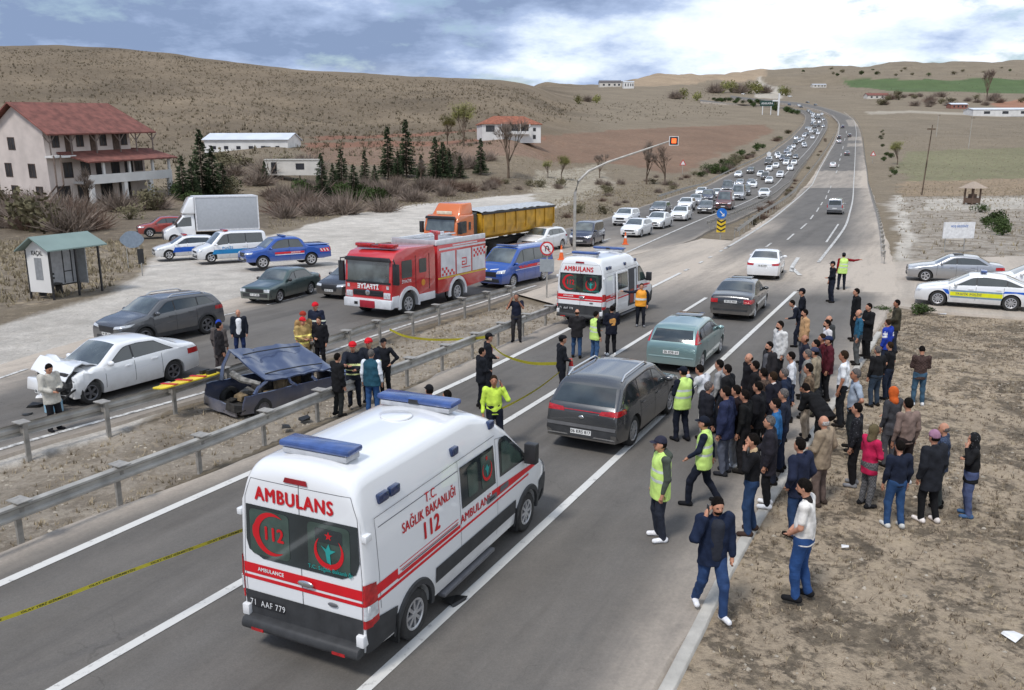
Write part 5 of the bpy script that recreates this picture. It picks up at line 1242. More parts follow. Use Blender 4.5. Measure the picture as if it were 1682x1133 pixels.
S12=Car(4.86,1.86,[(2.43,.24),(2.43,.64),(2.34,.76),(1.8,.88),(1.15,.98),(.30,1.44),(-.3,1.48),(-1.1,1.42),(-2.0,1.06),(-2.33,1.0),(-2.40,.86),(-2.43,.32)],[(2.43,.74),(1.1,.94),(0,.96),(-2.43,1.02)],(1.48,-1.36),.335)
S12cfg=lambda**k:sedan_cfg(S12,ws=(1.12,.34),rw=(-1.12,-1.96,'top'),dlo=(-1.9,-1.2),pillars=[.02,-1.15],seams=[1.05,.02,-1.05],handles=[.22,-.85],hood=(2.1,1.2),spokes=10,**k)
pc=car('police_car',S12,WHITE,S12cfg(plate='71 A 4004'));tag(pc,'white traffic police saloon with yellow and blue side livery parked on the right verge','police car','police cars')
for sd in(1,-1):
 m=MB();S12.patch(m,'side',[(-1.02,.52),(1.02,.52),(1.02,.70),(-1.02,.70)],12,2,.006,sd);lv=m.build('yellow_stripe',LIVY,pc)
 m=MB();S12.patch(m,'side',[(-1.0,.71),(1.02,.71),(1.02,.78),(-1.0,.78)],12,1,.006,sd);S12.patch(m,'side',[(-1.0,.44),(1.0,.44),(1.0,.505),(-1.0,.505)],12,1,.006,sd);m.build('blue_stripe',mat('grey_blue_livery',(.16,.27,.36),.4),pc)
 m=MB();S12.poly(m,'side',[(1.03,.56),(1.10,.78),(1.34,.80),(1.16,.60)],.007,sd);S12.poly(m,'side',[(-1.0,.74),(-1.1,.84),(-1.85,.84),(-2.0,.72),(-1.5,.78)],.007,sd);m.build('blue_flash',LIVB,pc)
 m=MB();S12.text(m,'side','TRAFİK POLİSİ',(.30,.61),.13,.009,sd,bold=.003,sx=1.1);m.build('side_lettering',GREYL,lv,smooth=0)
m=MB();m.box(-.35,-.10,-.5,.5,1.55,1.63);m.build('light_bar',BLUEL,pc,bevel=.02)
wheels_at(pc,S12,(1654,511),(1543,503),+1)
pc2=car('police_car',S12,WHITE,S12cfg(plate='71 A 4011'));tag(pc2,'plain white saloon at the right edge of the picture behind the marked police car','car')
place(pc2,1648,484,292,(S12.wheels[0],.85))
pk_s=Car(5.3,1.85,[(2.65,.42),(2.65,.88),(2.56,1.0),(2.1,1.10),(1.50,1.16),(.82,1.72),(.3,1.78),(-.60,1.76),(-.88,1.60),(-1.02,1.30),(-1.2,1.22),(-2.55,1.20),(-2.63,1.10),(-2.65,.52)],[(2.65,.95),(1.4,1.10),(0,1.13),(-2.65,1.12)],(1.70,-1.35),.39,sill=.42,tumble=.26,tail=(.2,.03))
pk=car('pickup_truck',pk_s,BLUEV,dict(ws=(1.46,.86),rw=None,dlo=(-.90,-.62),pillars=[.02],seams=[1.32,.02,-.98],handles=[.18,-.85],hood=(2.4,1.6),cladding=False,hl=[(.42,.86),(.86,.90),(.86,1.0),(.48,.98)],tl=[(.78,.86),(.90,.86),(.90,1.14),(.80,1.14)],grille=[(-.36,.72),(.36,.72),(.40,.96),(-.40,.96)],intake=[(-.8,.46),(.8,.46),(.8,.64),(-.8,.64)],rbump=[(-.82,.46),(.82,.46),(.82,.62),(-.82,.62)],rp=.7,fp=.60,ww=.25,plate='JAA 710',spokes=6));tag(pk,'blue gendarmerie pickup truck with red and white side stripe parked on the gravel','pickup truck')
for sd in(1,-1):
 m=MB();pk_s.patch(m,'side',[(-.9,.82),(.95,.82),(.95,.94),(-.9,.94)],12,1,.006,sd);pk_s.poly(m,'side',[(-2.55,.80),(-1.95,.80),(-1.9,1.0),(-2.5,1.05)],.006,sd);m.build('red_stripe',REDL,pk)
 m=MB();pk_s.patch(m,'side',[(-.9,.76),(.95,.76),(.95,.80),(-.9,.80)],12,1,.006,sd);pk_s.text(m,'side','JANDARMA',(-.35,.88),.11,.010,sd,bold=.003)
 for k in range(3):pk_s.poly(m,'side',[(-2.5+k*.2,.84),(-2.42+k*.2,.84),(-2.32+k*.2,1.0),(-2.40+k*.2,1.0)],.010,sd)
 m.build('white_stripe',WALLW,pk,smooth=0)
 m=MB();m.box(-.85,1.25,sd*.95-.06,sd*.95+.04,.38,.42);m.build('side_step',ALLOY,pk,bevel=.01)
m=MB();m.box(-2.58,-1.22,-.84,.84,1.235,1.275);m.build('load_cover',BLUEV,pk,bevel=.015)
m=MB();m.box(.05,.28,-.5,.5,1.81,1.90);m.build('light_bar',[BLUEL],pk,bevel=.02)
wheels_at(pk,pk_s,(511,436),(434,442),+1)
pv,S13=mkcar(lambda:mpv_spec(4.4,1.80,1.88),mpv_cfg,'police_van',WHITE,'white police van with blue POLİS band between the police hatchback and the blue pickup','police van',plate='71 A 0155')
for sd in(1,-1):
 m=MB();S13.patch(m,'side',[(-1.95,.52),(1.35,.52),(1.20,.80),(-1.95,.80)],18,3,.006,sd);lv=m.build('blue_band',LIVC,pv)
 m=MB();S13.text(m,'side','POLİS',(.35,.88),.20,.008,sd,bold=.006,sx=1.2);m.build('side_lettering',LIVC,pv,smooth=0)
m=MB();m.box(.15,.40,.02,.5,1.91,2.0,0);m.box(.15,.40,-.5,-.02,1.91,2.0,1);m.build('light_bar',[LAMPR,BLUEL],pv,bevel=.02)
place(pv,348,432,236,(S13.wheels[0],.85))
ph,S14=mkcar(lambda:hatch_spec(4.1,1.73,1.46),hatch_cfg,'police_car',WHITE,'small white police hatchback with blue doors, leftmost of the police vehicles','police car',plate='71 A 0102');ph['group']='police cars'
for sd in(1,-1):
 m=MB();S14.poly(m,'side',[(1.0,.45),(.86,.78),(-1.0,.78),(-1.0,.50)],.006,sd);m.build('blue_band',LIVB,ph)
m=MB();m.box(-.05,.20,.02,.45,1.50,1.58,0);m.box(-.05,.20,-.45,-.02,1.50,1.58,1);m.build('light_bar',[LAMPR,BLUEL],ph,bevel=.02)
place(ph,279,427,238,(S14.wheels[0],.82))
mb_s=van_spec(4.98,1.98,1.97)
mb=car('minibus',mb_s,BLUEV,van_cfg(mb_s,plate='JAA 713'));tag(mb,'blue gendarmerie minibus with red stripe to the right of the fire engine','minibus')
for sd in(1,-1):
 m=MB();mb_s.patch(m,'side',[(-2.2,.92),(.95,.92),(1.1,1.06),(-2.2,1.06)],14,1,.006,sd);lv=m.build('red_stripe',REDL,mb)
 m=MB();mb_s.text(m,'side','JANDARMA',(-1.1,.99),.14,.010,sd,bold=.004);mb_s.patch(m,'side',[(-2.2,.87),(1.4,.87),(1.4,.895),(-2.2,.895)],14,1,.006,sd);m.build('side_lettering',WALLW,lv,smooth=0)
 m=MB();mb_s.poly(m,'front',[(sd*.1,.94),(sd*.5,1.0),(sd*.52,1.03),(sd*.1,.98)],.012);m.build('white_flash',WALLW,mb)
m=MB();m.box(.55,.82,-.6,.6,2.0,2.08);m.build('light_bar',BLUEL,mb,bevel=.02)
place(mb,843,473,213,(mb_s.wheels[0],.92))
S15=sedan_spec(4.53,1.79,1.48)
def crumple(P):
 Q=P.copy();x=P[...,0];y=P[...,1];z=P[...,2]
 k=np.clip((x-.85)/1.4,0,1)
 n1=fbm(x*3+7,y*3+z*2,1.,4,51);n2=fbm(x*3+3,y*3-z*2,1.,4,52);n3=fbm(x*4,y*4+z,1.,4,53)
 Q[...,0]=x-k**1.5*(.30+.25*np.clip(-y,0,1))+n1*k*.30
 Q[...,1]=y+n2*k*.22;Q[...,2]=z+k*(n3*.30)+np.where(z>.72,k*(1-np.abs(k-.55)*1.6)*.20,0)
 return Q
class Crash(Car):
 def shell(s,**k):return Car.shell(s,warp=crumple)
S15.__class__=Crash
cw=car('crashed_car',S15,WHITE,sedan_cfg(S15,rim=ALLOYD,plate='06 CTD 15',hood=(2.0,1.9),hl=[(.55,.62),(.56,.62),(.56,.63),(.55,.63)],grille=None,intake=None))
cw.children
tag(cw,'white saloon car with its front crushed and bonnet buckled up, on the far carriageway','car')
m=MB();m.box(1.15,1.95,-.60,.72,.45,.93);m.ell((1.75,.55,.62),(.30,.28,.26),10,7);m.ell((1.9,.1,.55),(.22,.35,.2),9,6);m.build('engine_bay',mat('engine_dark',(.03,.03,.03),.7,var=.5,vscale=14,bump=.8,bscale=14),cw,smooth=0)
m=MB();P=[]
for i in range(11):
 x=.98+i*.105;row=[]
 for j in range(9):
  y=-.74+j*.185;lift=.15*math.sin(i/10*PI)+(.06 if i>6 else 0)*(1-(j/8));row.append((x,y,.98+lift+random.uniform(-.025,.025)+(.10 if(i>4 and j<3)else 0)-(.22*max(0,i-7)/3)))
 P.append(row)
m.grid(P);P2=[[(a,b_,c-.03)for a,b_,c in r_]for r_ in P];m.grid(P2);m.grid([[r_[-1]for r_ in P],[r_[-1]for r_ in P2]]);m.grid([P[-1],P2[-1]]);m.grid([P[0],P2[0]]);m.grid([[r_[0]for r_ in P],[r_[0]for r_ in P2]])
m.build('buckled_bonnet',[WHITE],cw,smooth=25)
m=MB();m.hexa([(1.9,-.9,.42),(2.2,-.75,.40),(2.25,.1,.45),(1.95,0,.48),(1.85,-.92,.70),(2.12,-.8,.72),(2.2,.05,.74),(1.9,-.05,.76)]);m.build('torn_bumper',WHITE,cw,bevel=.03)
m=MB();m.tube([(1.8,.8,.5),(2.0,.86,.45),(2.15,.80,.30),(2.1,.7,.18)],.03,6);m.tube([(1.7,.7,.6),(2.05,.6,.5),(2.2,.3,.3)],.025,6);m.tube([(1.9,.3,.4),(2.25,.5,.28),(2.3,.8,.25)],.02,6);m.build('hanging_wires',DARK,cw)
place(cw,152,664,209,(S15.wheels[0],.84))
BLUEW=paint('wreck_blue',(.038,.058,.125),.15,.45)
def wreck():
 root=thing('wrecked_car','crushed dark blue estate car without windows lying between the guardrails','car')
 rr=lambda a=.03:random.uniform(-a,a)
 def sheet(pts,name,mt=BLUEW,th=.03,n=(10,6),dent=.04,par=root,nrm=(0,0,1)):
  A,B,C,D=[Vector(p)for p in pts];N_=Vector(nrm);m=MB();P=[]
  for i in range(n[0]+1):
   u=i/n[0];row=[]
   for j in range(n[1]+1):
    v=j/n[1];p=(A.lerp(B,u)).lerp(D.lerp(C,u),v)
    d=float(fbm(p.x*2.2+5,p.y*2.2+p.z*2.2,1.,4,61));row.append(p+N_*d*dent*4)
   P.append(row)
  Q=[[p-N_*th for p in r_]for r_ in P];m.grid(P);m.grid(Q,flip=True)
  for a,b_ in((P[0],Q[0]),(P[-1],Q[-1]),([r_[0]for r_ in P],[r_[0]for r_ in Q]),([r_[-1]for r_ in P],[r_[-1]for r_ in Q])):m.grid([a,b_])
  return m.build(name,mt,par,smooth=28)
 IN=mat('torn_interior',(.03,.027,.024),.85,var=.6,vscale=7);TAN=mat('torn_foam',(.22,.16,.09),.9,var=.5,vscale=6);RUSTG=mat('bare_metal',(.20,.19,.17),.6,.3,var=.5,vscale=8)
 sheet([(-1.95,-.72,.30),(2.15,-.70,.26),(2.15,.70,.30),(-1.95,.72,.34)],'floor',IN,dent=.03)
 rf=sheet([(-1.30,-.80,1.52),(1.25,-.86,1.56),(1.18,.72,1.02),(-1.35,.70,1.00)],'roof',BLUEW,.04,(18,12),.055)
 for y in(-.50,.48):
  m=MB();zz=1.33-.33*y;m.tube([(-1.1,y,zz-.02),(-.3,y+.02,zz+.02),(.5,y,zz+.01),(1.0,y,zz-.02)],.018,6);m.build('roof_rail',TRIM,rf)
 sheet([(-1.9,.78,.82),(1.95,.80,.74),(2.0,.76,.22),(-1.9,.80,.26)],'door_panel',BLUEW,.05,(18,6),.06,nrm=(0,1,0))
 sheet([(-1.9,-.78,.85),(2.05,-.76,.78),(2.1,-.74,.22),(-1.9,-.80,.26)],'door_panel',BLUEW,.05,(18,6),.06,nrm=(0,1,0))
 sheet([(-2.0,-.76,.84),(-2.0,.76,.84),(-2.05,.74,.26),(-2.05,-.74,.26)],'front_panel',BLUEW,.05,(8,5),.05,nrm=(1,0,0))
 sheet([(2.12,-.72,.50),(2.22,.72,.44),(2.2,.7,.20),(2.12,-.7,.20)],'tail_panel',BLUEW,.05,(8,4),.05,nrm=(1,0,0))
 sheet([(-2.0,-.70,.86),(-1.30,-.68,.92),(-1.30,.66,.90),(-2.0,.70,.82)],'bonnet',BLUEW,.03,(8,8),.06)
 for p in([(1.2,-.84,1.54),(1.55,-.75,.78)],[(1.10,.68,1.0),(1.62,.78,.72)],[(.35,.68,1.0),(.15,.80,.76)],[(.4,-.82,1.5),(.3,-.78,.8)],[(-.55,.68,1.0),(-.62,.80,.78)],[(-1.3,.66,.98),(-1.75,.78,.78)],[(-1.25,-.78,1.48),(-1.7,-.78,.82)]):
  m=MB();q=Vector(p[0]).lerp(Vector(p[1]),.5)+Vector((rr(.08),rr(.05),0));m.tube([p[0],q,p[1]],[.045,.05,.06],6);m.build('pillar',BLUEW,root)
 for x,y,mt in((.55,.32,TAN),(.45,-.35,IN),(-.45,.34,IN),(-.5,-.3,TAN)):
  m=MB();m.box(x-.22,x+.22,y-.24,y+.24,.34,.56);m.box(x-.30,x-.14,y-.24,y+.24,.5,1.02,R=Matrix.Rotation(.3+rr(.3),3,'Y'));m.build('seat',mt,root,bevel=.05)
 for k in range(22):
  a=Vector((random.uniform(-1.8,2.1),random.uniform(-.6,.6),.34));m=MB();s_=random.uniform(.08,.2)
  m.hexa([a+Vector((rr(.05)+dx*s_,rr(.05)+dy*s_,dz*s_*random.uniform(.4,1.2)))for dz in(0,1)for dx,dy in((-1,-1),(1,-1),(1,1),(-1,1))]);m.build('torn_fitting',random.choice([IN,RUSTG,TAN]),root,smooth=0)
 m=MB();m.tube([(1.2,-.7,.85),(1.5,-.3,1.05),(1.55,.2,1.0),(1.3,.65,.95)],[.07,.10,.09,.06],8);m.build('bent_hatch_frame',RUSTG,root)
 for x in(-1.35,1.30):
  for sd in(1,-1):wheel(root,x,sd*.72,.30,.19,ALLOYD,8,.62)
 return root
WR=wreck();WR.location=(-6.5,22.4,-.26);WR.rotation_euler=(math.radians(-3),math.radians(-3),PI/2-math.radians(217));WR.scale=(.92,1.0,1.0)
LCc=sl([(690,480),(820,447),(949,413),(1005,392),(1060,379),(1118,358),(1180,330),(1230,305),(1262,282),(1304,251),(1325,229),(1338,210),(1340,197),(1335,186),(1310,177),(1250,170),(1180,167)],step=2.)
RCc=sl([(1160,490),(1263,403),(1343,345),(1373,285),(1388,223),(1391,205),(1385,194),(1370,186),(1330,175),(1200,159)],step=2.)
def road_yaw(p,line):
 i=int(np.argmin((line[:,0]-p.x)**2+(line[:,1]-p.y)**2));i=min(max(i,2),len(line)-3);d=line[i+2]-line[i-2];return math.degrees(math.atan2(d[0],d[1]))
PC={'w':WHITE,'b':BLACKM,'g':GREYC,'s':SILV,'m':MAROON,'n':NAVY,'r':REDC,'l':paint('light_grey_blue',(.25,.27,.32),.4)}
NMC={'w':'white','b':'black','g':'dark grey','s':'silver','m':'maroon','n':'navy','r':'red','l':'pale blue-grey'}
TYPES={'sed':(sedan_spec,sedan_cfg,'saloon_car','saloon'),'hat':(hatch_spec,hatch_cfg,'hatchback','hatchback'),'suv':(suv_spec,lambda S:suv_cfg(S,rails=None),'crossover','crossover'),'mpv':(mpv_spec,mpv_cfg,'people_carrier','high-roofed car'),'van':(lambda:van_spec(5.3,2.0,2.35),van_cfg,'van','van')}
PROTO={}
def proto(t):
 if t not in PROTO:
  sp,cf,nm,_=TYPES[t];S=sp();o=car(nm,S,WHITE,{k:v for k,v in cf(S).items()if k!='plate'},1);PROTO[t]=[o,S,False]
 return PROTO[t]
FARP={}
def farproto(t):
 """one mesh: body, dark glass, wheels, lamps for a car only a few pixels long"""
 if t not in FARP:
  sp,cf,nm,_=TYPES[t];S=sp();b=S.shell(step=2);c=cf(S)
  xb,xt=c['ws'];X=np.linspace(c['dlo'][0],xb-.05,9)
  for sd in(1,-1):b.grid([[S.S(x,z0+(max(z0,float(S.T(x))-.12)-z0)*j/2,sd,.012)for j in range(3)for z0 in[float(S.belt(x))+.02]]for x in X],1)
  b.grid([[S.top(xb+(xt-xb)*i/4,(float(S.hw(xb,1.1))-.22)*(j/2-1),.012)for j in range(5)]for i in range(5)],1)
  if c['rw'][2]=='top':b.grid([[S.top(c['rw'][0]+(c['rw'][1]-c['rw'][0])*i/3,(float(S.hw(0,1.1))-.3)*(j/2-1),.012)for j in range(5)]for i in range(4)],1)
  else:S.patch(b,'rear',[(-.6,c['rw'][3]),(.6,c['rw'][3]),(.55,c['rw'][4]),(-.55,c['rw'][4])],4,2,.012,1,1)
  for sd in(1,-1):
   S.patch(b,'front',[(p[0]*sd,p[1])for p in c['hl']],4,1,.015,1,3);S.patch(b,'rear',[(p[0]*sd,p[1])for p in c['tl']],4,1,.015,1,4)
   for wx in S.wheels:b.lathe([(.001,sd*(S.W/2-.02)),(S.R,sd*(S.W/2-.03)),(S.R,sd*(S.W/2-.25))],(wx,0,S.R),'y',12,2)
  S.patch(b,'front',c['grille'],4,1,.012,1,2)
  o=b.build(nm,[WHITE,GLASS,RUB,LAMPC,LAMPR],smooth=38);FARP[t]=[o,S,False]
 return FARP[t]
def traffic(t,c,px,py,line,flip,label,near,group,dyaw=0.,ln=None):
 P=proto(t)if near else farproto(t)
 if not P[2]:o=P[0];P[2]=True;first=True
 else:o=dup(P[0]);first=False
 if PC[c]is not WHITE:
  for q in[o]+list(o.children_recursive):
   if q.type=='MESH':
    for i,s_ in enumerate(q.material_slots):
     if q.data.materials[i]is WHITE or q.data.materials[i]==WHITE:s_.link='OBJECT';s_.material=PC[c]
 p=G(px,py);yaw=road_yaw(p,line)+(180 if flip else 0)+dyaw
 S=P[1];place(o,px,py,yaw,(S.xf if flip else S.xr,0));return tag(o,label,'car' if t!='van' else 'van',group)
GQ='cars queued on the far carriageway'
Q1=[('suv','w',1018,372,'white crossover in the outer lane, left of the white hatchback by the cone'),('hat','w',1033,391,'white hatchback just behind the orange cone that stands in the road'),('sed','w',1071,377,'white saloon third in the inner lane of the queue'),('suv','g',1078,357,'blue-grey crossover behind the outer white crossover of the queue'),('sed','w',1113,364,'white saloon with wide dark grille left of the black car in the queue'),('suv','w',1123,348,'white crossover between the blue-grey and the black car in the queue'),('sed','b',1156,352,'black saloon next to the blue arrow sign in the queue'),('sed','s',1140,338,'silver car in the outer lane behind the white crossovers'),('mpv','n',1160,333,'dark high-roofed car behind the black saloon'),('van','m',1187,346,'maroon van in the inner lane of the queue'),('suv','w',1150,325,'white car at the left edge of the queue where the guardrail begins'),('sed','w',1175,326,'white saloon behind the maroon van'),('van','g',1193,318,'grey van towering over its neighbours in the queue'),('van','s',1210,330,'grey van behind the maroon van beside the turning lane'),('mpv','g',1223,322,'dark grey high-roofed car behind the grey vans'),('suv','w',1254,327,'white crossover alone in the turning lane'),('hat','s',1214,306,'silver hatchback behind the tall grey van'),('suv','l',1232,307,'pale lilac-grey car in the middle of the queue'),('sed','w',1262,302,'white saloon in the turning lane behind the white crossover'),('sed','w',1211,292,'white saloon on the outer lane below the triangular warning sign'),('suv','b',1231,286,'black crossover next to the triangular warning sign')]
for t,c,x,y,lb in Q1:traffic(t,c,x,y,LCc,True,lb,True,GQ)
Q2='w1248,291 w1262,282 w1280,293 w1273,277 b1260,272 w1278,261 n1284,265 w1297,281 g1292,268 w1303,272 b1285,264 s1295,258 w1276,258 g1306,262 w1262,267 w1334,229 w1306,238 w1307,230 s1317,232 b1326,223 w1332,219 w1343,222 b1338,211 s1352,210 w1337,202 s1352,199 b1340,195 w1336,190 w1317,178 w1313,175 b1341,174 b1329,170 w1301,160 w1224,156 n1298,174 w1320,240 s1296,247 w1290,272 w1350,190 s1325,213 w1255,296'.split()
tt=['sed','hat','suv','sed','mpv','hat'];used=set()
for i,q in enumerate(Q2):
 c=q[0];x,y=map(float,q[1:].split(','))
 lb=f"small {NMC[c]} car further up the queue on the hill"
 traffic(tt[i%6],c,x,y,LCc,True,lb,False,GQ+', '+NMC[c]+' ones up the hill')
TAKEN=[(o.location.x,o.location.y)for o in COL.objects if o.parent is None and str(o.get('group','')).startswith(GQ)]
_T=np.gradient(LCc[:,:2],axis=0);_T/=np.linalg.norm(_T,axis=1)[:,None];_rg=random.Random(4);_d=0
for i in range(3,len(LCc)-3):
 _d+=float(np.linalg.norm(LCc[i,:2]-LCc[i-1,:2]))
 if LCc[i,1]<150 or LCc[i,1]>640 or _d<7:continue
 _d=0
 for off in(-1.9,1.9):
  x,y=LCc[i,0]+_T[i,1]*off,LCc[i,1]-_T[i,0]*off
  if min((x-a)**2+(y-b_)**2 for a,b_ in TAKEN)<42 or _rg.random()<.22:continue
  c=_rg.choice('wwwwwsgblw');px,py=topix(x,y,float(base_z(x,y)));TAKEN.append((x,y))
  traffic(_rg.choice(tt),c,px,py,LCc,True,f"small {NMC[c]} car further up the queue on the hill",False,GQ+', '+NMC[c]+' ones up the hill')
GR='cars climbing the near carriageway'
traffic('mpv','s',1370,353,RCc,False,'silver high-roofed car driving up the hill past the junction, seen from behind',True,GR)
for t,c,x,y,lb in[('sed','w',1367.5,276,'white saloon climbing the hill ahead of the silver high-roofed car'),('sed','g',1391,256,'dark grey saloon in the right lane half way up the hill'),('sed','s',1378,236,'silver car with a dark car right ahead of it on the hill'),('suv','b',1378,229,'black car right ahead of the silver one on the hill'),('suv','b',1395,226,'small black car in the right lane high on the hill'),('suv','n',1384,211,'dark car highest of those climbing the hill')]:
 traffic(t,c,x,y,RCc,False,lb,False,GR)
def surface_nets(F,lo,h):
 """mesh of the zero level of the sampled field F (negative inside)"""
 nx,ny,nz=F.shape;ins=F<0
 c=np.zeros((nx-1,ny-1,nz-1),int)
 for dx in(0,1):
  for dy in(0,1):
   for dz in(0,1):c+=ins[dx:nx-1+dx,dy:ny-1+dy,dz:nz-1+dz]
 act=(c>0)&(c<8);idx=-np.ones(c.shape,int);ii=np.argwhere(act);idx[act]=np.arange(len(ii))
 acc=np.zeros((len(ii),3));cnt=np.zeros(len(ii));I,J,K=ii.T
 cor=[(a,b,d)for a in(0,1)for b in(0,1)for d in(0,1)]
 for p in range(8):
  for q in range(p+1,8):
   a,b=cor[p],cor[q]
   if sum(abs(a[k]-b[k])for k in range(3))!=1:continue
   fa=F[I+a[0],J+a[1],K+a[2]];fb=F[I+b[0],J+b[1],K+b[2]];m=(fa<0)!=(fb<0)
   t=np.where(m,fa/np.where(m,fa-fb,1),0)
   for k in range(3):acc[:,k]+=np.where(m,a[k]+t*(b[k]-a[k]),0)
   cnt+=m
 V=(ii+acc/cnt[:,None])*h+lo;quads=[]
 for ax in range(3):
  sl0=[slice(1,-1)]*3;sl0[ax]=slice(0,-1);sl1=[slice(1,-1)]*3;sl1[ax]=slice(1,None)
  a=ins[tuple(sl0)];b=ins[tuple(sl1)];e=np.argwhere(a!=b)
  if not len(e):continue
  off=np.array([1,1,1]);off[ax]=0;g=e+off;flip=a[tuple(e.T)]
  u,v=[k for k in range(3)if k!=ax];du=np.zeros(3,int);dv=np.zeros(3,int);du[u]=1;dv[v]=1
  q=np.stack([idx[tuple((g-du-dv).T)],idx[tuple((g-dv).T)],idx[tuple(g.T)],idx[tuple((g-du).T)]],1)
  if ax==1:flip=~flip
  q[~flip]=q[~flip][:,::-1];quads.append(q)
 return V,np.concatenate(quads)
class Blob:
 """smooth union of tapered capsules and ellipsoids"""
 def __init__(s,k=.025):s.p=[];s.k=k;s.cut=[];s.wr=None
 def cap(s,a,b,ra,rb,sy=1.,ax=None,k=None):s.p.append(('c',np.array(a,float),np.array(b,float),ra,rb,sy,ax,k));return s
 def ell(s,c,r,R=None,k=None):s.p.append(('e',np.array(c,float),np.array(r,float),R,k));return s
 def sub(s,n,d):s.cut.append((np.array(n,float),d));return s
 def field(s,P):
  F=None
  for q in s.p:
   if q[0]=='c':
    _,a,b,ra,rb,sy,ax,k=q;A,B,X=a,b,P
    if ax is not None:
     sc=1/sy;X=P+((P-a)@ax)[...,None]*ax*(sc-1);B=a+(b-a)+ax*((b-a)@ax)*(sc-1)
    d=B-A;t=np.clip(((X-A)@d)/max(d@d,1e-9),0,1)
    f=np.linalg.norm(X-A-t[...,None]*d,axis=-1)-(ra+(rb-ra)*t)
   else:
    _,c,r,R,k=q;X=P-c
    if R is not None:X=X@R
    l=np.linalg.norm(X/r,axis=-1);f=(l-1)*min(r)*(1 if max(r)<1.5*min(r)else 1.1)
   if F is None:F=f
   else:
    kk=k or s.k;h=np.clip(.5+.5*(F-f)/kk,0,1);F=F*(1-h)+f*h-kk*h*(1-h)
  if s.wr:
   for kx,ky,kz,ph in s.wr:F=F+.0022*np.sin(P[...,0]*kx+P[...,1]*ky+P[...,2]*kz+ph)
  for n,d in s.cut:F=np.maximum(F,(P@n)-d)
  return F
 def bounds(s):
  L=[];H=[]
  for q in s.p:
   if q[0]=='c':r=max(q[3],q[4])*max(1,q[5])+.03;L.append(np.minimum(q[1],q[2])-r);H.append(np.maximum(q[1],q[2])+r)
   else:r=max(q[2])+.03;L.append(q[1]-r);H.append(q[1]+r)
  return np.min(L,0),np.max(H,0)
 def mesh(s,h):
  lo,hi=s.bounds();n=np.ceil((hi-lo)/h).astype(int)+1
  g=np.stack(np.meshgrid(*[lo[k]+np.arange(n[k])*h for k in range(3)],indexing='ij'),-1)
  F=s.field(g);F[0]=F[-1]=1;F[:,0]=F[:,-1]=1;F[:,:,0]=F[:,:,-1]=1
  return surface_nets(F,lo,h)
def np_obj(name,V,Q,mats,parent=None,mi=None):
 me=bpy.data.meshes.new(name);me.from_pydata(V.tolist(),[],Q.tolist())
 for m in(mats if isinstance(mats,(list,tuple))else[mats]):me.materials.append(m)
 if mi is not None:me.polygons.foreach_set('material_index',mi)
 me.shade_smooth();o=bpy.data.objects.new(name,me);COL.objects.link(o)
 if parent is not None:o.parent=parent
 return o
SKIN=mat('skin',sgb(186,134,108),.55,var=.12,vscale=14);SKIN2=mat('skin_tan',sgb(162,110,84),.55,var=.12,vscale=14)
EYE=mat('eye_dark',(.03,.02,.02),.3);LIP=mat('lips',sgb(150,82,72),.5)
HAIRM={k:mat(n_,c_,.9,var=.5,vscale=40,spec=.08,bump=.6,bscale=60)for k,n_,c_ in(('k','black_hair',(.009,.007,.006)),('b','brown_hair',(.028,.017,.010)),('g','grey_hair',(.11,.10,.095)),('w','white_hair',(.36,.34,.32)))}
_cl={}
def cloth(c,pat=None):
 k=(tuple(c),pat)
 if k in _cl:return _cl[k]
 m=mat('cloth_%d_%d_%d%s'%(*[int(q)for q in c],pat or ''),sgb(*c),.85,var=.22,vscale=7,bump=.5,bscale=22,spec=.2)
 if pat:
  nt=m.node_tree;N=nt.nodes.new;L=nt.links.new;b=nt.nodes.get('Principled BSDF');src=b.inputs['Base Color'].links[0].from_socket
  tc=N('ShaderNodeTexCoord');w=N('ShaderNodeTexVoronoi' if pat in('camo','print')else 'ShaderNodeTexChecker')
  w.inputs['Scale'].default_value={'camo':14,'plaid':26,'print':20,'check':30}[pat];L(tc.outputs['Object'],w.inputs['Vector'])
  mx=N('ShaderNodeMix');mx.data_type='RGBA'
  if pat in('camo','print'):
   gt=N('ShaderNodeMath');gt.operation='LESS_THAN';L(w.outputs['Distance'],gt.inputs[0]);gt.inputs[1].default_value=.38 if pat=='camo' else .22;L(gt.outputs[0],mx.inputs[0])
  else:L(w.outputs['Fac'],mx.inputs[0])
  L(src,mx.inputs[6]);k2=.55 if sum(c)>150 else 3.2;mx.inputs[7].default_value=(*[min(.7,q*k2+(.04 if k2>1 else 0))for q in sgb(*c)],1);L(mx.outputs[2],b.inputs['Base Color'])
 _cl[k]=m;return m
HIVIS=mat('hi_vis_yellow',(.56,.78,.20),.6,var=.10,vscale=9,bump=.3,bscale=18);REFL=mat('reflective_band',(.62,.66,.62),.35,var=.1);ORV=mat('orange_vest',(.80,.32,.02),.6,var=.1,bump=.3,bscale=18)
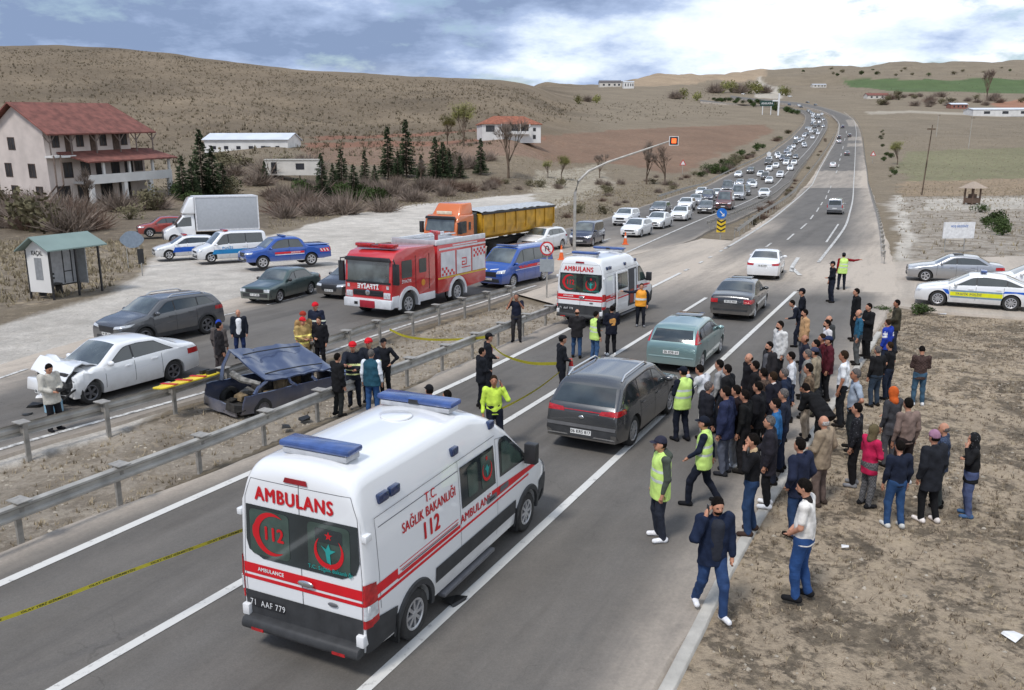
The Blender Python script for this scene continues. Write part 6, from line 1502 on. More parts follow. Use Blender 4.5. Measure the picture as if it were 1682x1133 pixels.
def person(pos,facing,H=1.75,top='60,60,60',legs=(40,42,52),shoes=(25,22,20),hair='k',pose='stand',arms=('down','down'),jacket=None,vest=None,hat=None,beard=None,bald=False,sleeve='long',bend=0.,turn=0.,nod=0.,build=1.,skirt=None,skin=None,h=None,label='',walk=0.,hem=.47,extras=None,group=None,pat=None,legpat=None,collar=None,bands=None):
 """facing: degrees clockwise from the view direction (+Y)"""
 s=H/1.75;a=PI/2-math.radians(facing);rnd=random.Random(hash(label)&0xffff if False else int(pos[0]*97+pos[1]*131)&0xffff)
 J=lambda x,y,z:np.array((x,y,z))*s
 bd=math.radians(bend);st=walk
 hip=J(0,0,.93);lean=lambda p,f=1.:np.array((p[0]*math.cos(bd*f)+(p[2]-hip[2])*math.sin(bd*f),p[1],hip[2]-p[0]*math.sin(bd*f)+(p[2]-hip[2])*math.cos(bd*f)))
 sway=rnd.uniform(-.015,.015);build=build*1.14;hw=.182+.012*(build-1)*4
 chest=lean(J(0,sway,1.30));neck=lean(J(.0,sway,1.475));head=lean(J(.035+.03*max(0,nod),sway,1.635-.01*abs(nod)))
 sh={1:lean(J(-.005,hw+sway,1.425)),-1:lean(J(-.005,-hw+sway,1.425))}
 kn={};an={};toe={};hp={}
 for sd in(1,-1):
  f=st*sd;w=.085+rnd.uniform(0,.03)
  hp[sd]=J(0,sd*.085,.92)
  if pose=='kneel':
   kn[sd]=J(.32 if sd==1 else .12,sd*.13,.50 if sd==1 else .08);an[sd]=J(.22 if sd==1 else-.28,sd*.13,.09 if sd==1 else .10)
  else:
   kn[sd]=J(.03+f*.16+abs(f)*.05,sd*(w+.012),.50);an[sd]=J(f*.30-.03,sd*(w+.02),.09+(abs(f)*.07 if f<0 else 0))
  toe[sd]=an[sd]+J(.125,sd*.03,-.045 if not(f<0 and st)else-.06)
 if pose=='kneel':
  off=np.array((0,0,-.42*s));hip=hip+off;chest=chest+off;neck=neck+off;head=head+off
  for sd in(1,-1):hp[sd]=hp[sd]+off;sh[sd]=sh[sd]+off
 el={};wr={};hd={}
 fwd=np.array((math.cos(bd*.6),0,-math.sin(bd*.6)))
 for sd,am in((1,arms[0]),(-1,arms[1])):
  S_=sh[sd];D=lambda x,y,z:np.array((x,sd*y,z))*s
  T={'down':((-.02,.055,-.29),(.05,.065,-.53),(.07,.055,-.62)),'front':((.05,.045,-.28),(.22,-.10,-.36),(.27,-.16,-.37)),'clasp':((.02,.06,-.28),(.17,-.06,-.44),(.20,-.13,-.48)),'pocket':((-.06,.09,-.27),(.04,.05,-.46),(.06,.02,-.53)),'hips':((-.06,.20,-.24),(.05,.05,-.42),(.08,.0,-.46)),'back':((-.10,.07,-.27),(-.16,-.10,-.44),(-.17,-.17,-.48)),'phone':((.10,.13,-.22),(.10,.0,.06),(.085,-.04,.16)),'camera':((.18,.06,-.17),(.30,-.06,.05),(.33,-.10,.10)),'out':((.03,.28,-.03),(.04,.53,.01),(.05,.62,.02)),'fold':((.04,.08,-.27),(.20,-.10,-.25),(.20,-.22,-.21)),'mouth':((.12,.05,-.22),(.16,-.10,.04),(.13,-.13,.12)),'reach':((.20,.05,-.17),(.44,.02,-.16),(.53,0,-.16)),'swing':((-.10,.06,-.27),(-.13,.06,-.51),(-.12,.05,-.60)),'swingf':((.07,.05,-.27),(.25,.03,-.42),(.31,.01,-.48))}[am]
  el[sd],wr[sd],hd[sd]=[S_+D(*t)for t in T]
 side=np.array((0,1.,0));tw=math.radians(turn)
 hx=np.array((math.cos(tw),math.sin(tw),0));hy=np.array((-math.sin(tw),math.cos(tw),0));nd=math.radians(nod*28+bend*.45)
 hf=hx*math.cos(nd)-np.array((0,0,1))*math.sin(nd);hu=hx*math.sin(nd)+np.array((0,0,1))*math.cos(nd);HR=np.stack([hf,hy,hu],1)
 hq=lambda x,y,z:head+HR@(np.array((x,y,z))*s)
 vox=h or .018
 B=Blob(.022)
 B.cap(hip,lean(J(0,sway*.5,1.10))+(0 if pose!='kneel' else off),.098*s*build,.092*s*build,1.42,side);B.cap(lean(J(0,sway*.5,1.10))+(0 if pose!='kneel' else off),chest,.095*s*build,.108*s,1.45,side)
 for sd in(1,-1):
  B.cap(chest+(sh[sd]-chest)*.35,sh[sd],.085*s,.055*s);B.cap(sh[sd],el[sd],.050*s,.038*s);B.cap(el[sd],wr[sd],.038*s,.026*s)
  B.cap(wr[sd],hd[sd],.028*s,.030*s,k=.012)
  B.cap(hp[sd],kn[sd],.085*s,.052*s);B.cap(kn[sd],an[sd],.052*s,.036*s);B.cap(an[sd]+J(-.04,0,-.04),toe[sd],.036*s,.030*s)
 B.cap(neck-(neck-chest)*.15,head-hu*.06*s,.052*s,.048*s);B.ell(head,np.array((.094,.076,.115))*s,HR);B.ell(hq(.035,0,-.055),np.array((.060,.052,.060))*s,HR)
 B.ell(hq(.098,0,-.012),np.array((.020,.013,.024))*s,HR,k=.01)
 for sd in(1,-1):B.ell(hq(-.005,sd*.078,-.005),np.array((.018,.012,.030))*s,HR,k=.008)
 V,Q=B.mesh(vox)
 o=None;sk=skin or SKIN
 fv=MB()
 for sd in(1,-1):
  d=(hd[sd]-wr[sd]);d=d/np.linalg.norm(d);u=np.cross(d,(0,0,1.))if abs(d[2])<.9 else np.array((1.,0,0));u=u-d*(u@d);u/=np.linalg.norm(u);w_=np.cross(d,u)
  ln=(.070,.080,.074,.058)
  for k in range(4):
   b0=hd[sd]+u*(k-1.5)*.019*s;b1=b0+d*ln[k]*.55*s+w_*.008*s;b2=b1+(d*.65-w_*.6*sd)*ln[k]*.5*s;fv.tube([b0,b1,b2],[.0095*s,.0085*s,.007*s],6)
  t0=wr[sd]+d*.035*s-u*.022*s;fv.tube([t0,t0+(d*.6-u*.8)*.035*s,t0+(d*.95-u*.7)*.062*s],[.012*s,.010*s,.008*s],6)
 n0=len(V);V2=np.vstack([V,np.array(fv.v)]);faces=Q.tolist()+[tuple(i+n0 for i in f)for f in fv.f]
 C=V[Q].mean(1);L=(C-head)@HR/s;mi=np.zeros(len(faces),int)
 ey=(L[:,0]>.06)&(np.abs(np.abs(L[:,1])-.032)<.013)&(np.abs(L[:,2]-.012)<.009);lp=(L[:,0]>.07)&(np.abs(L[:,1])<.022)&(np.abs(L[:,2]+.058)<.007)
 mi[:len(Q)][ey]=1;mi[:len(Q)][lp]=2
 me=bpy.data.meshes.new('person');me.from_pydata(V2.tolist(),[],faces)
 for m_ in(sk,EYE,LIP):me.materials.append(m_)
 me.polygons.foreach_set('material_index',mi);me.shade_smooth();o=bpy.data.objects.new('person',me);COL.objects.link(o)
 o.location=(pos[0],pos[1],pos[2]);o.rotation_euler=(0,0,a);tag(o,label,'person',group)
 wrk=[(rnd.uniform(-45,45),rnd.uniform(-45,45),rnd.uniform(-45,45),rnd.uniform(0,6))for _ in range(5)]
 def part(name,bl,mt,hh=None):
  if name in('trousers','sweater','shirt','jacket','skirt'):bl.wr=wrk
  elif name=='vest':bl.wr=wrk[:2]
  v,q=bl.mesh(hh or vox);return np_obj(name,v,q,mt,o)
 tc=tuple(top)if not isinstance(top,str)else tuple(int(q)for q in top.split(','))
 g=Blob(.03)
 if skirt:
  g.cap(hip+J(0,0,.06),J(.01,0,.20),.125*s,.165*s,1.25,side);part('skirt',g,cloth(skirt))
  lower=None
 g=Blob(.026);g.cap(hip+J(0,0,-.03),hip+J(0,0,.06),.112*s*build,.106*s*build,1.40,side)
 for sd in(1,-1):g.cap(hp[sd],kn[sd],.098*s*(build*.5+.5),.073*s);g.cap(kn[sd],an[sd]+J(0,0,-.015),.073*s,.058*s)
 part('trousers',g,cloth(legs,legpat))
 for sd in(1,-1):
  g=Blob(.02);g.cap(an[sd]+J(-.05,0,-.045),toe[sd]+J(.02,0,0),.046*s,.040*s);g.cap(an[sd]+J(-.01,0,0),an[sd]+J(-.03,0,-.05),.048*s,.050*s);g.sub((0,0,-1),-(min(an[sd][2],toe[sd][2])-.088*s if False else min(an[sd][2]-.09*s,toe[sd][2]-.045*s)))
  part('shoe',g,cloth(shoes),min(vox,.014))
 def upper(r,hemz,col,name,sleeves=True,open_=False,p_=None,wid=1.42):
  g=Blob(.03);o2=0 if pose!='kneel' else off
  hp_=lean(J(0,0,.93-(hemz-.47)))+o2;up_=lean(J(0,sway*.5,1.12))+o2;ax_=up_-hp_;ax_=ax_/np.linalg.norm(ax_);hc=hp_-ax_*.075*s;g.sub(-ax_,float(-ax_@hc))
  g.cap(hp_-ax_*.06*s,up_,(.112+r)*s*build,(.103+r)*s*build,wid,side);g.cap(lean(J(0,sway*.5,1.12))+o2,chest,(.105+r)*s*build,(.118+r)*s,wid,side)
  for sd in(1,-1):
   g.cap(chest+(sh[sd]-chest)*.35,sh[sd]if sleeves else chest+(sh[sd]-chest)*.72,(.100+r)*s,(.070+r)*s)
   if sleeves=='long':g.cap(sh[sd],el[sd],(.068+r)*s,(.056+r)*s);g.cap(el[sd],wr[sd]+(el[sd]-wr[sd])*.06,(.051+r)*s,(.038+r)*s)
   elif sleeves:g.cap(sh[sd],sh[sd]+(el[sd]-sh[sd])*.72,(.064+r)*s,(.056+r)*s)
  g.cap(chest,neck-(neck-chest)*.05,(.085+r)*s,(.058+r*.6)*s)
  return part(name,g,col)
 upper(0.,hem,cloth(tc,pat),'sweater' if sleeve=='long' else 'shirt',sleeve)
 if collar is not None:g=Blob(.015);g.cap(neck-hu*.03*s,neck+hu*.005*s,.066*s,.060*s);part('collar',g,cloth(collar))
 if jacket:
  jo=upper(.016,hem+.10,cloth(jacket),'jacket','long',wid=1.45)
  if bands:
   me=jo.data;me.materials.append(cloth(bands));n=len(me.polygons);cz=np.zeros(n*3);me.polygons.foreach_get('center',cz);t=(cz.reshape(-1,3)[:,2]-hip[2])/s
   me.polygons.foreach_set('material_index',((np.abs(t+.02)<.022)|(np.abs(t-.24)<.022)|(np.abs(t-.10)<.014)).astype(int))
 if vest:
  vm={'y':HIVIS,'o':ORV}.get(vest)if isinstance(vest,str)else cloth(vest)
  vo=upper(.026,hem+(.08 if vest=='y' else .02),vm,'vest',False,wid=1.48)
  if vest in('y','o'):
   me=vo.data;me.materials.append(REFL);n=len(me.polygons);cz=np.zeros(n*3);me.polygons.foreach_get('center',cz);cz=cz.reshape(-1,3)
   ax=chest-(hip);ax=ax/np.linalg.norm(ax);t=(cz-hip)@ax/s;k=(np.abs(t-.14)<.025)|(np.abs(t-.30)<.022)if vest=='y' else(np.abs(t-.20)<.04);me.polygons.foreach_set('material_index',k.astype(int))
 if hat and hat[0]=='scarf':
  g=Blob(.02);g.ell(hq(-.012,0,.010),np.array((.112,.096,.130))*s,HR);g.cap(hq(-.02,0,-.07),neck+J(-.01,0,-.02),.085*s,.095*s);g.sub(hf,float(hf@(head+hf*.068*s)));part('headscarf',g,cloth(hat[1],hat[2]if len(hat)>2 else None))
 elif hat and hat[0]in('cap','beanie','helmet','beret'):
  g=Blob(.015);rr_={'cap':(.108,.090,.10),'beanie':(.108,.092,.112),'helmet':(.128,.112,.12),'beret':(.118,.108,.085)}[hat[0]];g.ell(hq(-.004,0,.040),np.array(rr_)*s,HR)
  n=-hu+hf*.15;g.sub(n,float(n@hq(0,0,.030 if hat[0]!='beanie' else .01)));c_=part(hat[0],g,cloth(hat[1]))
  if hat[0]in('cap','helmet'):m=MB();m.ell(hq(.105,0,.040),np.array((.07,.075,.010))*s,12,6,R=Matrix(HR.tolist()));m.build('brim',cloth(hat[1]),c_,smooth=60)
  if not bald:g=Blob(.012);g.ell(hq(-.014,0,.0),np.array((.096,.082,.105))*s,HR);g.sub(hf,float(hf@hq(.012,0,0)));g.sub(-hu,float(-hu@hq(0,0,-.055)));g.sub(hu,float(hu@hq(0,0,.06)));part('hair',g,HAIRM[hair])
 elif not bald:
  g=Blob(.012);g.ell(hq(-.012,0,.018),np.array((.101,.084,.114))*s,HR);n=hf*.80-hu*.60;g.sub(n,float(n@hq(.018,0,.004)));g.sub(-hu,float(-hu@hq(0,0,-.065)));part('hair',g,HAIRM[hair],min(vox,.013))
 else:
  g=Blob(.01);g.ell(hq(-.012,0,-.01),np.array((.097,.082,.095))*s,HR);g.sub(hf,float(hf@hq(.02,0,0)));g.sub(-hu,float(-hu@hq(0,0,-.055)));g.sub(hu,float(hu@hq(0,0,.03)));part('hair',g,HAIRM[hair])
 if beard:g=Blob(.01);g.ell(hq(.040,0,-.060),np.array((.064,.058,.052))*s,HR);g.sub(hu,float(hu@hq(0,0,-.038)));g.sub(-hf,float(-hf@hq(.0,0,0)));part('beard',g,HAIRM[beard],min(vox,.012))
 if extras:extras(o,dict(hd=hd,wr=wr,sh=sh,chest=chest,hip=hip,neck=neck,head=head,s=s,hq=hq,part=part,Blob=Blob,side=side,J=J,el=el))
 return o
def held(name,label,cat,p,j,sd,size,mt,off=(0,0,0),rx=0):
 """small thing in a hand: top-level, placed at the hand's world position"""
 w=Matrix.Rotation(p.rotation_euler.z,4,'Z');q=Vector(p.location)+w@Vector(tuple(j['hd'][sd]+np.array(off)))
 m=MB();m.box(-size[0]/2,size[0]/2,-size[1]/2,size[1]/2,-size[2]/2,size[2]/2);o=m.build(name,mt,None,bevel=min(size)*.25);o.location=q;o.rotation_euler=(rx,0,p.rotation_euler.z)
 return tag(o,label,cat)
def P(px,ytop,yfoot=None,face=0,H=1.80,**k):
 """stand a person where the photo shows the crown (and, if visible, the feet)"""
 if yfoot is not None:
  g=G(px,yfoot);x,y=g.x,g.y
  lo,hi=1.2,2.4
  for _ in range(24):
   m=(lo+hi)/2
   if topix(x,y,m)[1]>ytop:lo=m
   else:hi=m
  H=min(max(lo/1.0,1.64),1.92)if k.get('pose')!='kneel' and not k.get('bend')else H
 else:g=G(px,ytop,z=H);x,y=g.x,g.y
 zr=float(rz(x,y))if k.pop('onroad',True)else gz(x,y)+float(relief(np.array([x]),np.array([y]))[0])
 return person((x,y,zr+.0),face,H/1.0,**k)
NV=(26,30,42);BK=(24,24,27);JN=(46,62,92);JD=(34,48,74);GY=(78,80,86);WH=(214,214,216);BW=(58,42,34);BE=(150,132,112)
GC='onlookers on the right verge'
PHONE=mat('phone_black',(.02,.02,.022),.25,0,.5)
def ex_phone(label,sd=-1,off=(0,0,.02)):
 return lambda o,j:held('phone',label,'phone',o,j,sd,(.075,.012,.145),PHONE,off)
def ex_open(inner,lining=None):
 def f(o,j):
  g=j['Blob'](.02);s=j['s'];g.cap(j['hip']+j['J'](.058,0,-.02),j['chest']+j['J'](.055,0,.05),.098*s,.104*s,1.15,j['side']);j['part']('open_front',g,cloth(inner))
 return f
def ex_red(o,j):
 g=j['Blob'](.015);s=j['s'];g.cap(j['chest']+j['J'](.055,0,-.16),j['chest']+j['J'](.055,0,.02),.072*s,.080*s,1.25,j['side']);j['part']('red_chest_panel',g,cloth((140,30,38)))
P(1165,816,1008,172,label='man in open navy jacket and blue jeans walking with a phone to his ear',top=(58,62,70),jacket=(26,36,58),legs=(44,66,104),shoes=(225,225,228),arms=('down','phone'),beard='k',hair='k',walk=.75,nod=.4,h=.0115,hem=.45,extras=lambda o,j:(ex_open((44,47,56))(o,j),ex_phone('black phone held to the ear of the walking man in a navy jacket')(o,j)))
P(1312,788,984,300,label='man in white T-shirt with dark trim, dark hair and blue jeans, hands before him',top=(222,218,212),sleeve='short',collar=(40,36,36),legs=(42,72,120),shoes=BK,arms=('clasp','clasp'),nod=.6,h=.0115,build=1.12,beard='k',walk=.2)
P(1081,718,886,262,label='man in dark cap and hi-vis vest over a grey-green hooded top with trainers',top=(72,78,70),vest='y',legs=(40,44,54),shoes=(220,220,222),hat=('cap',(44,44,58)),arms=('down','down'),h=.012,hem=.50,extras=lambda o,j:(lambda g:(g.cap(j['neck']+j['J'](-.09,0,-.04),j['neck']+j['J'](-.05,0,.03),.085*j['s'],.06*j['s'],1.2,j['side']),j['part']('hood',g,cloth((72,78,70)))))(j['Blob'](.02)))
P(1152,686,830,292,label='officer in navy uniform and hi-vis vest striding left with black boots',top=(28,34,50),vest='y',legs=(26,30,42),shoes=BK,hair='k',hat=('cap',(22,26,38)),arms=('swingf','swing'),walk=.9,h=.0125)
P(1118,604,724,330,label='officer in hi-vis vest standing beside the graphite estate car',top=(28,32,44),vest='y',legs=(26,30,42),shoes=BK,hat=('cap',(22,26,38)),arms=('front','down'),walk=.2)
P(1229,713,876,285,label='man in black sweater, dark jeans and brown boots with a hand at his mouth',top=BK,legs=(38,58,88),shoes=(58,44,38),beard='k',arms=('mouth','pocket'),h=.0125,collar=(190,165,130),walk=.15)
P(1257,684,832,290,label='grey-haired man in a long dark padded jacket with white trainers',top=(38,36,42),jacket=(40,38,45),legs=BK,shoes=(218,218,220),hair='g',bald=False,arms=('down','front'),hem=.56,onroad=True)
P(1277,656,None,290,label='man in bright blue shirt behind the grey-haired man in the padded jacket',top=(44,100,150),jacket=None,legs=(34,38,50),hair='k',build=1.1,arms=('down','clasp'))
P(1187,629,779,300,label='broad man in navy-blue padded jacket and grey trousers near the lane line',top=(50,60,86),jacket=(40,46,72),legs=(84,88,100),shoes=(36,36,40),hair='k',build=1.14,arms=('down','pocket'))
P(1163,628,None,82,label='grey-bearded man in dark jacket and light blue shirt facing the broad man in navy',top=(92,116,152),jacket=(32,32,38),legs=(60,62,70),hair='g',beard='g',extras=ex_open((92,116,152)))
P(1163,600,None,310,label='dark-haired man in white jacket and white trousers nearest the teal hatchback',top=(206,206,208),jacket=(200,201,205),legs=(196,192,188),bend=14,arms=('camera','down'))
P(1184,592,None,300,label='man in grey-white top between the teal hatchback and the crowd',top=(160,160,160),legs=(60,62,70),hair='k')
P(1197,600,None,305,label='dark-haired man in black jacket behind the man in white',top=BK,jacket=(28,28,30),legs=BK,hair='k')
P(1212,634,None,300,label='man in black and maroon jacket left of the black-sweatered man',top=(40,22,26),jacket=(30,22,26),legs=(150,150,152),hair='k',shoes=(220,220,220))
P(1226,642,None,305,label='young man in plain black sweater with short dark hair in mid crowd',top=(24,24,24),legs=(30,28,30),hair='k',arms=('down','down'))
P(1233,581,None,262,label='red-faced bald man in black jacket at the front of the crowd',top=BK,jacket=(26,24,28),legs=BK,hair='b',bald=True)
P(1243,594,None,300,label='curly-haired man in black jacket beside the red-faced bald man',top=BK,jacket=(28,26,28),legs=BK,hair='k',build=1.1)
P(1266,562,None,258,label='dark-haired man in charcoal jacket half way back in the crowd',top=(70,70,74),jacket=(44,42,44),legs=BK,beard='k',extras=ex_open((90,90,94)))
P(1276,528,632,258,label='dark-haired man in white jacket standing apart near the lane line',top=(200,198,196),jacket=(204,203,200),legs=BK,beard='k')
P(1302,579,None,290,label='man in white shirt seen from the side in the middle of the crowd',top=(216,218,222),legs=(44,48,60),hair='k')
P(1291,606,None,300,label='grey-haired man in navy jacket in front of the white shirted man',top=(30,40,62),jacket=(30,40,60),legs=(32,42,62),hair='g',arms=('back','back'),build=1.08)
P(1272,612,None,315,label='man with pale neck in dark navy suit jacket seen from behind',top=(30,30,42),jacket=(28,28,38),legs=BK,hair='b',collar=(196,190,186))
P(1256,606,None,320,label='woman in black and beige patterned coat among the dark jackets',top=(96,80,70),pat='camo',legs=BK,hair='k',hem=.55)
P(1321,598,722,300,label='man in mottled brown jacket, beige trousers and black shoes',top=(118,98,78),jacket=None,pat='camo',legs=(158,146,132),shoes=BK,hair='k',arms=('down','down'),hem=.55)
P(1341,572,None,305,label='man in beige jacket and olive trousers in the middle of the crowd',top=(150,138,118),jacket=(148,136,116),legs=(74,72,60),hair='k',hat=('cap',(58,62,82)))
P(1329,575,None,300,label='grey-haired man in grey jacket with a dark strap over his shoulder',top=(124,124,120),jacket=(128,128,124),legs=GY,hair='g')
P(1378,572,700,300,label='man in white T-shirt and black trousers left of the grey-blue polo shirt',top=(222,224,226),sleeve='short',legs=(26,28,32),skin=SKIN2,hair='b')
P(1396,598,740,283,label='man in pale grey-blue polo shirt with hands on his hips',top=(150,160,172),sleeve='short',legs=(48,52,54),hair='g',arms=('hips','hips'),skin=SKIN2,build=1.1)
P(1347,632,745,330,label='person in black clothes bending forward behind the white-haired man',top=(22,22,24),jacket=(22,22,24),legs=(22,22,24),bend=48,arms=('front','front'),H=1.76,hair='k',build=1.15)
P(1344,679,824,318,label='white-haired man in tan jacket and brown-grey trousers',top=(148,132,112),jacket=(146,130,110),legs=(98,84,78),shoes=(60,50,44),hair='w',bald=True,arms=('front','pocket'),onroad=False)
P(1318,722,None,325,label='dark-haired man in navy bomber jacket behind the man in the white T-shirt',top=(34,40,60),jacket=(32,38,58),legs=(40,60,92),hair='k',arms=('pocket','pocket'))
P(1399,657,792,300,label='young man in black T-shirt with grey print and black trousers',top=(34,34,38),pat='print',legs=(24,22,24),shoes=(120,120,122),hair='k',hem=.52,onroad=False)
P(1422,693,826,78,label='woman in crimson-pink coat, patterned headscarf and grey trousers',top=(180,34,76),legs=(104,104,106),legpat='check',shoes=BK,hat=('scarf',(96,86,62),'print'),hair='k',arms=('fold','fold'),hem=.60,onroad=False,build=1.1)
P(1466,720,861,352,label='man in navy hooded top and blue jeans with pale soles, back turned',top=(28,34,50),legs=(44,72,110),shoes=(190,190,186),hair='k',onroad=False,walk=.15)
P(1480,650,790,345,label='man in taupe-brown shirt with short black hair between the pink coat and the mauve cap',top=(124,106,98),legs=(40,32,32),hair='k',onroad=False,shoes=(190,190,190))
P(1457,632,760,335,label='woman with orange headscarf and charcoal coat',top=(62,62,66),legs=(70,70,74),hat=('scarf',(196,92,40)),hem=.62,onroad=False,arms=('down','front'))
P(1522,704,852,340,label='woman in mauve knitted cap, long black coat and white trainers',top=(34,36,42),jacket=(34,36,42),legs=(24,24,26),shoes=(220,212,206),hat=('beanie',(160,120,142)),hem=.58,onroad=False,walk=.2)
P(1539,690,826,300,label='balding man in blue checked shirt behind the mauve cap',top=(70,82,106),pat='plaid',legs=(72,76,74),hair='g',bald=True,onroad=False,hem=.56)
P(1587,711,842,292,label='woman in black top and black patterned headscarf with blue shoes, rightmost of all',top=(26,26,28),legs=(74,84,116),shoes=(62,88,120),hat=('scarf',(28,28,30),'print'),arms=('mouth','fold'),hem=.58,onroad=False,build=1.1)
P(1506,567,663,10,label='man in brown checked shirt and jeans looking down, alone on the dry grass',top=(78,62,58),pat='plaid',legs=(58,84,104),shoes=(200,200,200),hair='k',nod=1.1,arms=('front','front'),onroad=False,hem=.54)
P(1434,566,664,335,label='wide man in black shirt seen from behind with grey hair',top=(26,26,28),legs=(48,60,74),hair='g',build=1.2,onroad=False)
P(1455,572,652,320,label='man in black T-shirt and dark jeans beside the wide man in black',top=(24,24,26),sleeve='short',legs=(36,44,60),hair='b',onroad=False,build=1.1)
P(1452,521,606,320,label='man in royal blue jacket with white striped sleeves',top=(36,62,160),jacket=(34,60,158),legs=(36,44,62),hair='b',onroad=False,extras=lambda o,j:[(lambda g,t:(g.cap(j['sh'][sd]+(j['el'][sd]-j['sh'][sd])*t,j['sh'][sd]+(j['el'][sd]-j['sh'][sd])*(t+.06),.083*j['s'],.081*j['s']),j['part']('stripe',g,cloth(WH))))(j['Blob'](.01),t)for sd in(1,-1)for t in(.15,.45,.75)])
P(1467,489,575,285,label='man in olive-brown jacket furthest along the grassy edge',top=(66,62,50),jacket=(64,60,48),legs=(36,40,52),hair='k',arms=('front','pocket'),onroad=False,skin=SKIN2)
P(1421,499,588,265,label='man in long black coat with arms crossed behind the teal sweater',top=(24,24,26),jacket=(24,24,26),legs=(24,24,26),hair='k',hem=.66,arms=('fold','fold'),collar=(150,70,66))
P(1405,509,599,285,label='grey-haired man in teal-blue sweater and grey trousers',top=(44,92,118),legs=(82,84,84),hair='g',bald=True)
P(1401,460,560,280,label='tall person in long black coat at the back of the crowd',top=(22,22,24),jacket=(22,22,24),legs=(26,28,34),hair='k',hem=.70)
P(1324,509,None,275,label='bearded man in tan jacket in front of the bending officer',top=(190,150,110),jacket=(186,148,108),legs=GY,hair='k',beard='k')
P(1364,519,None,270,label='balding man with dark backpack strap behind the white shirt',top=(150,150,150),jacket=(60,62,62),legs=GY,hair='b',bald=True)
P(1361,526,None,275,label='dark-haired man in white shirt near the back of the crowd',top=(218,214,214),legs=GY,hair='k',beard='k')
P(1325,551,None,285,label='balding man in navy jacket left of the black-haired man',top=(34,36,50),jacket=(34,36,48),legs=GY,hair='b',bald=True,skin=SKIN2)
P(1343,559,None,290,label='black-haired man in dark jacket packed in the middle of the crowd',top=(34,34,44),jacket=(34,34,42),legs=BK,hair='k')
P(1353,549,None,280,label='man with reddish face and maroon jumper in the packed crowd',top=(92,34,42),legs=GY,hair='b')
P(1364,553,None,285,label='man in navy cap and maroon jacket in the packed crowd',top=(84,30,40),jacket=(80,30,40),legs=BK,hat=('cap',(38,48,78)))
P(1290,640,None,300,label='man in navy trousers and dark shirt between the blue shirt and the brown jacket',top=(34,40,54),legs=(30,38,58),hair='g')
P(1248,628,None,305,label='man in black jacket in the gap behind the young man in black',top=BK,jacket=(26,26,30),legs=BK,hair='k')
P(1313,452,560,285,label='police officer in black uniform looking left near the lane line',top=(24,26,34),legs=(24,26,34),hat=('cap',(20,22,30)),arms=('front','down'))
P(1312,501,570,280,label='officer in dark uniform with white reflective collar leaning over',top=(26,30,42),legs=(26,30,42),hair='k',bend=26,walk=.6,H=1.74,arms=('front','swing'),collar=(200,205,210))
P(1364,430,497,270,label='officer in black uniform with a pale belt beside the arm-raising officer',top=(24,26,34),legs=(30,34,46),hat=('cap',(22,22,28)),arms=('front','down'),hem=.40)
P(1381,416,476,8,label='traffic officer in hi-vis vest pointing right with a red sleeve',top=(130,24,30),vest='y',legs=(28,32,42),hat=('cap',(30,34,40)),arms=('down','out'))
P(1051,466,537,184,label='paramedic in orange vest facing the camera by the open ambulance door',top=(30,34,48),vest='o',legs=(26,28,36),shoes=(120,120,124),hair='b',arms=('down','out'),walk=.2)
P(1003,503,584,350,label='paramedic in dark jacket with an orange and white back panel and white shoes',top=(28,32,44),jacket=(28,30,42),legs=(26,26,30),shoes=(222,222,222),hair='k',arms=('front','front'),extras=lambda o,j:(lambda g:(g.cap(j['chest']+j['J'](-.085,0,-.20),j['chest']+j['J'](-.085,0,.0),.06*j['s'],.06*j['s'],2.1,j['side']),j['part']('back_panel',g,cloth((206,150,84)))))(j['Blob'](.01)))
P(976,512,594,60,label='person in hi-vis vest, black sleeves and blue jeans by the ambulance',top=(24,24,26),vest='y',legs=(58,86,122),hair='k',arms=('front','down'))
P(947,510,588,5,label='man in dark jacket and blue jeans with a white belt pouch behind the ambulance',top=(38,36,38),jacket=(38,36,38),legs=(46,72,106),hair='b',bald=True,arms=('front','front'),walk=.3)
P(921,551,655,75,label='gendarme in dark uniform and red vest holding a striped cone',top=(28,30,36),extras=ex_red,legs=(26,28,36),hat=('beret',(22,22,26)),arms=('front','front'),walk=.25)
P(848,482,562,186,label='man in navy polo shirt and dark trousers raising a phone by the guardrail',top=(26,30,46),sleeve='short',legs=(48,46,48),shoes=BK,hair='g',skin=SKIN2,arms=('camera','phone'),hem=.50,extras=ex_phone('phone raised by the man in the navy polo shirt',1,(.03,0,.04)))
P(801,548,None,78,label='gendarme in dark uniform, red vest and black cap beside the median',top=(28,30,36),extras=ex_red,legs=(26,28,34),hat=('cap',(20,20,24)),arms=('front','front'),H=1.78)
P(791,573,670,70,label='man in black jacket just in front of the gendarme with the red vest',top=(26,28,34),jacket=(26,28,34),legs=(24,26,34),hair='k',arms=('front','front'))
P(812,617,None,176,label='officer in yellow hi-vis jacket with navy cuffs holding a phone to his ear',top=(196,224,84),legs=(26,30,42),hair='b',arms=('phone','down'),H=1.76,skin=SKIN2,h=.015,extras=lambda o,j:((lambda g:(g.cap(j['hip']+j['J'](0,0,.02),j['hip']+j['J'](0,0,.16),.122*j['s'],.116*j['s'],1.46,j['side']),j['part']('navy_waist',g,cloth(NV))))(j['Blob'](.01)),ex_phone('phone at the ear of the officer in the yellow jacket',1)(o,j)))
P(705,634,None,330,label='man in black cap whose head shows above the ambulance roof',top=BK,legs=BK,hat=('cap',(22,22,26)),H=1.76)
P(736,642,None,300,label='dark-haired man half hidden behind the blue light bar of the ambulance',top=NV,legs=BK,hair='k',H=1.74)
P(557,581,683,45,label='man in black jacket and black trousers leaning on the guardrail by the wreck',top=(24,24,26),jacket=(24,24,26),legs=(36,38,38),hair='k',arms=('reach','down'),hem=.52)
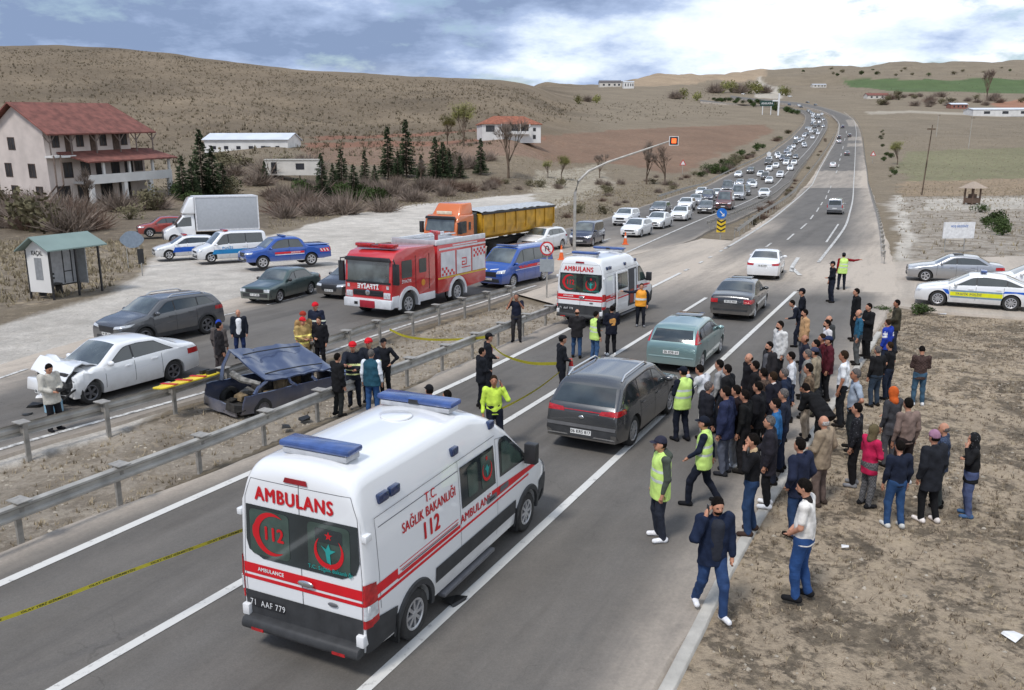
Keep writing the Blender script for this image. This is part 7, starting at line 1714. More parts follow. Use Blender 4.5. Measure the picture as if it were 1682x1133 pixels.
P(609,575,None,5,label='man in teal waistcoat over a white shirt and blue jeans, back to the camera',top=(220,224,230),vest=(38,76,92),legs=(42,74,118),hair='g',arms=('down','down'),H=1.74,hem=.50)
P(634,573,650,200,label='officer in black cap and black uniform with one elbow out',top=(24,26,32),legs=(24,26,30),hat=('cap',(20,20,24)),arms=('hips','front'))
P(579,563,None,172,label='firefighter in red helmet reaching across the guardrail, left of the pair',bands=(206,214,150),jacket=(30,34,44),top=(30,34,44),legs=(30,34,44),hat=('helmet',(196,30,40)),arms=('front','reach'),H=1.76)
P(606,557,None,190,label='firefighter in red helmet standing right of the reaching firefighter',top=(34,38,48),legs=(30,34,44),hat=('helmet',(196,30,40)),H=1.78,jacket=(34,38,48),bands=(206,214,150))
P(577,640,None,20,label='firefighter in dark suit with yellow bands kneeling behind the guardrail',top=(40,46,40),vest='y',legs=(30,34,34),pose='kneel',bend=35,H=1.05,hair='k',arms=('front','front'))if 0 else None
P(497,513,None,150,label='firefighter in tan coat with brown helmet at the back of the group',top=(160,128,84),legs=(120,100,66),hat=('helmet',(150,50,36)),H=1.74,jacket=(160,128,84),bands=(226,214,120))
P(501,528,606,140,label='firefighter in tan coat with yellow bands and red helmet beside the wreck',top=(168,142,92),jacket=(168,142,92),legs=(140,118,76),hat=('helmet',(206,34,44)),arms=('front','front'),bands=(230,218,120))
P(518,498,None,190,label='firefighter in navy suit with white bands and red helmet',top=(32,38,56),legs=(32,38,56),hat=('helmet',(200,30,44)),H=1.78,jacket=(32,38,56),bands=(206,210,190))
P(528,521,604,195,label='man in black uniform without a helmet among the firefighters',top=(22,22,26),legs=(24,24,28),hair='b',arms=('down','front'),jacket=(24,24,28),hem=.52)
P(396,520,588,165,label='bald man in open black jacket, white shirt and blue trousers',top=(226,226,228),jacket=(30,34,44),legs=(32,46,82),hair='g',bald=True,extras=ex_open((226,226,228)))
P(358,530,None,60,label='dark-haired man in black coat behind the boot of the crashed saloon',top=(36,34,36),jacket=(36,34,36),legs=(60,54,54),hair='k',H=1.74)
P(364,541,612,15,label='man with blue hood and long grey-brown coat at the crashed saloon',top=(84,78,76),jacket=(84,78,76),legs=(64,58,58),hat=('beanie',(38,66,160)),collar=(180,110,60),hem=.72)
cm=P(92,597,708,120,label='man in pale beige jacket filming with a small camera by the crushed bonnet',top=(60,60,60),jacket=(186,182,172),legs=(28,28,32),shoes=BK,hair='k',arms=('front','front'),nod=1.,hem=.50,extras=lambda o,j:held('video_camera','small black video camera held by the man in the beige jacket','camera',o,j,-1,(.16,.09,.09),TRIM,(.06,.06,.05)))
def gpos(px,py):g=G(px,py);return Vector((g.x,g.y,gz(g.x,g.y)+float(relief(np.array([g.x]),np.array([g.y]))[0])))
def foliage(name,c1,c2):
 m=mat(name,c1,.9,var=.25,vscale=1.3,var2=c2,spec=.1);return m
NEEDLE=foliage('conifer_needles',(.036,.055,.030),(.065,.085,.042));TWIG=foliage('grey_twigs',(.17,.135,.11),(.25,.20,.165));TWIGR=foliage('brown_twigs',(.12,.08,.06),(.20,.14,.11))
YGR=foliage('budding_yellow_green',(.17,.18,.06),(.27,.26,.10));DGR=foliage('dark_green_leaves',(.035,.055,.020),(.07,.10,.035));BARK=foliage('bark',(.10,.075,.055),(.16,.12,.09));DRY=foliage('dry_grass',(.22,.175,.115),(.36,.295,.20));OLV=foliage('olive_scrub',(.10,.09,.055),(.17,.15,.09))
def blades(m,n,fn,rg,mi=0):
 for _ in range(n):
  a,b,w=fn(rg);d=b-a
  s_=d.cross(Vector((rg.uniform(-1,1),rg.uniform(-1,1),rg.uniform(-.3,.3))));s_=s_.normalized()*w if s_.length>1e-6 else Vector((w,0,0))
  m.add([a-s_,a+s_,b],[(0,1,2)],mi)
def leaves(m,n,c,r,size,rg,mi=0,shell=.55):
 for _ in range(n):
  v=Vector((rg.gauss(0,1),rg.gauss(0,1),rg.gauss(0,1))).normalized()*(shell+(1-shell)*rg.random())**.8
  p=Vector((c[0]+v.x*r[0],c[1]+v.y*r[1],c[2]+v.z*r[2]));a=Vector((rg.uniform(-1,1),rg.uniform(-1,1),rg.uniform(-1,1))).normalized();b=a.orthogonal().normalized();s_=size*rg.uniform(.6,1.3)
  m.add([p-a*s_,p-b*s_*.6,p+a*s_,p+b*s_*.6],[(0,1,2,3)],mi)
def mk_conifer(seed,slim=1.):
 rg=random.Random(seed);t=thing('conifer_tree');m=MB();m.tube([(0,0,0),(.03,0,5),(0,0,9.8)],[.18,.11,.02],6);m.build('trunk',BARK,t);m=MB()
 z=.7
 while z<9.9:
  R_=(2.6*(1-z/10.2)**.85+.10)*slim*rg.uniform(.8,1.15);nb=max(4,int(11*(1-z/12)))
  for k in range(nb):
   a=rg.uniform(0,6.28);L_=R_*rg.uniform(.65,1.1);d=Vector((math.cos(a),math.sin(a),0));p0=Vector((0,0,z));p1=p0+d*L_+Vector((0,0,-.10*L_+rg.uniform(-.1,.2)))
   for q in range(15):
    u=rg.uniform(.15,1);c=p0.lerp(p1,u);sd=d.cross(Vector((0,0,1)))*rg.choice((-1,1));w=.36*(1.2-u)*L_*.5+.13;e=c+sd*w*rg.uniform(.5,1.1)+d*w*.7+Vector((0,0,rg.uniform(-.30,.10)));m.add([c-d*.15,c+d*.15+Vector((0,0,.06)),e],[(0,1,2)])
  z+=.21*rg.uniform(.8,1.2)
 m.build('crown',NEEDLE,t,smooth=0,recalc=False);return t
def mk_bush(seed,mt,kind='twig',n=420):
 rg=random.Random(seed);m=MB()
 if kind=='twig':
  def fn(r):
   a=r.uniform(0,6.28);e=r.uniform(.25,1.45);L_=r.uniform(.4,1.05);d=Vector((math.cos(a)*math.cos(e),math.sin(a)*math.cos(e),math.sin(e)));st=r.uniform(0,.55)
   b=Vector((r.uniform(-.35,.35),r.uniform(-.35,.35),0));p=b+d*L_*st;return p,b*1.2+d*L_+Vector((r.uniform(-.12,.12),r.uniform(-.12,.12),0)),.016
  blades(m,n,fn,rg)
 else:
  for _ in range(6):c=(rg.uniform(-.4,.4),rg.uniform(-.4,.4),rg.uniform(.3,.7));leaves(m,n//6,c,(rg.uniform(.3,.55),)*2+(rg.uniform(.25,.45),),.065,rg,shell=.3)
  blades(m,30,lambda r:(Vector((0,0,0)),Vector((r.uniform(-.5,.5),r.uniform(-.5,.5),r.uniform(.4,.9))),.02),rg)
 return m.build('shrub',mt,smooth=0,recalc=False)
def mk_tree(seed,mt,leaf=None,spread=.55):
 rg=random.Random(seed);t=thing('bare_tree' if not leaf else 'budding_tree');tr=MB();tw=MB()
 def grow(p,d,L_,r,lv):
  q=p+d*L_;tr.tube([p,q],[r,r*.65],5 if lv<2 else 3,caps=False)
  if lv>=4:
   for _ in range(7):e=(d+Vector((rg.uniform(-.8,.8),rg.uniform(-.8,.8),rg.uniform(-.3,.8)))).normalized();s_=e.orthogonal().normalized()*.018;b=q.lerp(p,rg.random()*.5);tw.add([b-s_,b+s_,b+e*L_*rg.uniform(.8,1.6)],[(0,1,2)])
   if leaf:leaves(tw,26,q,(L_*1.5,)*3,.07,rg,shell=.1)
   return
  for _ in range(3 if lv else 5):e=(d*(1.1 if lv else .9)+Vector((rg.uniform(-1,1),rg.uniform(-1,1),rg.uniform(-.15,.55)))*spread).normalized();grow(q if lv else p+d*L_*rg.uniform(.5,1),e,L_*rg.uniform(.62,.85),r*.58,lv+1)
 grow(Vector((0,0,0)),Vector((0,0,1)),1.9,.16,0);tr.build('trunk',BARK,t,smooth=0,recalc=False);tw.build('crown',leaf or mt,t,smooth=0,recalc=False);return t
PL={}
def plant(key,mk,px,py,scale,label,group,cat,sz=None,rz_=None):
 if key not in PL:PL[key]=[mk(),0]
 e=PL[key];o=e[0]if e[1]==0 else dup(e[0]);e[1]+=1
 o.location=gpos(px,py)-Vector((0,0,.05));o.rotation_euler=(0,0,random.uniform(0,6.28)if rz_ is None else rz_);o.scale=(scale,scale,scale*(sz or 1));return tag(o,label,cat,group)
def hpx(px,py,top):y=G(px,py).y;return y*(py-top)/1395.
for px,py,tp,sl_,lb in[(302,326,254,1.25,'dark conifer right beside the big pink house'),(334,322,213,1.15,'tallest conifer by the big pink house'),(352,322,238,1.2,'conifer right of the tallest one near the pink house'),(436,300,262,1.2,'small dark conifer in front of the beige cabin'),(530,322,250,1.0,'olive conifer right of the beige cabin'),(562,306,243,1.4,'wide dark conifer, left of a close pair'),(600,303,246,1.0,'narrow conifer, right of a close pair'),(638,292,208,.95,'tall slim conifer left of the tallest of the garden row'),(668,288,197,.8,'tallest and slimmest conifer of the garden row'),(716,295,224,1.15,'dense conifer in the middle of the garden row'),(738,290,244,1.3,'low broad conifer right of the dense one'),(790,284,226,1.0,'dark conifer nearest the white villa'),(318,326,262,1.3,'low conifer between two taller ones by the big house'),(368,320,266,1.4,'outermost low conifer on the right of the group by the big house'),(548,312,266,1.2,'half-height conifer left of the wide dark one'),(582,322,268,1.5,'broad low conifer between the close pair'),(616,306,268,1.3,'smallest conifer right of the close pair'),(654,296,246,1.3,'half-height conifer between the two tallest of the garden row'),(692,296,252,1.4,'squat conifer right of the tallest garden conifer'),(728,294,232,1.3,'thick conifer just right of the dense middle one'),(756,290,254,1.5,'squat conifer between the broad one and the villa conifer')]:
 h=hpx(px,py,tp)/9.8;plant('con%d'%(px%2),lambda:mk_conifer(px),px,py,h*max(1,sl_*.9),lb,'conifers in the gardens','tree',1/max(1,sl_*.9))
for px,py,tp,lb in[(140,345,278,'leafless fruit tree in front of the pink house'),(835,290,195,'large grey leafless tree in front of the white villa'),(1062,300,236,'bare tree left of the queue guardrail'),(1092,300,240,'reddish bare tree next to another by the queue guardrail'),(985,290,250,'small leafless tree left of the signal mast arm'),(690,300,262,'low bare tree among the conifers')]:
 plant('tree%d'%(px%2),lambda:mk_tree(px,TWIG),px,py,hpx(px,py,tp)/6.2,lb,'leafless trees','tree')
for px,py,tp,lb in[(762,238,172,'thin yellow-green tree on the slope left of the white villa'),(735,235,190,'smaller yellow-green tree on the slope'),(922,292,255,'yellow-green bushy tree by the pale track'),(900,290,262,'low yellow-green tree left of another by the track'),(1474,268,232,'round budding tree on the right roadside')]:
 plant('ytree',lambda:mk_tree(5,YGR,YGR),px,py,hpx(px,py,tp)/6.2,lb,'budding yellow-green trees','tree')
for i,(px,py,tp)in enumerate([(1175,150,130),(1188,150,131),(1202,150,130),(1216,151,131),(1230,151,132),(1243,150,130),(1256,149,131),(1285,152,136),(1292,153,138),(965,165,152),(980,167,153),(950,168,152),(1110,160,143),(1122,160,142),(1145,163,148)]):
 plant('by' if i%3 else 'bt2',(lambda:mk_bush(7,YGR,'leaf',360))if i%3 else(lambda:mk_bush(3,TWIG,n=560)),px,py,hpx(px,py,tp)/1.0,'small tree far off near the top of the road','distant trees near the crest','tree')
rg=random.Random(99)
def scatter(n,poly,keys,s0,s1,label,group,cat='shrub'):
 xs=[p[0]for p in poly];ys=[p[1]for p in poly];k=0
 while k<n:
  x,y=rg.uniform(min(xs),max(xs)),rg.uniform(min(ys),max(ys))
  if not in_poly(np.array([x]),np.array([y]),poly)[0]:continue
  key=rg.choice(keys);f={'t':lambda:mk_bush(1,TWIG),'r':lambda:mk_bush(2,TWIGR),'t2':lambda:mk_bush(3,TWIG,n=560),'g':lambda:mk_bush(4,DGR,'leaf',600),'o':lambda:mk_bush(6,OLV,'leaf',420),'y':lambda:mk_bush(7,YGR,'leaf',360)}[key]
  o=plant('b'+key,f,x,y,rg.uniform(s0,s1),label,group,cat);o.scale.z*=rg.uniform(.7,1.1);k+=1
scatter(26,[(0,336),(260,335),(275,352),(180,378),(0,384)],['t','r','t2','o','t'],2.2,4.2,'leafless grey-brown shrub in the thicket below the pink house','shrubs below the pink house')
scatter(36,[(440,325),(520,305),(650,298),(760,300),(780,314),(640,345),(560,358),(446,374)],['t','r','t2','t2','t'],2.0,3.9,'leafless brown shrub between the gardens and the gravel track','shrubs behind the gravel track')
scatter(9,[(340,262),(520,262),(520,300),(400,304)],['t2','t','o'],3.2,5.2,'tall bare thicket between the sheds and the conifers','tall thicket around the cabin')
scatter(10,[(600,262),(830,258),(830,285),(640,288)],['t2','t','o'],3.,5.,'tall grey bare bush behind the garden row of conifers','bare bushes behind the conifers')
scatter(17,[(280,318),(440,300),(620,298),(620,306),(440,330),(300,335)],['g','t','o','g'],1.6,3.4,'green or twiggy garden shrub between the conifers','garden shrubs between the conifers')
scatter(10,[(560,318),(625,318),(625,330),(560,330)],['g'],2.2,3.2,'dark green low shrub under the close pair of conifers','dark green shrubs under the conifers')
scatter(22,[(640,300),(1000,296),(1000,304),(820,312),(640,310)],['t','r','o','t2'],1.2,2.4,'low leafless shrub along the pale track','shrubs along the pale track')
scatter(20,[(985,312),(1060,285),(1150,290),(1165,296),(1080,325),(960,362),(900,378)],['t','r','o','t2','t'],.8,1.9,'dry shrub on the bank left of the queued cars','shrubs on the bank left of the queue')
scatter(34,[(1120,292),(1200,262),(1290,215),(1312,196),(1316,205),(1240,255),(1165,298)],['g','o','t2','r','g'],1.6,3.2,'dark roadside shrub beside the guardrail of the queue','roadside shrubs beside the queue')
scatter(20,[(1216,385),(1262,352),(1296,320),(1322,283),(1344,254),(1364,222),(1356,226),(1336,256),(1312,284),(1290,314),(1250,343)],['r','t','o','r'],.7,1.25,'reddish-brown shrub growing in the planted median','shrubs in the planted median')
scatter(16,[(1440,205),(1460,215),(1475,262),(1478,290),(1455,290),(1440,240)],['g','o','o'],.9,1.8,'dark green shrub lining the right shoulder','green shrubs along the right shoulder')
scatter(6,[(1595,345),(1640,345),(1650,390),(1600,395)],['g'],1.2,1.7,'grey-green bush near the white billboard','green bushes near the billboard')
scatter(36,[(1170,155),(1262,167),(1300,178),(1318,190),(1290,183),(1230,172),(1165,166)],['g'],3.4,4.6,'dark evergreen bush of the planted rows below the upper road','planted evergreen rows below the upper road')
scatter(28,[(1400,152),(1682,156),(1682,172),(1500,176),(1440,172)],['t2','r','o','t'],5,9,'bare tree or thicket in the far orchard belt on the right','orchard belt on the far right','tree')
scatter(18,[(1300,108),(1682,104),(1682,124),(1320,130)],['g','o'],3.5,7,'dark bush on the far hillside at the right','dark bushes on the far hillside')
for px,py,s_,lb in[(1512,420+92,.9,'green tuft at the edge of the dry verge, left of the police car'),(1450,508,.55,'small green tuft at the corner of the verge')]:plant('bg',lambda:mk_bush(4,DGR,'leaf',480),px,py,s_,lb,'green tufts at the verge','plant',.6)
plant('pop',lambda:mk_tree(17,TWIG,None,.28),1621,160,4.6,'tall pale grey leafless poplar on the far right',None,'tree')
def rel(X,Y):return base_z(X,Y)-sink(Y)+relief(X,Y)
def stuff_field(name,label,mt,n,polys,shape,seed,y0=None):
 R_=np.random.default_rng(seed);m=MB()
 for poly,share in polys:
  w=np.array(wp(poly));lo,hi=w.min(0),w.max(0);k=0;c=int(n*share);X=[];
  while len(X)<c:
   q=R_.uniform(lo,hi,(c*4,2));q=q[in_poly(q[:,0],q[:,1],[tuple(a)for a in w])];d=fbm(q[:,0],q[:,1],2.5,3,seed)+.5;q=q[R_.random(len(q))<d*1.3];X.extend(q.tolist())
  X=np.array(X[:c]);Z=rel(X[:,0],X[:,1])
  for(x,y),z in zip(X,Z):shape(m,x,y,float(z),R_)
 return tag(m.build(name,mt,smooth=0,recalc=False),label,kind='stuff')
def tuft(sc,lean=.5,nb=5):
 def f(m,x,y,z,R_):
  s_=sc*R_.uniform(.5,1.4)
  for _ in range(nb):
   a=R_.uniform(0,6.28);d=R_.uniform(0,lean)*s_;w=s_*.09;b=(x+R_.uniform(-.3,.3)*s_,y+R_.uniform(-.3,.3)*s_);ca,sa=math.cos(a),math.sin(a)
   m.add([(b[0]-sa*w,b[1]+ca*w,z-.01),(b[0]+sa*w,b[1]-ca*w,z-.01),(b[0]+ca*d,b[1]+sa*d,z+s_*R_.uniform(.35,.9))],[(0,1,2)])
 return f
def rock(sc):
 def f(m,x,y,z,R_):
  s_=sc*R_.uniform(.4,1.3)**1.6;r=lambda:R_.uniform(.6,1.25)*s_
  m.add([(x-r(),y,z),(x,y-r(),z),(x+r(),y,z),(x,y+r(),z),(x+R_.uniform(-.3,.3)*s_,y,z+r()*.7)],[(0,1,4),(1,2,4),(2,3,4),(3,0,4)])
 return f
VERGE=[(1440,505),(1690,525),(2100,640),(2400,1300),(1100,1300),(1230,880),(1335,715),(1405,605)]
stuff_field('dry_grass','matted dry grass tufts on the right verge',DRY,6500,[(VERGE,1)],tuft(.075,1.2),1)
stuff_field('dead_grass','dark dead grass on the right verge',foliage('dead_grass',(.11,.085,.06),(.18,.14,.10)),12000,[(VERGE,1)],tuft(.075,1.4),2)
MEDP=[tuple(p)for p in R0B]+[tuple(p)for p in R1B[::-1]]
GRAVEL=mat('loose_stone',(.36,.32,.26),.95,var=.35,vscale=.8)
stuff_field('stones','loose stones on the verge, median and gravel yard',GRAVEL,5200,[(VERGE,.22),(MEDP,.34),([(0,520),(200,470),(260,405),(440,378),(690,335),(900,310),(940,325),(700,400),(440,455),(0,590)],.16),([(1470,325),(1682,325),(1682,425),(1490,425)],.16)],rock(.036),3)
stuff_field('weeds','dry weeds in the median',DRY,1500,[(MEDP,1)],tuft(.12,.8),4)
stuff_field('roadside_grass','dry grass on the banks and fields beyond the road',foliage('field_grass',(.20,.165,.11),(.30,.25,.165)),9000,[([(0,392),(230,392),(240,430),(180,470),(0,505)],.2),([(985,300),(1150,285),(1165,300),(960,365),(890,380),(860,340)],.3),([(1470,300),(1700,295),(1700,425),(1480,425)],.2),([(440,345),(640,300),(980,288),(860,314),(560,352),(440,378)],.3),([(0,330),(0,262),(300,262),(700,240),(900,250),(1050,280),(640,300),(430,310),(260,335)],.5),([(1485,215),(1690,200),(1690,295),(1480,300)],.35)],tuft(.34,.8,4),5)
stuff_field('hillside_scrub','dry scrub dotted over the brown hills',foliage('scrub',(.095,.08,.052),(.14,.118,.078)),4200,[([(0,78),(230,84),(450,114),(700,130),(830,138),(950,175),(880,205),(600,215),(300,240),(0,200)],.8),([(900,160),(1180,135),(1200,190),(900,200)],.14),([(0,200),(300,240),(600,215),(860,205),(860,235),(600,255),(0,290)],.25),([(1270,115),(1682,102),(1682,150),(1400,160)],.1)],tuft(1.15,1.0,6),6)
stuff_field('pale_scrub','bleached grass tussocks on the brown hills',foliage('tussock',(.21,.165,.115),(.29,.235,.165)),3000,[([(0,78),(230,84),(450,114),(700,130),(830,138),(950,175),(880,205),(600,215),(300,240),(0,200)],1)],tuft(1.2,1.0,5),8)
PINK=mat('pink_plaster',(.60,.53,.49),.9,var=.1,vscale=.6);CREAM=mat('cream_plaster',(.60,.57,.52),.9,var=.1,vscale=.5);WPL=mat('white_plaster',(.68,.67,.65),.9,var=.08,vscale=.5);BRN=mat('brown_timber',(.09,.06,.045),.8,var=.3,vscale=3)
def tiles(name,c):
 if name in _mats:return _mats[name]
 m=mat(name,c,.85,var=.3,vscale=1.1);nt=m.node_tree;b=nt.nodes.get('Principled BSDF');N=nt.nodes.new;w=N('ShaderNodeTexWave');w.inputs['Scale'].default_value=1.6;w.inputs['Distortion'].default_value=.3;w.bands_direction='X';tc=N('ShaderNodeTexCoord');nt.links.new(tc.outputs['Object'],w.inputs[0])
 bp=N('ShaderNodeBump');bp.inputs['Strength'].default_value=.9;bp.inputs['Distance'].default_value=.12;nt.links.new(w.outputs['Fac'],bp.inputs['Height']);nt.links.new(bp.outputs[0],b.inputs['Normal']);return m
TILE=tiles('red_tiles',(.24,.09,.07));WGL=mat('house_glass',(.03,.03,.035),.2,var=.4,vscale=.7)
def B_(root,name,mt,*bs,**k):
 m=MB()
 for b in bs:m.box(*b)
 return m.build(name,mt,root,smooth=0,**k)
def win(root,x0,x1,y,z0,z1,mt=WGL,fr=BRN,name='window',ax='x',d=-1):
 """window in a wall plane y (ax x) or x (ax y); d is the outward sign"""
 f=(lambda a0,a1,e0,e1,c0,c1:(a0,a1,min(y+e0*d,y+e1*d),max(y+e0*d,y+e1*d),c0,c1))if ax=='x' else(lambda a0,a1,e0,e1,c0,c1:(min(y+e0*d,y+e1*d),max(y+e0*d,y+e1*d),a0,a1,c0,c1))
 o=B_(root,name,fr,f(x0-.08,x1+.08,.0,.05,z0-.08,z0),f(x0-.08,x1+.08,.0,.05,z1,z1+.08),f(x0-.08,x0,.0,.05,z0,z1),f(x1,x1+.08,.0,.05,z0,z1),f((x0+x1)/2-.03,(x0+x1)/2+.03,.03,.045,z0,z1));B_(o,'pane',mt,f(x0,x1,.005,.02,z0,z1));return o
def slab(root,name,mt,q,th=.18):
 m=MB();m.hexa([Vector(p)-Vector((0,0,th))for p in q]+[Vector(p)for p in q]);return m.build(name,mt,root,smooth=0)
def pink_house():
 r=thing('house','large pink three-storey house with red tiled roof, wooden balconies and white columns','house');L_,D=17.,9.
 m=MB();m.prism([(0,0),(D,0),(D,9.6),(D/2,12.6),(0,9.6)],0,L_-3.0,lambda a,c,d:(d,a,c));m.build('wall',PINK,r,smooth=0)
 B_(r,'wall',PINK,(L_-3.0,L_-.2,.6,D,0,6.3));slab(r,'roof',TILE,[(-.8,-1.7,9.15),(L_+.2,-1.7,9.15),(L_-1.8,D/2,12.95),(-.8,D/2,12.95)]);slab(r,'roof',TILE,[(L_+.2,D+1.0,9.3),(-.8,D+1.0,9.3),(-.8,D/2+.01,12.95),(L_-1.8,D/2+.01,12.95)])
 slab(r,'roof',TILE,[(L_+.25,-1.68,9.14),(L_+.25,D+.9,9.14),(L_-1.75,D/2+.1,12.93),(L_-1.75,D/2-.1,12.93)])
 slab(r,'canopy_roof',TILE,[(3.4,-3.4,5.7),(L_+2.0,-3.4,5.7),(L_+.4,-.02,6.9),(1.6,-.02,6.9)]);slab(r,'canopy_roof',TILE,[(L_+2.05,-3.4,5.69),(L_+2.05,D-1,5.69),(L_+.45,D-1,6.88),(L_+.45,-.05,6.88)])
 for z,x0 in((3.1,3.6),):slab(r,'balcony',WPL,[(x0,-2.9,z+.9),(L_+1.2,-2.9,z+.9),(L_+1.2,-2.7,z+.9),(x0,-2.7,z+.9)],1.15);slab(r,'balcony_floor',WPL,[(x0,-2.7,z),(L_+1.2,-2.7,z),(L_+1.2,-.02,z),(x0,-.02,z)],.25)
 slab(r,'balcony_floor',WPL,[(-.2,-1.5,6.5),(3.3,-1.5,6.5),(3.3,-.02,6.5),(-.2,-.02,6.5)],.25)
 for x in(4.0,9.6,14.2,L_+.9):B_(r,'column',WPL,(x-.3,x+.3,-2.85,-2.35,0,2.84))
 for x in(6.2,10.6,14.8,L_+.9):B_(r,'column',WPL,(x-.16,x+.16,-2.88,-2.62,4.0,5.55))
 for x in(-.3,2.9,6.9,10.9,L_-3.2,L_-.2):
  m=MB();m.tube([(x,-1.3,6.6),(x,-1.3,9.05)],.09,6);m.tube([(x,-1.3,8.0),(x-.9,-1.35,9.0)],.07,6);m.tube([(x,-1.3,8.0),(x+.9,-1.35,9.0)],.07,6);m.build('timber_post',mat('grey_timber',(.20,.16,.14),.9),r)
 for x in(1.2,5.0,8.8,12.4):win(r,x,x+1.0,0,7.5,9.0)
 for x in(3.2,7.2,11.0):win(r,x,x+.95,0,6.62,8.9,mt=BRN,name='door')
 for x in(2.4,5.2,7.6,10.2,12.6,15.0):win(r,x,x+1.3,0 if x<14 else .6,3.7 if x<14 else 3.9,5.5)
 for x in(1.0,4.2,8.0,11.2):win(r,x,x+1.9,0,.5,2.6)
 for y,z0,z1 in((5.2,7.2,8.6),(2.2,3.8,5.4),(6.4,3.8,5.4),(1.4,.8,2.6),(5.8,.8,2.6)):win(r,y,y+1.1,0,z0,z1,ax='y')
 for a,b in(((-.1,-1.45,6.5),(-2.6,-4.2,3.2)),((.9,-1.45,6.5),(-1.6,-4.2,3.2)),((-2.6,-4.2,3.2),(-4,-1.5,0)),((-1.6,-4.2,3.2),(-3,-1.4,0)),((-2.4,-4.0,3.2),(-2.4,-4.0,0))):m=MB();m.tube([a,b],.09,6);m.build('stair_rail',BRN,r)
 return r
o=pink_house();g=G(87,334);o.matrix_world=Matrix.Translation((g.x,g.y,-.35))@Matrix.Rotation(math.radians(2.8),4,'X')@Matrix.Rotation(math.radians(65),4,'Z')@Matrix.Diagonal((1.0,1.16,1.09,1))
def simple_house(nm,label,L_,D,H_,ridge,wall,roof,wins,hip=0.,rooft=.15,over=.4):
 r=thing(nm,label,'building' if nm!='villa' else 'house');m=MB();m.prism([(0,0),(D,0),(D,H_),(D/2,H_+(ridge if not hip else 0)+.001),(0,H_)],0,L_,lambda a,c,d:(d,a,c));m.build('wall',wall,r,smooth=0)
 e=over;zr=H_+ridge+rooft;ze=H_+rooft-e*ridge/(D/2);y2=D/2
 slab(r,'roof',roof,[(-e,-e,ze),(L_+e,-e,ze),(L_-hip+(e if not hip else 0),y2,zr),(hip-(e if not hip else 0),y2,zr)],rooft);slab(r,'roof',roof,[(L_+e,D+e,ze),(-e,D+e,ze),(hip-(e if not hip else 0),y2+.005,zr),(L_-hip+(e if not hip else 0),y2+.005,zr)],rooft)
 if hip:
  for x,x2,s_ in((-e,hip,1),(L_+e,L_-hip,-1)):slab(r,'roof',roof,[(x,-e+.01,ze-.01),(x,D+e-.01,ze-.01),(x2,y2+.02,zr-.01),(x2,y2-.02,zr-.01)][::s_],rooft)
 for x0,x1,z0,z1 in wins:win(r,x0,x1,0,z0,z1,fr=TRIM)
 return r
def at(o,px,py,deg,sc=1.):g=gpos(px,py);o.location=g-Vector((0,0,.5));o.rotation_euler=(0,0,math.radians(deg));o.scale=(sc,)*3;return o
SHR=mat('pale_sheet_roof',(.60,.64,.70),.5,var=.06,vscale=.3)
at(simple_house('storage_shed','long white shed with pale blue-grey metal roof and small windows',21,9,3.7,1.5,WPL,SHR,[(2+i*3.1,2.9+i*3.1,1.5,2.1)for i in range(5)]+[(15.2,16.6,.2,2.0),(18,18.8,1.5,2.1)]),336,249,-6)
cb=at(simple_house('cabin','beige flat cabin on short stilts in front of the long shed',9.5,3,2.6,.1,CREAM,mat('cabin_roof',(.42,.40,.36),.8),[(1.2,2.0,.4,2.2),(5.5,6.8,1.1,2.0)],over=.1),436,292,4);cb.location.z+=1.2
for x in(.4,3,6,9):B_(cb,'stilt',BRN,(x-.12,x+.12,.1,.35,-1.6,0))
vl=at(simple_house('villa','white two-storey villa with orange-red hipped roof and open upper porch',17.5,9,5.4,2.2,WPL,tiles('orange_tiles',(.36,.13,.075)),[(1.2,3.6,3.2,4.8),(8.2,9.0,3.0,4.9),(11.4,12.6,3.2,4.6),(15.2,15.9,1.2,2.2),(15.2,15.9,3.4,4.2)],hip=4.2),792,229,12)
B_(vl,'porch_shade_sheet',WGL,(5.6,13.8,-.02,.0,2.9,5.2));B_(vl,'porch_parapet',WPL,(5.4,14.0,-1.2,-1.0,2.4,3.3),(5.4,14.0,-1.0,-.03,2.4,2.6))  # the dark sheet on the flat wall paints the shade inside the porch
for x in(5.5,8.3,11.1,13.9):B_(vl,'column',WPL,(x-.12,x+.12,-1.18,-.95,3.3,5.3))
for a in[('farmhouse','small farmhouse with orange roof far off beyond the right side of the road',22,10,4,2.5,CREAM,TILE,1425,160,0,1.),('outbuilding','small white-roofed outbuilding left of the long white hall',14,8,4,1.2,mat('brick_red_wall',(.28,.12,.09),.9),SHR,1562,176,0,1.),('hall','long low white hall at the right edge far off',52,16,5,1.5,WPL,SHR,1598,188,-4,1.),('ridge_building','pale building with dark roof on the distant ridge',26,14,6,3,CREAM,mat('dark_roof',(.10,.09,.09),.8),985,143,0,1.),('ridge_building','small white building right of the dark roofed one on the distant ridge',12,10,8,1,WPL,SHR,1024,144,0,1.),('roadside_building','grey roadside shed far off beside the upper road',18,8,4,1,CREAM,SHR,1335,140,0,1.)]:
 nm,lb,L_,D,H_,ri,wa,ro,px,py,dg,sc=a;at(simple_house(nm,lb,L_,D,H_,ri,wa,ro,[(L_*k,L_*k+L_*.08,H_*.4,H_*.75)for k in(.15,.4,.65,.85)]),px,py,dg,sc)
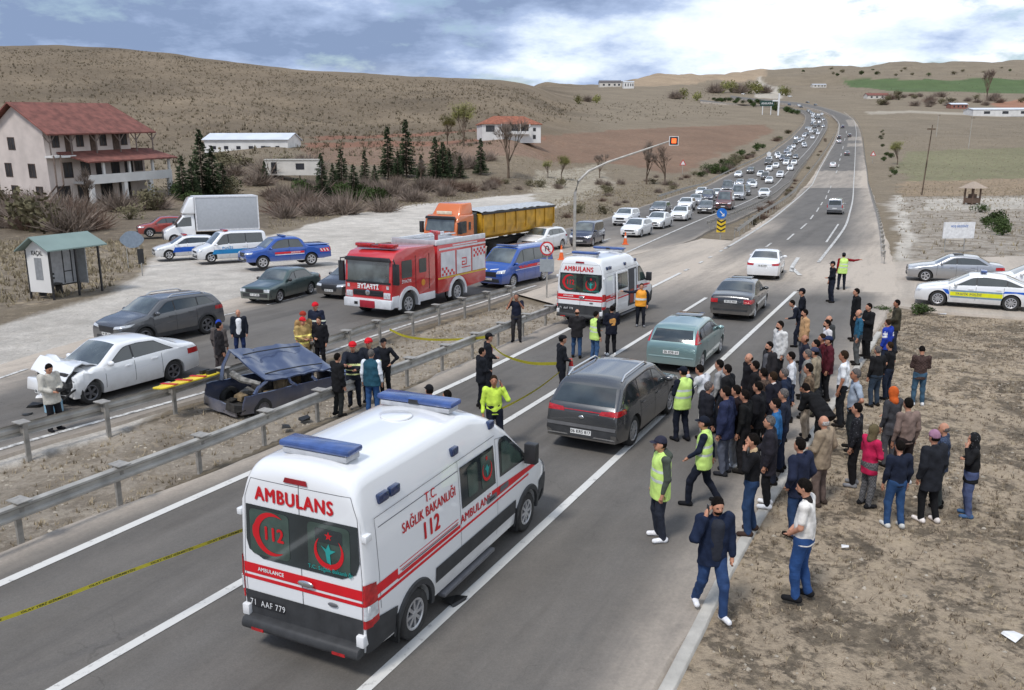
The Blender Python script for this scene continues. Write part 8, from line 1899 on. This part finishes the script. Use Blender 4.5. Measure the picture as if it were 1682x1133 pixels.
def shelter():
 r=thing('bus_shelter','white bus stop shelter with grey-green pitched roof and a dark bench','bus shelter');L_,D=2.95,1.45
 slab(r,'roof',mat('green_grey_sheet',(.20,.27,.25),.6,var=.08,vscale=1),[(-.35,-.3,2.30),(L_+.3,-.3,2.30),(L_+.15,D/2,2.92),(-.35,D/2,2.92)],.06);slab(r,'roof',_mats['green_grey_sheet'],[(L_+.3,D+.3,2.25),(-.35,D+.3,2.25),(-.35,D/2+.005,2.92),(L_+.15,D/2+.005,2.92)],.06)
 m=MB();m.prism([(.0,.25),(D,.25),(D,2.26),(D/2,2.82),(0,2.26)],0,.05,lambda a,c,d:(d,a,c));m.build('side_panel',WPL,r,smooth=0);B_(r,'side_window',mat('grey_panel',(.25,.26,.27),.4),(-.012,-.002,.50,.95,.85,1.9))
 v,f=text_pts('KAÇAL',.30,.006,.8);m=MB();m.add([(-.015,D/2-x*.85,2.12+y)for x,y in v],f);m.build('stop_lettering',TRIM,r,smooth=0)
 B_(r,'back_panel',mat('translucent_panel',(.36,.37,.39),.4),(.06,L_,D-.04,D,.3,2.2));m=MB();m.prism([(.85,.3),(D,.3),(D,2.3),(.85,2.3)],L_-.04,L_,lambda a,c,d:(d,a,c));m.build('side_panel',mat('translucent_panel',(.36,.37,.39),.4),r,smooth=0)
 for x,y in((.03,.03),(.03,D),(L_*.52,D+.03),(L_,.03),(L_,D),(L_*.52,.03)):B_(r,'post',TRIM,(x-.04,x+.04,y-.04,y+.04,-.1,2.26))
 B_(r,'frame',TRIM,(2.0,2.05,D-.06,D-.045,.4,2.2),(2.5,2.55,D-.06,D-.045,.4,2.2),(2.05,2.5,D-.06,D-.045,.95,1.0),(.1,L_,D-.07,D-.045,.3,.36))
 b=B_(r,'bench',TRIM,(.2,1.4,.9,1.3,.45,.52));B_(b,'bench_slat',TRIM,(.2,1.4,1.36,1.40,.68,.78));B_(b,'bench_slat',TRIM,(.2,1.4,1.36,1.40,.88,.98));B_(b,'bench_leg',TRIM,(.35,.42,.9,1.3,0,.45));B_(b,'bench_leg',TRIM,(1.3,1.37,.9,1.3,0,.45));return r
sh_=shelter();g=G(89,490);sh_.location=(g.x,g.y,0);sh_.rotation_euler=(0,0,math.radians(71));sh_.scale=(1.0,)*3
def pole(m,h,r=.04,z0=-.2):m.tube([(0,0,z0),(0,0,h)],r,8)
REDS=mat('sign_red',(.55,.02,.02),.4);BLS=mat('sign_blue',(.01,.14,.50),.4);BKS=mat('sign_black',(.015,.015,.015),.5);WHS=mat('sign_white',(.72,.72,.72),.5)
def sign_at(o,px,py,face):g=gpos(px,py);o.location=g;o.rotation_euler=(0,0,math.radians(face));return o
def disc(root,name,mt,r,z,y,n=28):m=MB();m.lathe([(.001,y),(r,y),(r,y+.012)],(0,0,z),'y',n);return m.build(name,mt,root,smooth=0)
r=thing('traffic_sign','round red-rimmed no-U-turn sign on a pole left of the second ambulance','sign');m=MB();pole(m,2.65);m.build('pole',STEEL,r)
disc(r,'sign_plate',REDS,.33,2.45,-.06);disc(r,'white_field',WHS,.26,2.45,-.066)
m=MB();P_=[(-.07+0,-.13),(-.07,.02)]+[(-.0+.07*math.cos(t)*1,.03+.08*math.sin(t))for t in np.linspace(PI,0,8)]+[(.07,-.02)]
for(a,b),(c,d)in zip(P_[:-1],P_[1:]):m.tube([(a,-.075,2.46+b),(c,-.075,2.46+d)],.022,5)
m.add([(.0,-.08,2.44),(.14,-.08,2.44),(.07,-.08,2.34)],[(0,1,2)]);m.build('u_turn_arrow',BKS,r,smooth=0)
m=MB();m.tube([(-.17,-.082,2.62),(.17,-.082,2.28)],.02,5);m.build('red_bar',REDS,r);B_(r,'information_board',mat('sign_grey',(.30,.33,.35),.6),(-.34,.34,-.06,-.04,1.35,1.95));sign_at(r,898,489,-8)
r=thing('round_panel','blue-grey round-cornered panel on thin posts behind the bus shelter','sign');m=MB();m.prism([(.64*math.cos(t)*(1+.08*math.cos(4*t)),1.75+.52*math.sin(t))for t in np.linspace(0,2*PI,25)[:-1]],0,.04,lambda a,c,d:(a,d,c));m.build('panel',mat('blue_grey_panel',(.22,.27,.33),.6),r,smooth=0)
for x in(-.35,.35):m=MB();m.tube([(x,.06,-.1),(x,.06,1.7)],.03,6);m.build('post',STEEL,r)
sign_at(r,221,437,25)
r=thing('notice_board','narrow dark upright board on a post right of the blue-grey panel','sign');B_(r,'board',TRIM,(-.17,.17,-.02,.02,.7,1.55));m=MB();pole(m,.75);m.build('post',STEEL,r);sign_at(r,234,450,50)
r=thing('traffic_signal_mast','tall curved steel mast with an amber lamp hanging over the far carriageway','traffic light');m=MB();m.tube([(0,0,-.2),(0,0,4.3),(.22,0,5.1),(.9,0,5.75),(2.2,0,6.35),(6.4,0,7.75)],[.12,.10,.095,.09,.08,.05],10);m.build('mast',STEEL,r)
m=MB();m.box(6.3,6.85,-.12,.12,7.48,8.0);sg=m.build('signal_head',BKS,r,bevel=.03);B_(sg,'backing_frame',WHS,(6.26,6.89,-.10,-.07,7.44,7.48),(6.26,6.89,-.10,-.07,8.0,8.04),(6.26,6.3,-.10,-.07,7.48,8.0),(6.85,6.89,-.10,-.07,7.48,8.0))
EM,nt_,b_=_newmat('amber_glow');b_.inputs['Base Color'].default_value=(.8,.12,.02,1);b_.inputs['Emission Color'].default_value=(1,.13,.03,1);b_.inputs['Emission Strength'].default_value=1.1
B_(sg,'lamp',EM,(6.42,6.73,-.135,-.122,7.58,7.90));sign_at(r,943,418,2)
r=thing('keep_right_sign','blue round arrow sign above a yellow and black chevron board at the median tip','sign');m=MB();pole(m,2.5);m.build('pole',STEEL,r);disc(r,'blue_plate',BLS,.42,2.25,-.06);m=MB();m.tube([(-.15,-.075,2.42),(.14,-.075,2.10)],.045,6);m.add([(.22,-.08,2.0),(.20,-.08,2.26),(-.04,-.08,2.02)],[(0,1,2)]);m.build('white_arrow',WHS,r,smooth=0)
ch=B_(r,'chevron_board',mat('sign_yellow',(.68,.46,.02),.5),(-.36,.36,-.07,-.05,.72,1.72));m=MB()
for k in range(3):z=.80+k*.34;m.add([(-.35,-.075,z+.16),(0,-.075,z-.04+.0),(.35,-.075,z+.16),(.35,-.075,z+.30),(0,-.075,z+.10),(-.35,-.075,z+.30)],[(0,1,4,5),(1,2,3,4)])
m.build('black_chevrons',BKS,ch,smooth=0,recalc=False);sign_at(r,1183,393,0)
for px,py,k,lb in[(1121,302-18,'t','triangular warning sign above the queue guardrail'),(1262,268,'r','small round sign beside the upper guardrail of the queue'),(1433,266,'t','small triangular sign on the right shoulder of the hill')]:
 r=thing('warning_sign',lb,'sign');m=MB();pole(m,3.2,.06);m.build('pole',STEEL,r)
 if k=='t':m=MB();m.prism([(-.9,2.4),(.9,2.4),(0,3.9)],-.06,-.03,lambda a,c,d:(a,d,c));m.build('sign_plate',REDS,r,smooth=0);m=MB();m.prism([(-.6,2.55),(.6,2.55),(0,3.55)],-.07,-.062,lambda a,c,d:(a,d,c));m.build('white_field',WHS,r,smooth=0)
 else:disc(r,'sign_plate',WHS,.7,3.2,-.06)
 sign_at(r,px,py,0)
r=thing('road_sign_gantry','dark green direction board with white lettering beside the tall white post','sign');B_(r,'board',mat('sign_dark_green',(.01,.05,.04),.5),(-5,5,-.1,.1,6,9.6))
v,f=text_pts('ANKARA',2.0,.03);m=MB();m.add([(x,-.13,7.8+y)for x,y in v],f);m.build('board_lettering',WHS,r,smooth=0)
for x in(-3,3):m=MB();m.tube([(x,0,-1),(x,0,6)],.3,6);m.build('post',WHS,r)
sign_at(r,1259,186,0);r=thing('white_post','tall white post where the road bends at the top of the hill','post');B_(r,'post',WHS,(-.5,.5,-.5,.5,-1,15));B_(r,'crosspiece',WHS,(-4.5,.5,-.4,.4,9.5,10.6));sign_at(r,1278,187,0)
r=thing('billboard','white rectangular board with a line of dark lettering on posts right of the road','sign');B_(r,'board',WHS,(-1.15,1.15,-.04,.04,1.0,2.15));v,f=text_pts('HOŞ GELDİNİZ',.20,.003);m=MB();m.add([(x*.85,-.05,1.85+y)for x,y in v],f);m.build('board_lettering',BLS,r,smooth=0)
for x in(-.9,.55):m=MB();m.tube([(x,.05,-.2),(x,.05,1.4)],.04,6);m.build('post',STEEL,r)
sign_at(r,1571,412,4)
r=thing('timber_kiosk','small brown timber kiosk with pyramid roof beyond the white board','kiosk');m=MB();m.hexa([(-1.4,-1.4,2.35),(1.4,-1.4,2.35),(1.4,1.4,2.35),(-1.4,1.4,2.35),(-.15,-.15,3.3),(.15,-.15,3.3),(.15,.15,3.3),(-.15,.15,3.3)]);m.build('roof',mat('weathered_roof',(.36,.29,.23),.9),r,smooth=0)
for x in(-.7,.7):
 for y in(-.7,.7):B_(r,'post',mat('kiosk_timber',(.13,.085,.06),.85),(x-.09,x+.09,y-.09,y+.09,0,2.3))
B_(r,'parapet',_mats['kiosk_timber'],(-.75,.75,-.76,-.7,.2,.95),(-.75,.75,.7,.76,.2,.95),(-.76,-.7,-.7,.7,.2,.95),(.7,.76,-.7,.7,.2,.95));B_(r,'counter',_mats['kiosk_timber'],(-.4,.4,-.4,.4,0,1.5));sign_at(r,1596,333,20)
for px,py,tp,wd,lb in[(1514,318,205,1,'dark leaning timber pole right of the road'),(1591,241,190,0,'tall pale concrete pole in the field'),(1538,222,186,0,'thin pale pole further left in the field'),(1463,98,78,0,'tiny mast on the right skyline'),(716,124,110,0,'tiny mast on the skyline above the villa'),(875,131,116,0,'small pylon on the skyline left of the ridge buildings'),(1155,120,100,0,'tiny mast on the skyline above the crest of the road'),(1511,100,82,0,'second tiny mast on the right skyline')]:
 h=hpx(px,py,tp);r=thing('utility_pole',lb,'pole');w=.14 if h<14 else .35;m=MB();m.tube([(0,0,-.5),(h*(.05 if wd else .01),0,h)],[w,w*.6],7);m.build('shaft',BARK if wd else KERB,r)
 m=MB();m.box(-h*.06+h*.04,h*.1,-.06,.06,h*.93,h*.95);m.build('crossarm',BARK,r);sign_at(r,px,py,0)
CONE=mat('cone_orange',(.75,.13,.02),.5)
for i,(px,py,hh,lb)in enumerate([(922,427,.95,'orange traffic cone by the front of the white crossover'),(1027,402,.95,'orange traffic cone in front of the white hatchback'),(937,654,1.12,'tall red and white striped cone beside the gendarme')]):
 r=thing('traffic_cone',lb,'cone',group='traffic cones');s_=hh/.95;m=MB();k=i==2
 prof=[(.17,.04),(.14,.25),(.115,.40),(.085,.60),(.055,.80),(.03,.95)];m.lathe([(a*s_,b*s_)for a,b in prof]+[(.001,.95*s_)],(0,0,0),'z',16);m.build('body',CONE if not k else REDS,r);B_(r,'base',CONE if not k else BKS,(-.24,.24,-.24,.24,0,.04),bevel=.01)
 for a,b in(((.26,.42),(.62,.78))if k else((.48,.66),)):m=MB();f=lambda z:np.interp(z,[p[1]for p in prof],[p[0]for p in prof])+.004;m.lathe([(f(a)*s_,a*s_),(f(b)*s_,b*s_)],(0,0,0),'z',16);m.build('white_band',WHS,r)
 g=G(px,py);r.location=(g.x,g.y,float(rz(g.x,g.y))+.005)
TAPE=mat('tape_yellow',(.78,.70,.05),.5,var=.06)
def tape(pts,label,w=.075,txt=False,twist=0.):
 A=smoothline([G(x,y,z)for x,y,z in pts],step=.12);T=np.gradient(A,axis=0);T/=np.linalg.norm(T,axis=1)[:,None];n=len(A);up=[]
 for i in range(n):t=Vector(T[i]);s_=t.cross(Vector((0,0,1))).normalized();u=s_.cross(t);a=.5+twist*math.sin(i/n*7);up.append(list(u*math.cos(a)+s_*math.sin(a)))
 U=np.array(up)*w/2;m=MB();m.grid(np.stack([A-U,A+U],1));o=tag(m.build('barrier_tape',TAPE,smooth=0,recalc=False),label,'tape','yellow police tapes')
 if txt:
  s=np.r_[0,np.cumsum(np.linalg.norm(np.diff(A,axis=0),axis=1))];m=MB();d0=.12
  while d0<s[-1]-.9:
   v,f=text_pts('OLAY YERİ GİRMEYİN',.058,.0015,1.0);L2=max(x for x,y in v);vv=[]
   for x,y in v:
    d=d0+L2+x;p=np.array([np.interp(d,s,A[:,k])for k in range(3)]);u=np.array([np.interp(d,s,U[:,k])for k in range(3)]);nn=np.cross(np.gradient(A,axis=0)[min(int(np.searchsorted(s,d)),n-1)],u);nn/=np.linalg.norm(nn);nn=nn if nn@(np.array((0,0,CAM_H))-p)>0 else-nn;vv.append(p+u/(w/2)*y+nn*.003)
   m.add(vv,f);d0+=2*L2+.22
  m.build('tape_lettering',BKS,o,smooth=0)
 return o
tape([(-260,1092,.9),(0,1018,.92),(200,943,.95),(400,870,1.0),(640,780,1.1)],'yellow tape with black lettering stretched low across the near left lanes',.085,True)
tape([(640,541,.80),(662,551,.6),(700,557,.45),(760,557,.5),(806,552,1.0)],'yellow tape sagging across the median from the far guardrail',.10)
tape([(806,566,1.0),(830,584,.85),(870,596,.8),(918,597,.95)],'yellow tape between the gendarme with the black cap and the one by the cone',.11)
tape([(822,672,.95),(850,658,.9),(885,637,.9),(918,612,.98)],'yellow tape running from the officer in the yellow jacket to the cone',.09)
YB=mat('stretcher_yellow',(.72,.55,.03),.45)
r=thing('stretcher','yellow spinal board with red straps lying on top of the guardrail','stretcher');m=MB();m.prism([(-.93,-.14),(-.85,-.20),(.6,-.24),(.9,-.17),(.95,0),(.9,.17),(.6,.24),(-.85,.20),(-.93,.14)],0,.05,lambda a,c,d:(a,c,d));m.build('board',YB,r,bevel=.015)
for x in(-.55,-.1,.35):B_(r,'strap',mat('red_strap',(.45,.02,.03),.7),(x-.05,x+.05,-.26,.26,.052,.07))
for x in(-.8,-.3,.15,.6):B_(r,'hand_slot',BKS,(x-.08,x+.08,.155,.185,.050,.054))
B_(r,'head_block',BKS,(.55,.8,-.16,-.06,.052,.16),(.55,.8,.06,.16,.052,.16));g=G(308,626,.84);r.location=g;d=_b0[3]-_b0[2];r.rotation_euler=(math.radians(-6),0,math.atan2(d.y,d.x)+.05);r.scale=(1.0,1.15,1)
r=thing('water_bottle_pack','shrink-wrapped pack of clear blue water bottles by the feet of the cameraman','bottles');WB=mat('bottle_blue',(.28,.45,.56),.15,0,.5)
for i in range(3):
 for j in range(2):m=MB();m.lathe([(.001,0),(.05,0),(.05,.22),(.02,.28),(.02,.31),(.001,.31)],(i*.11,j*.11,0),'z',10);m.build('bottle',WB,r)
g=G(78,678);r.location=(g.x,g.y,.02);r.scale=(1.3,)*3
for i,(px,py,s_,mt,lb)in enumerate([(60,668,.16,BKS,'black plastic fragment left of the water bottles'),(45,682,.10,BKS,'small black fragment on the asphalt near the crash'),(66,652,.12,WHS,'white plastic splinter near the crushed bonnet'),(790,706,.10,BKS,'dark scrap on the asphalt in front of the ambulance'),(748,988,.13,BKS,'flattened black rubber scrap by the ambulance rear wheel'),(1663,1046,.10,WHS,'crumpled white paper on the dry verge at the right edge'),(1388,899,.05,WHS,'small white litter on the dry verge'),(500,690,.14,BKS,'dark car part under the guardrail'),(470,702,.12,BKS,'small dark car part on the median edge'),(1548,517,.12,WHS,'white stone block at the verge below the police car')]):
 rr_=random.Random(i);m=MB();m.hexa([(dx*s_*rr_.uniform(.6,1.4),dy*s_*rr_.uniform(.5,1.1),dz*s_*rr_.uniform(.2,.6))for dz in(0,1)for dx,dy in((-1,-1),(1,-1),(1,1),(-1,1))]);o=m.build('debris',mt,smooth=0);g=G(px,py);o.location=(g.x,g.y,float(rz(g.x,g.y)));o.rotation_euler=(0,0,i);tag(o,lb,'debris','scraps on the ground')
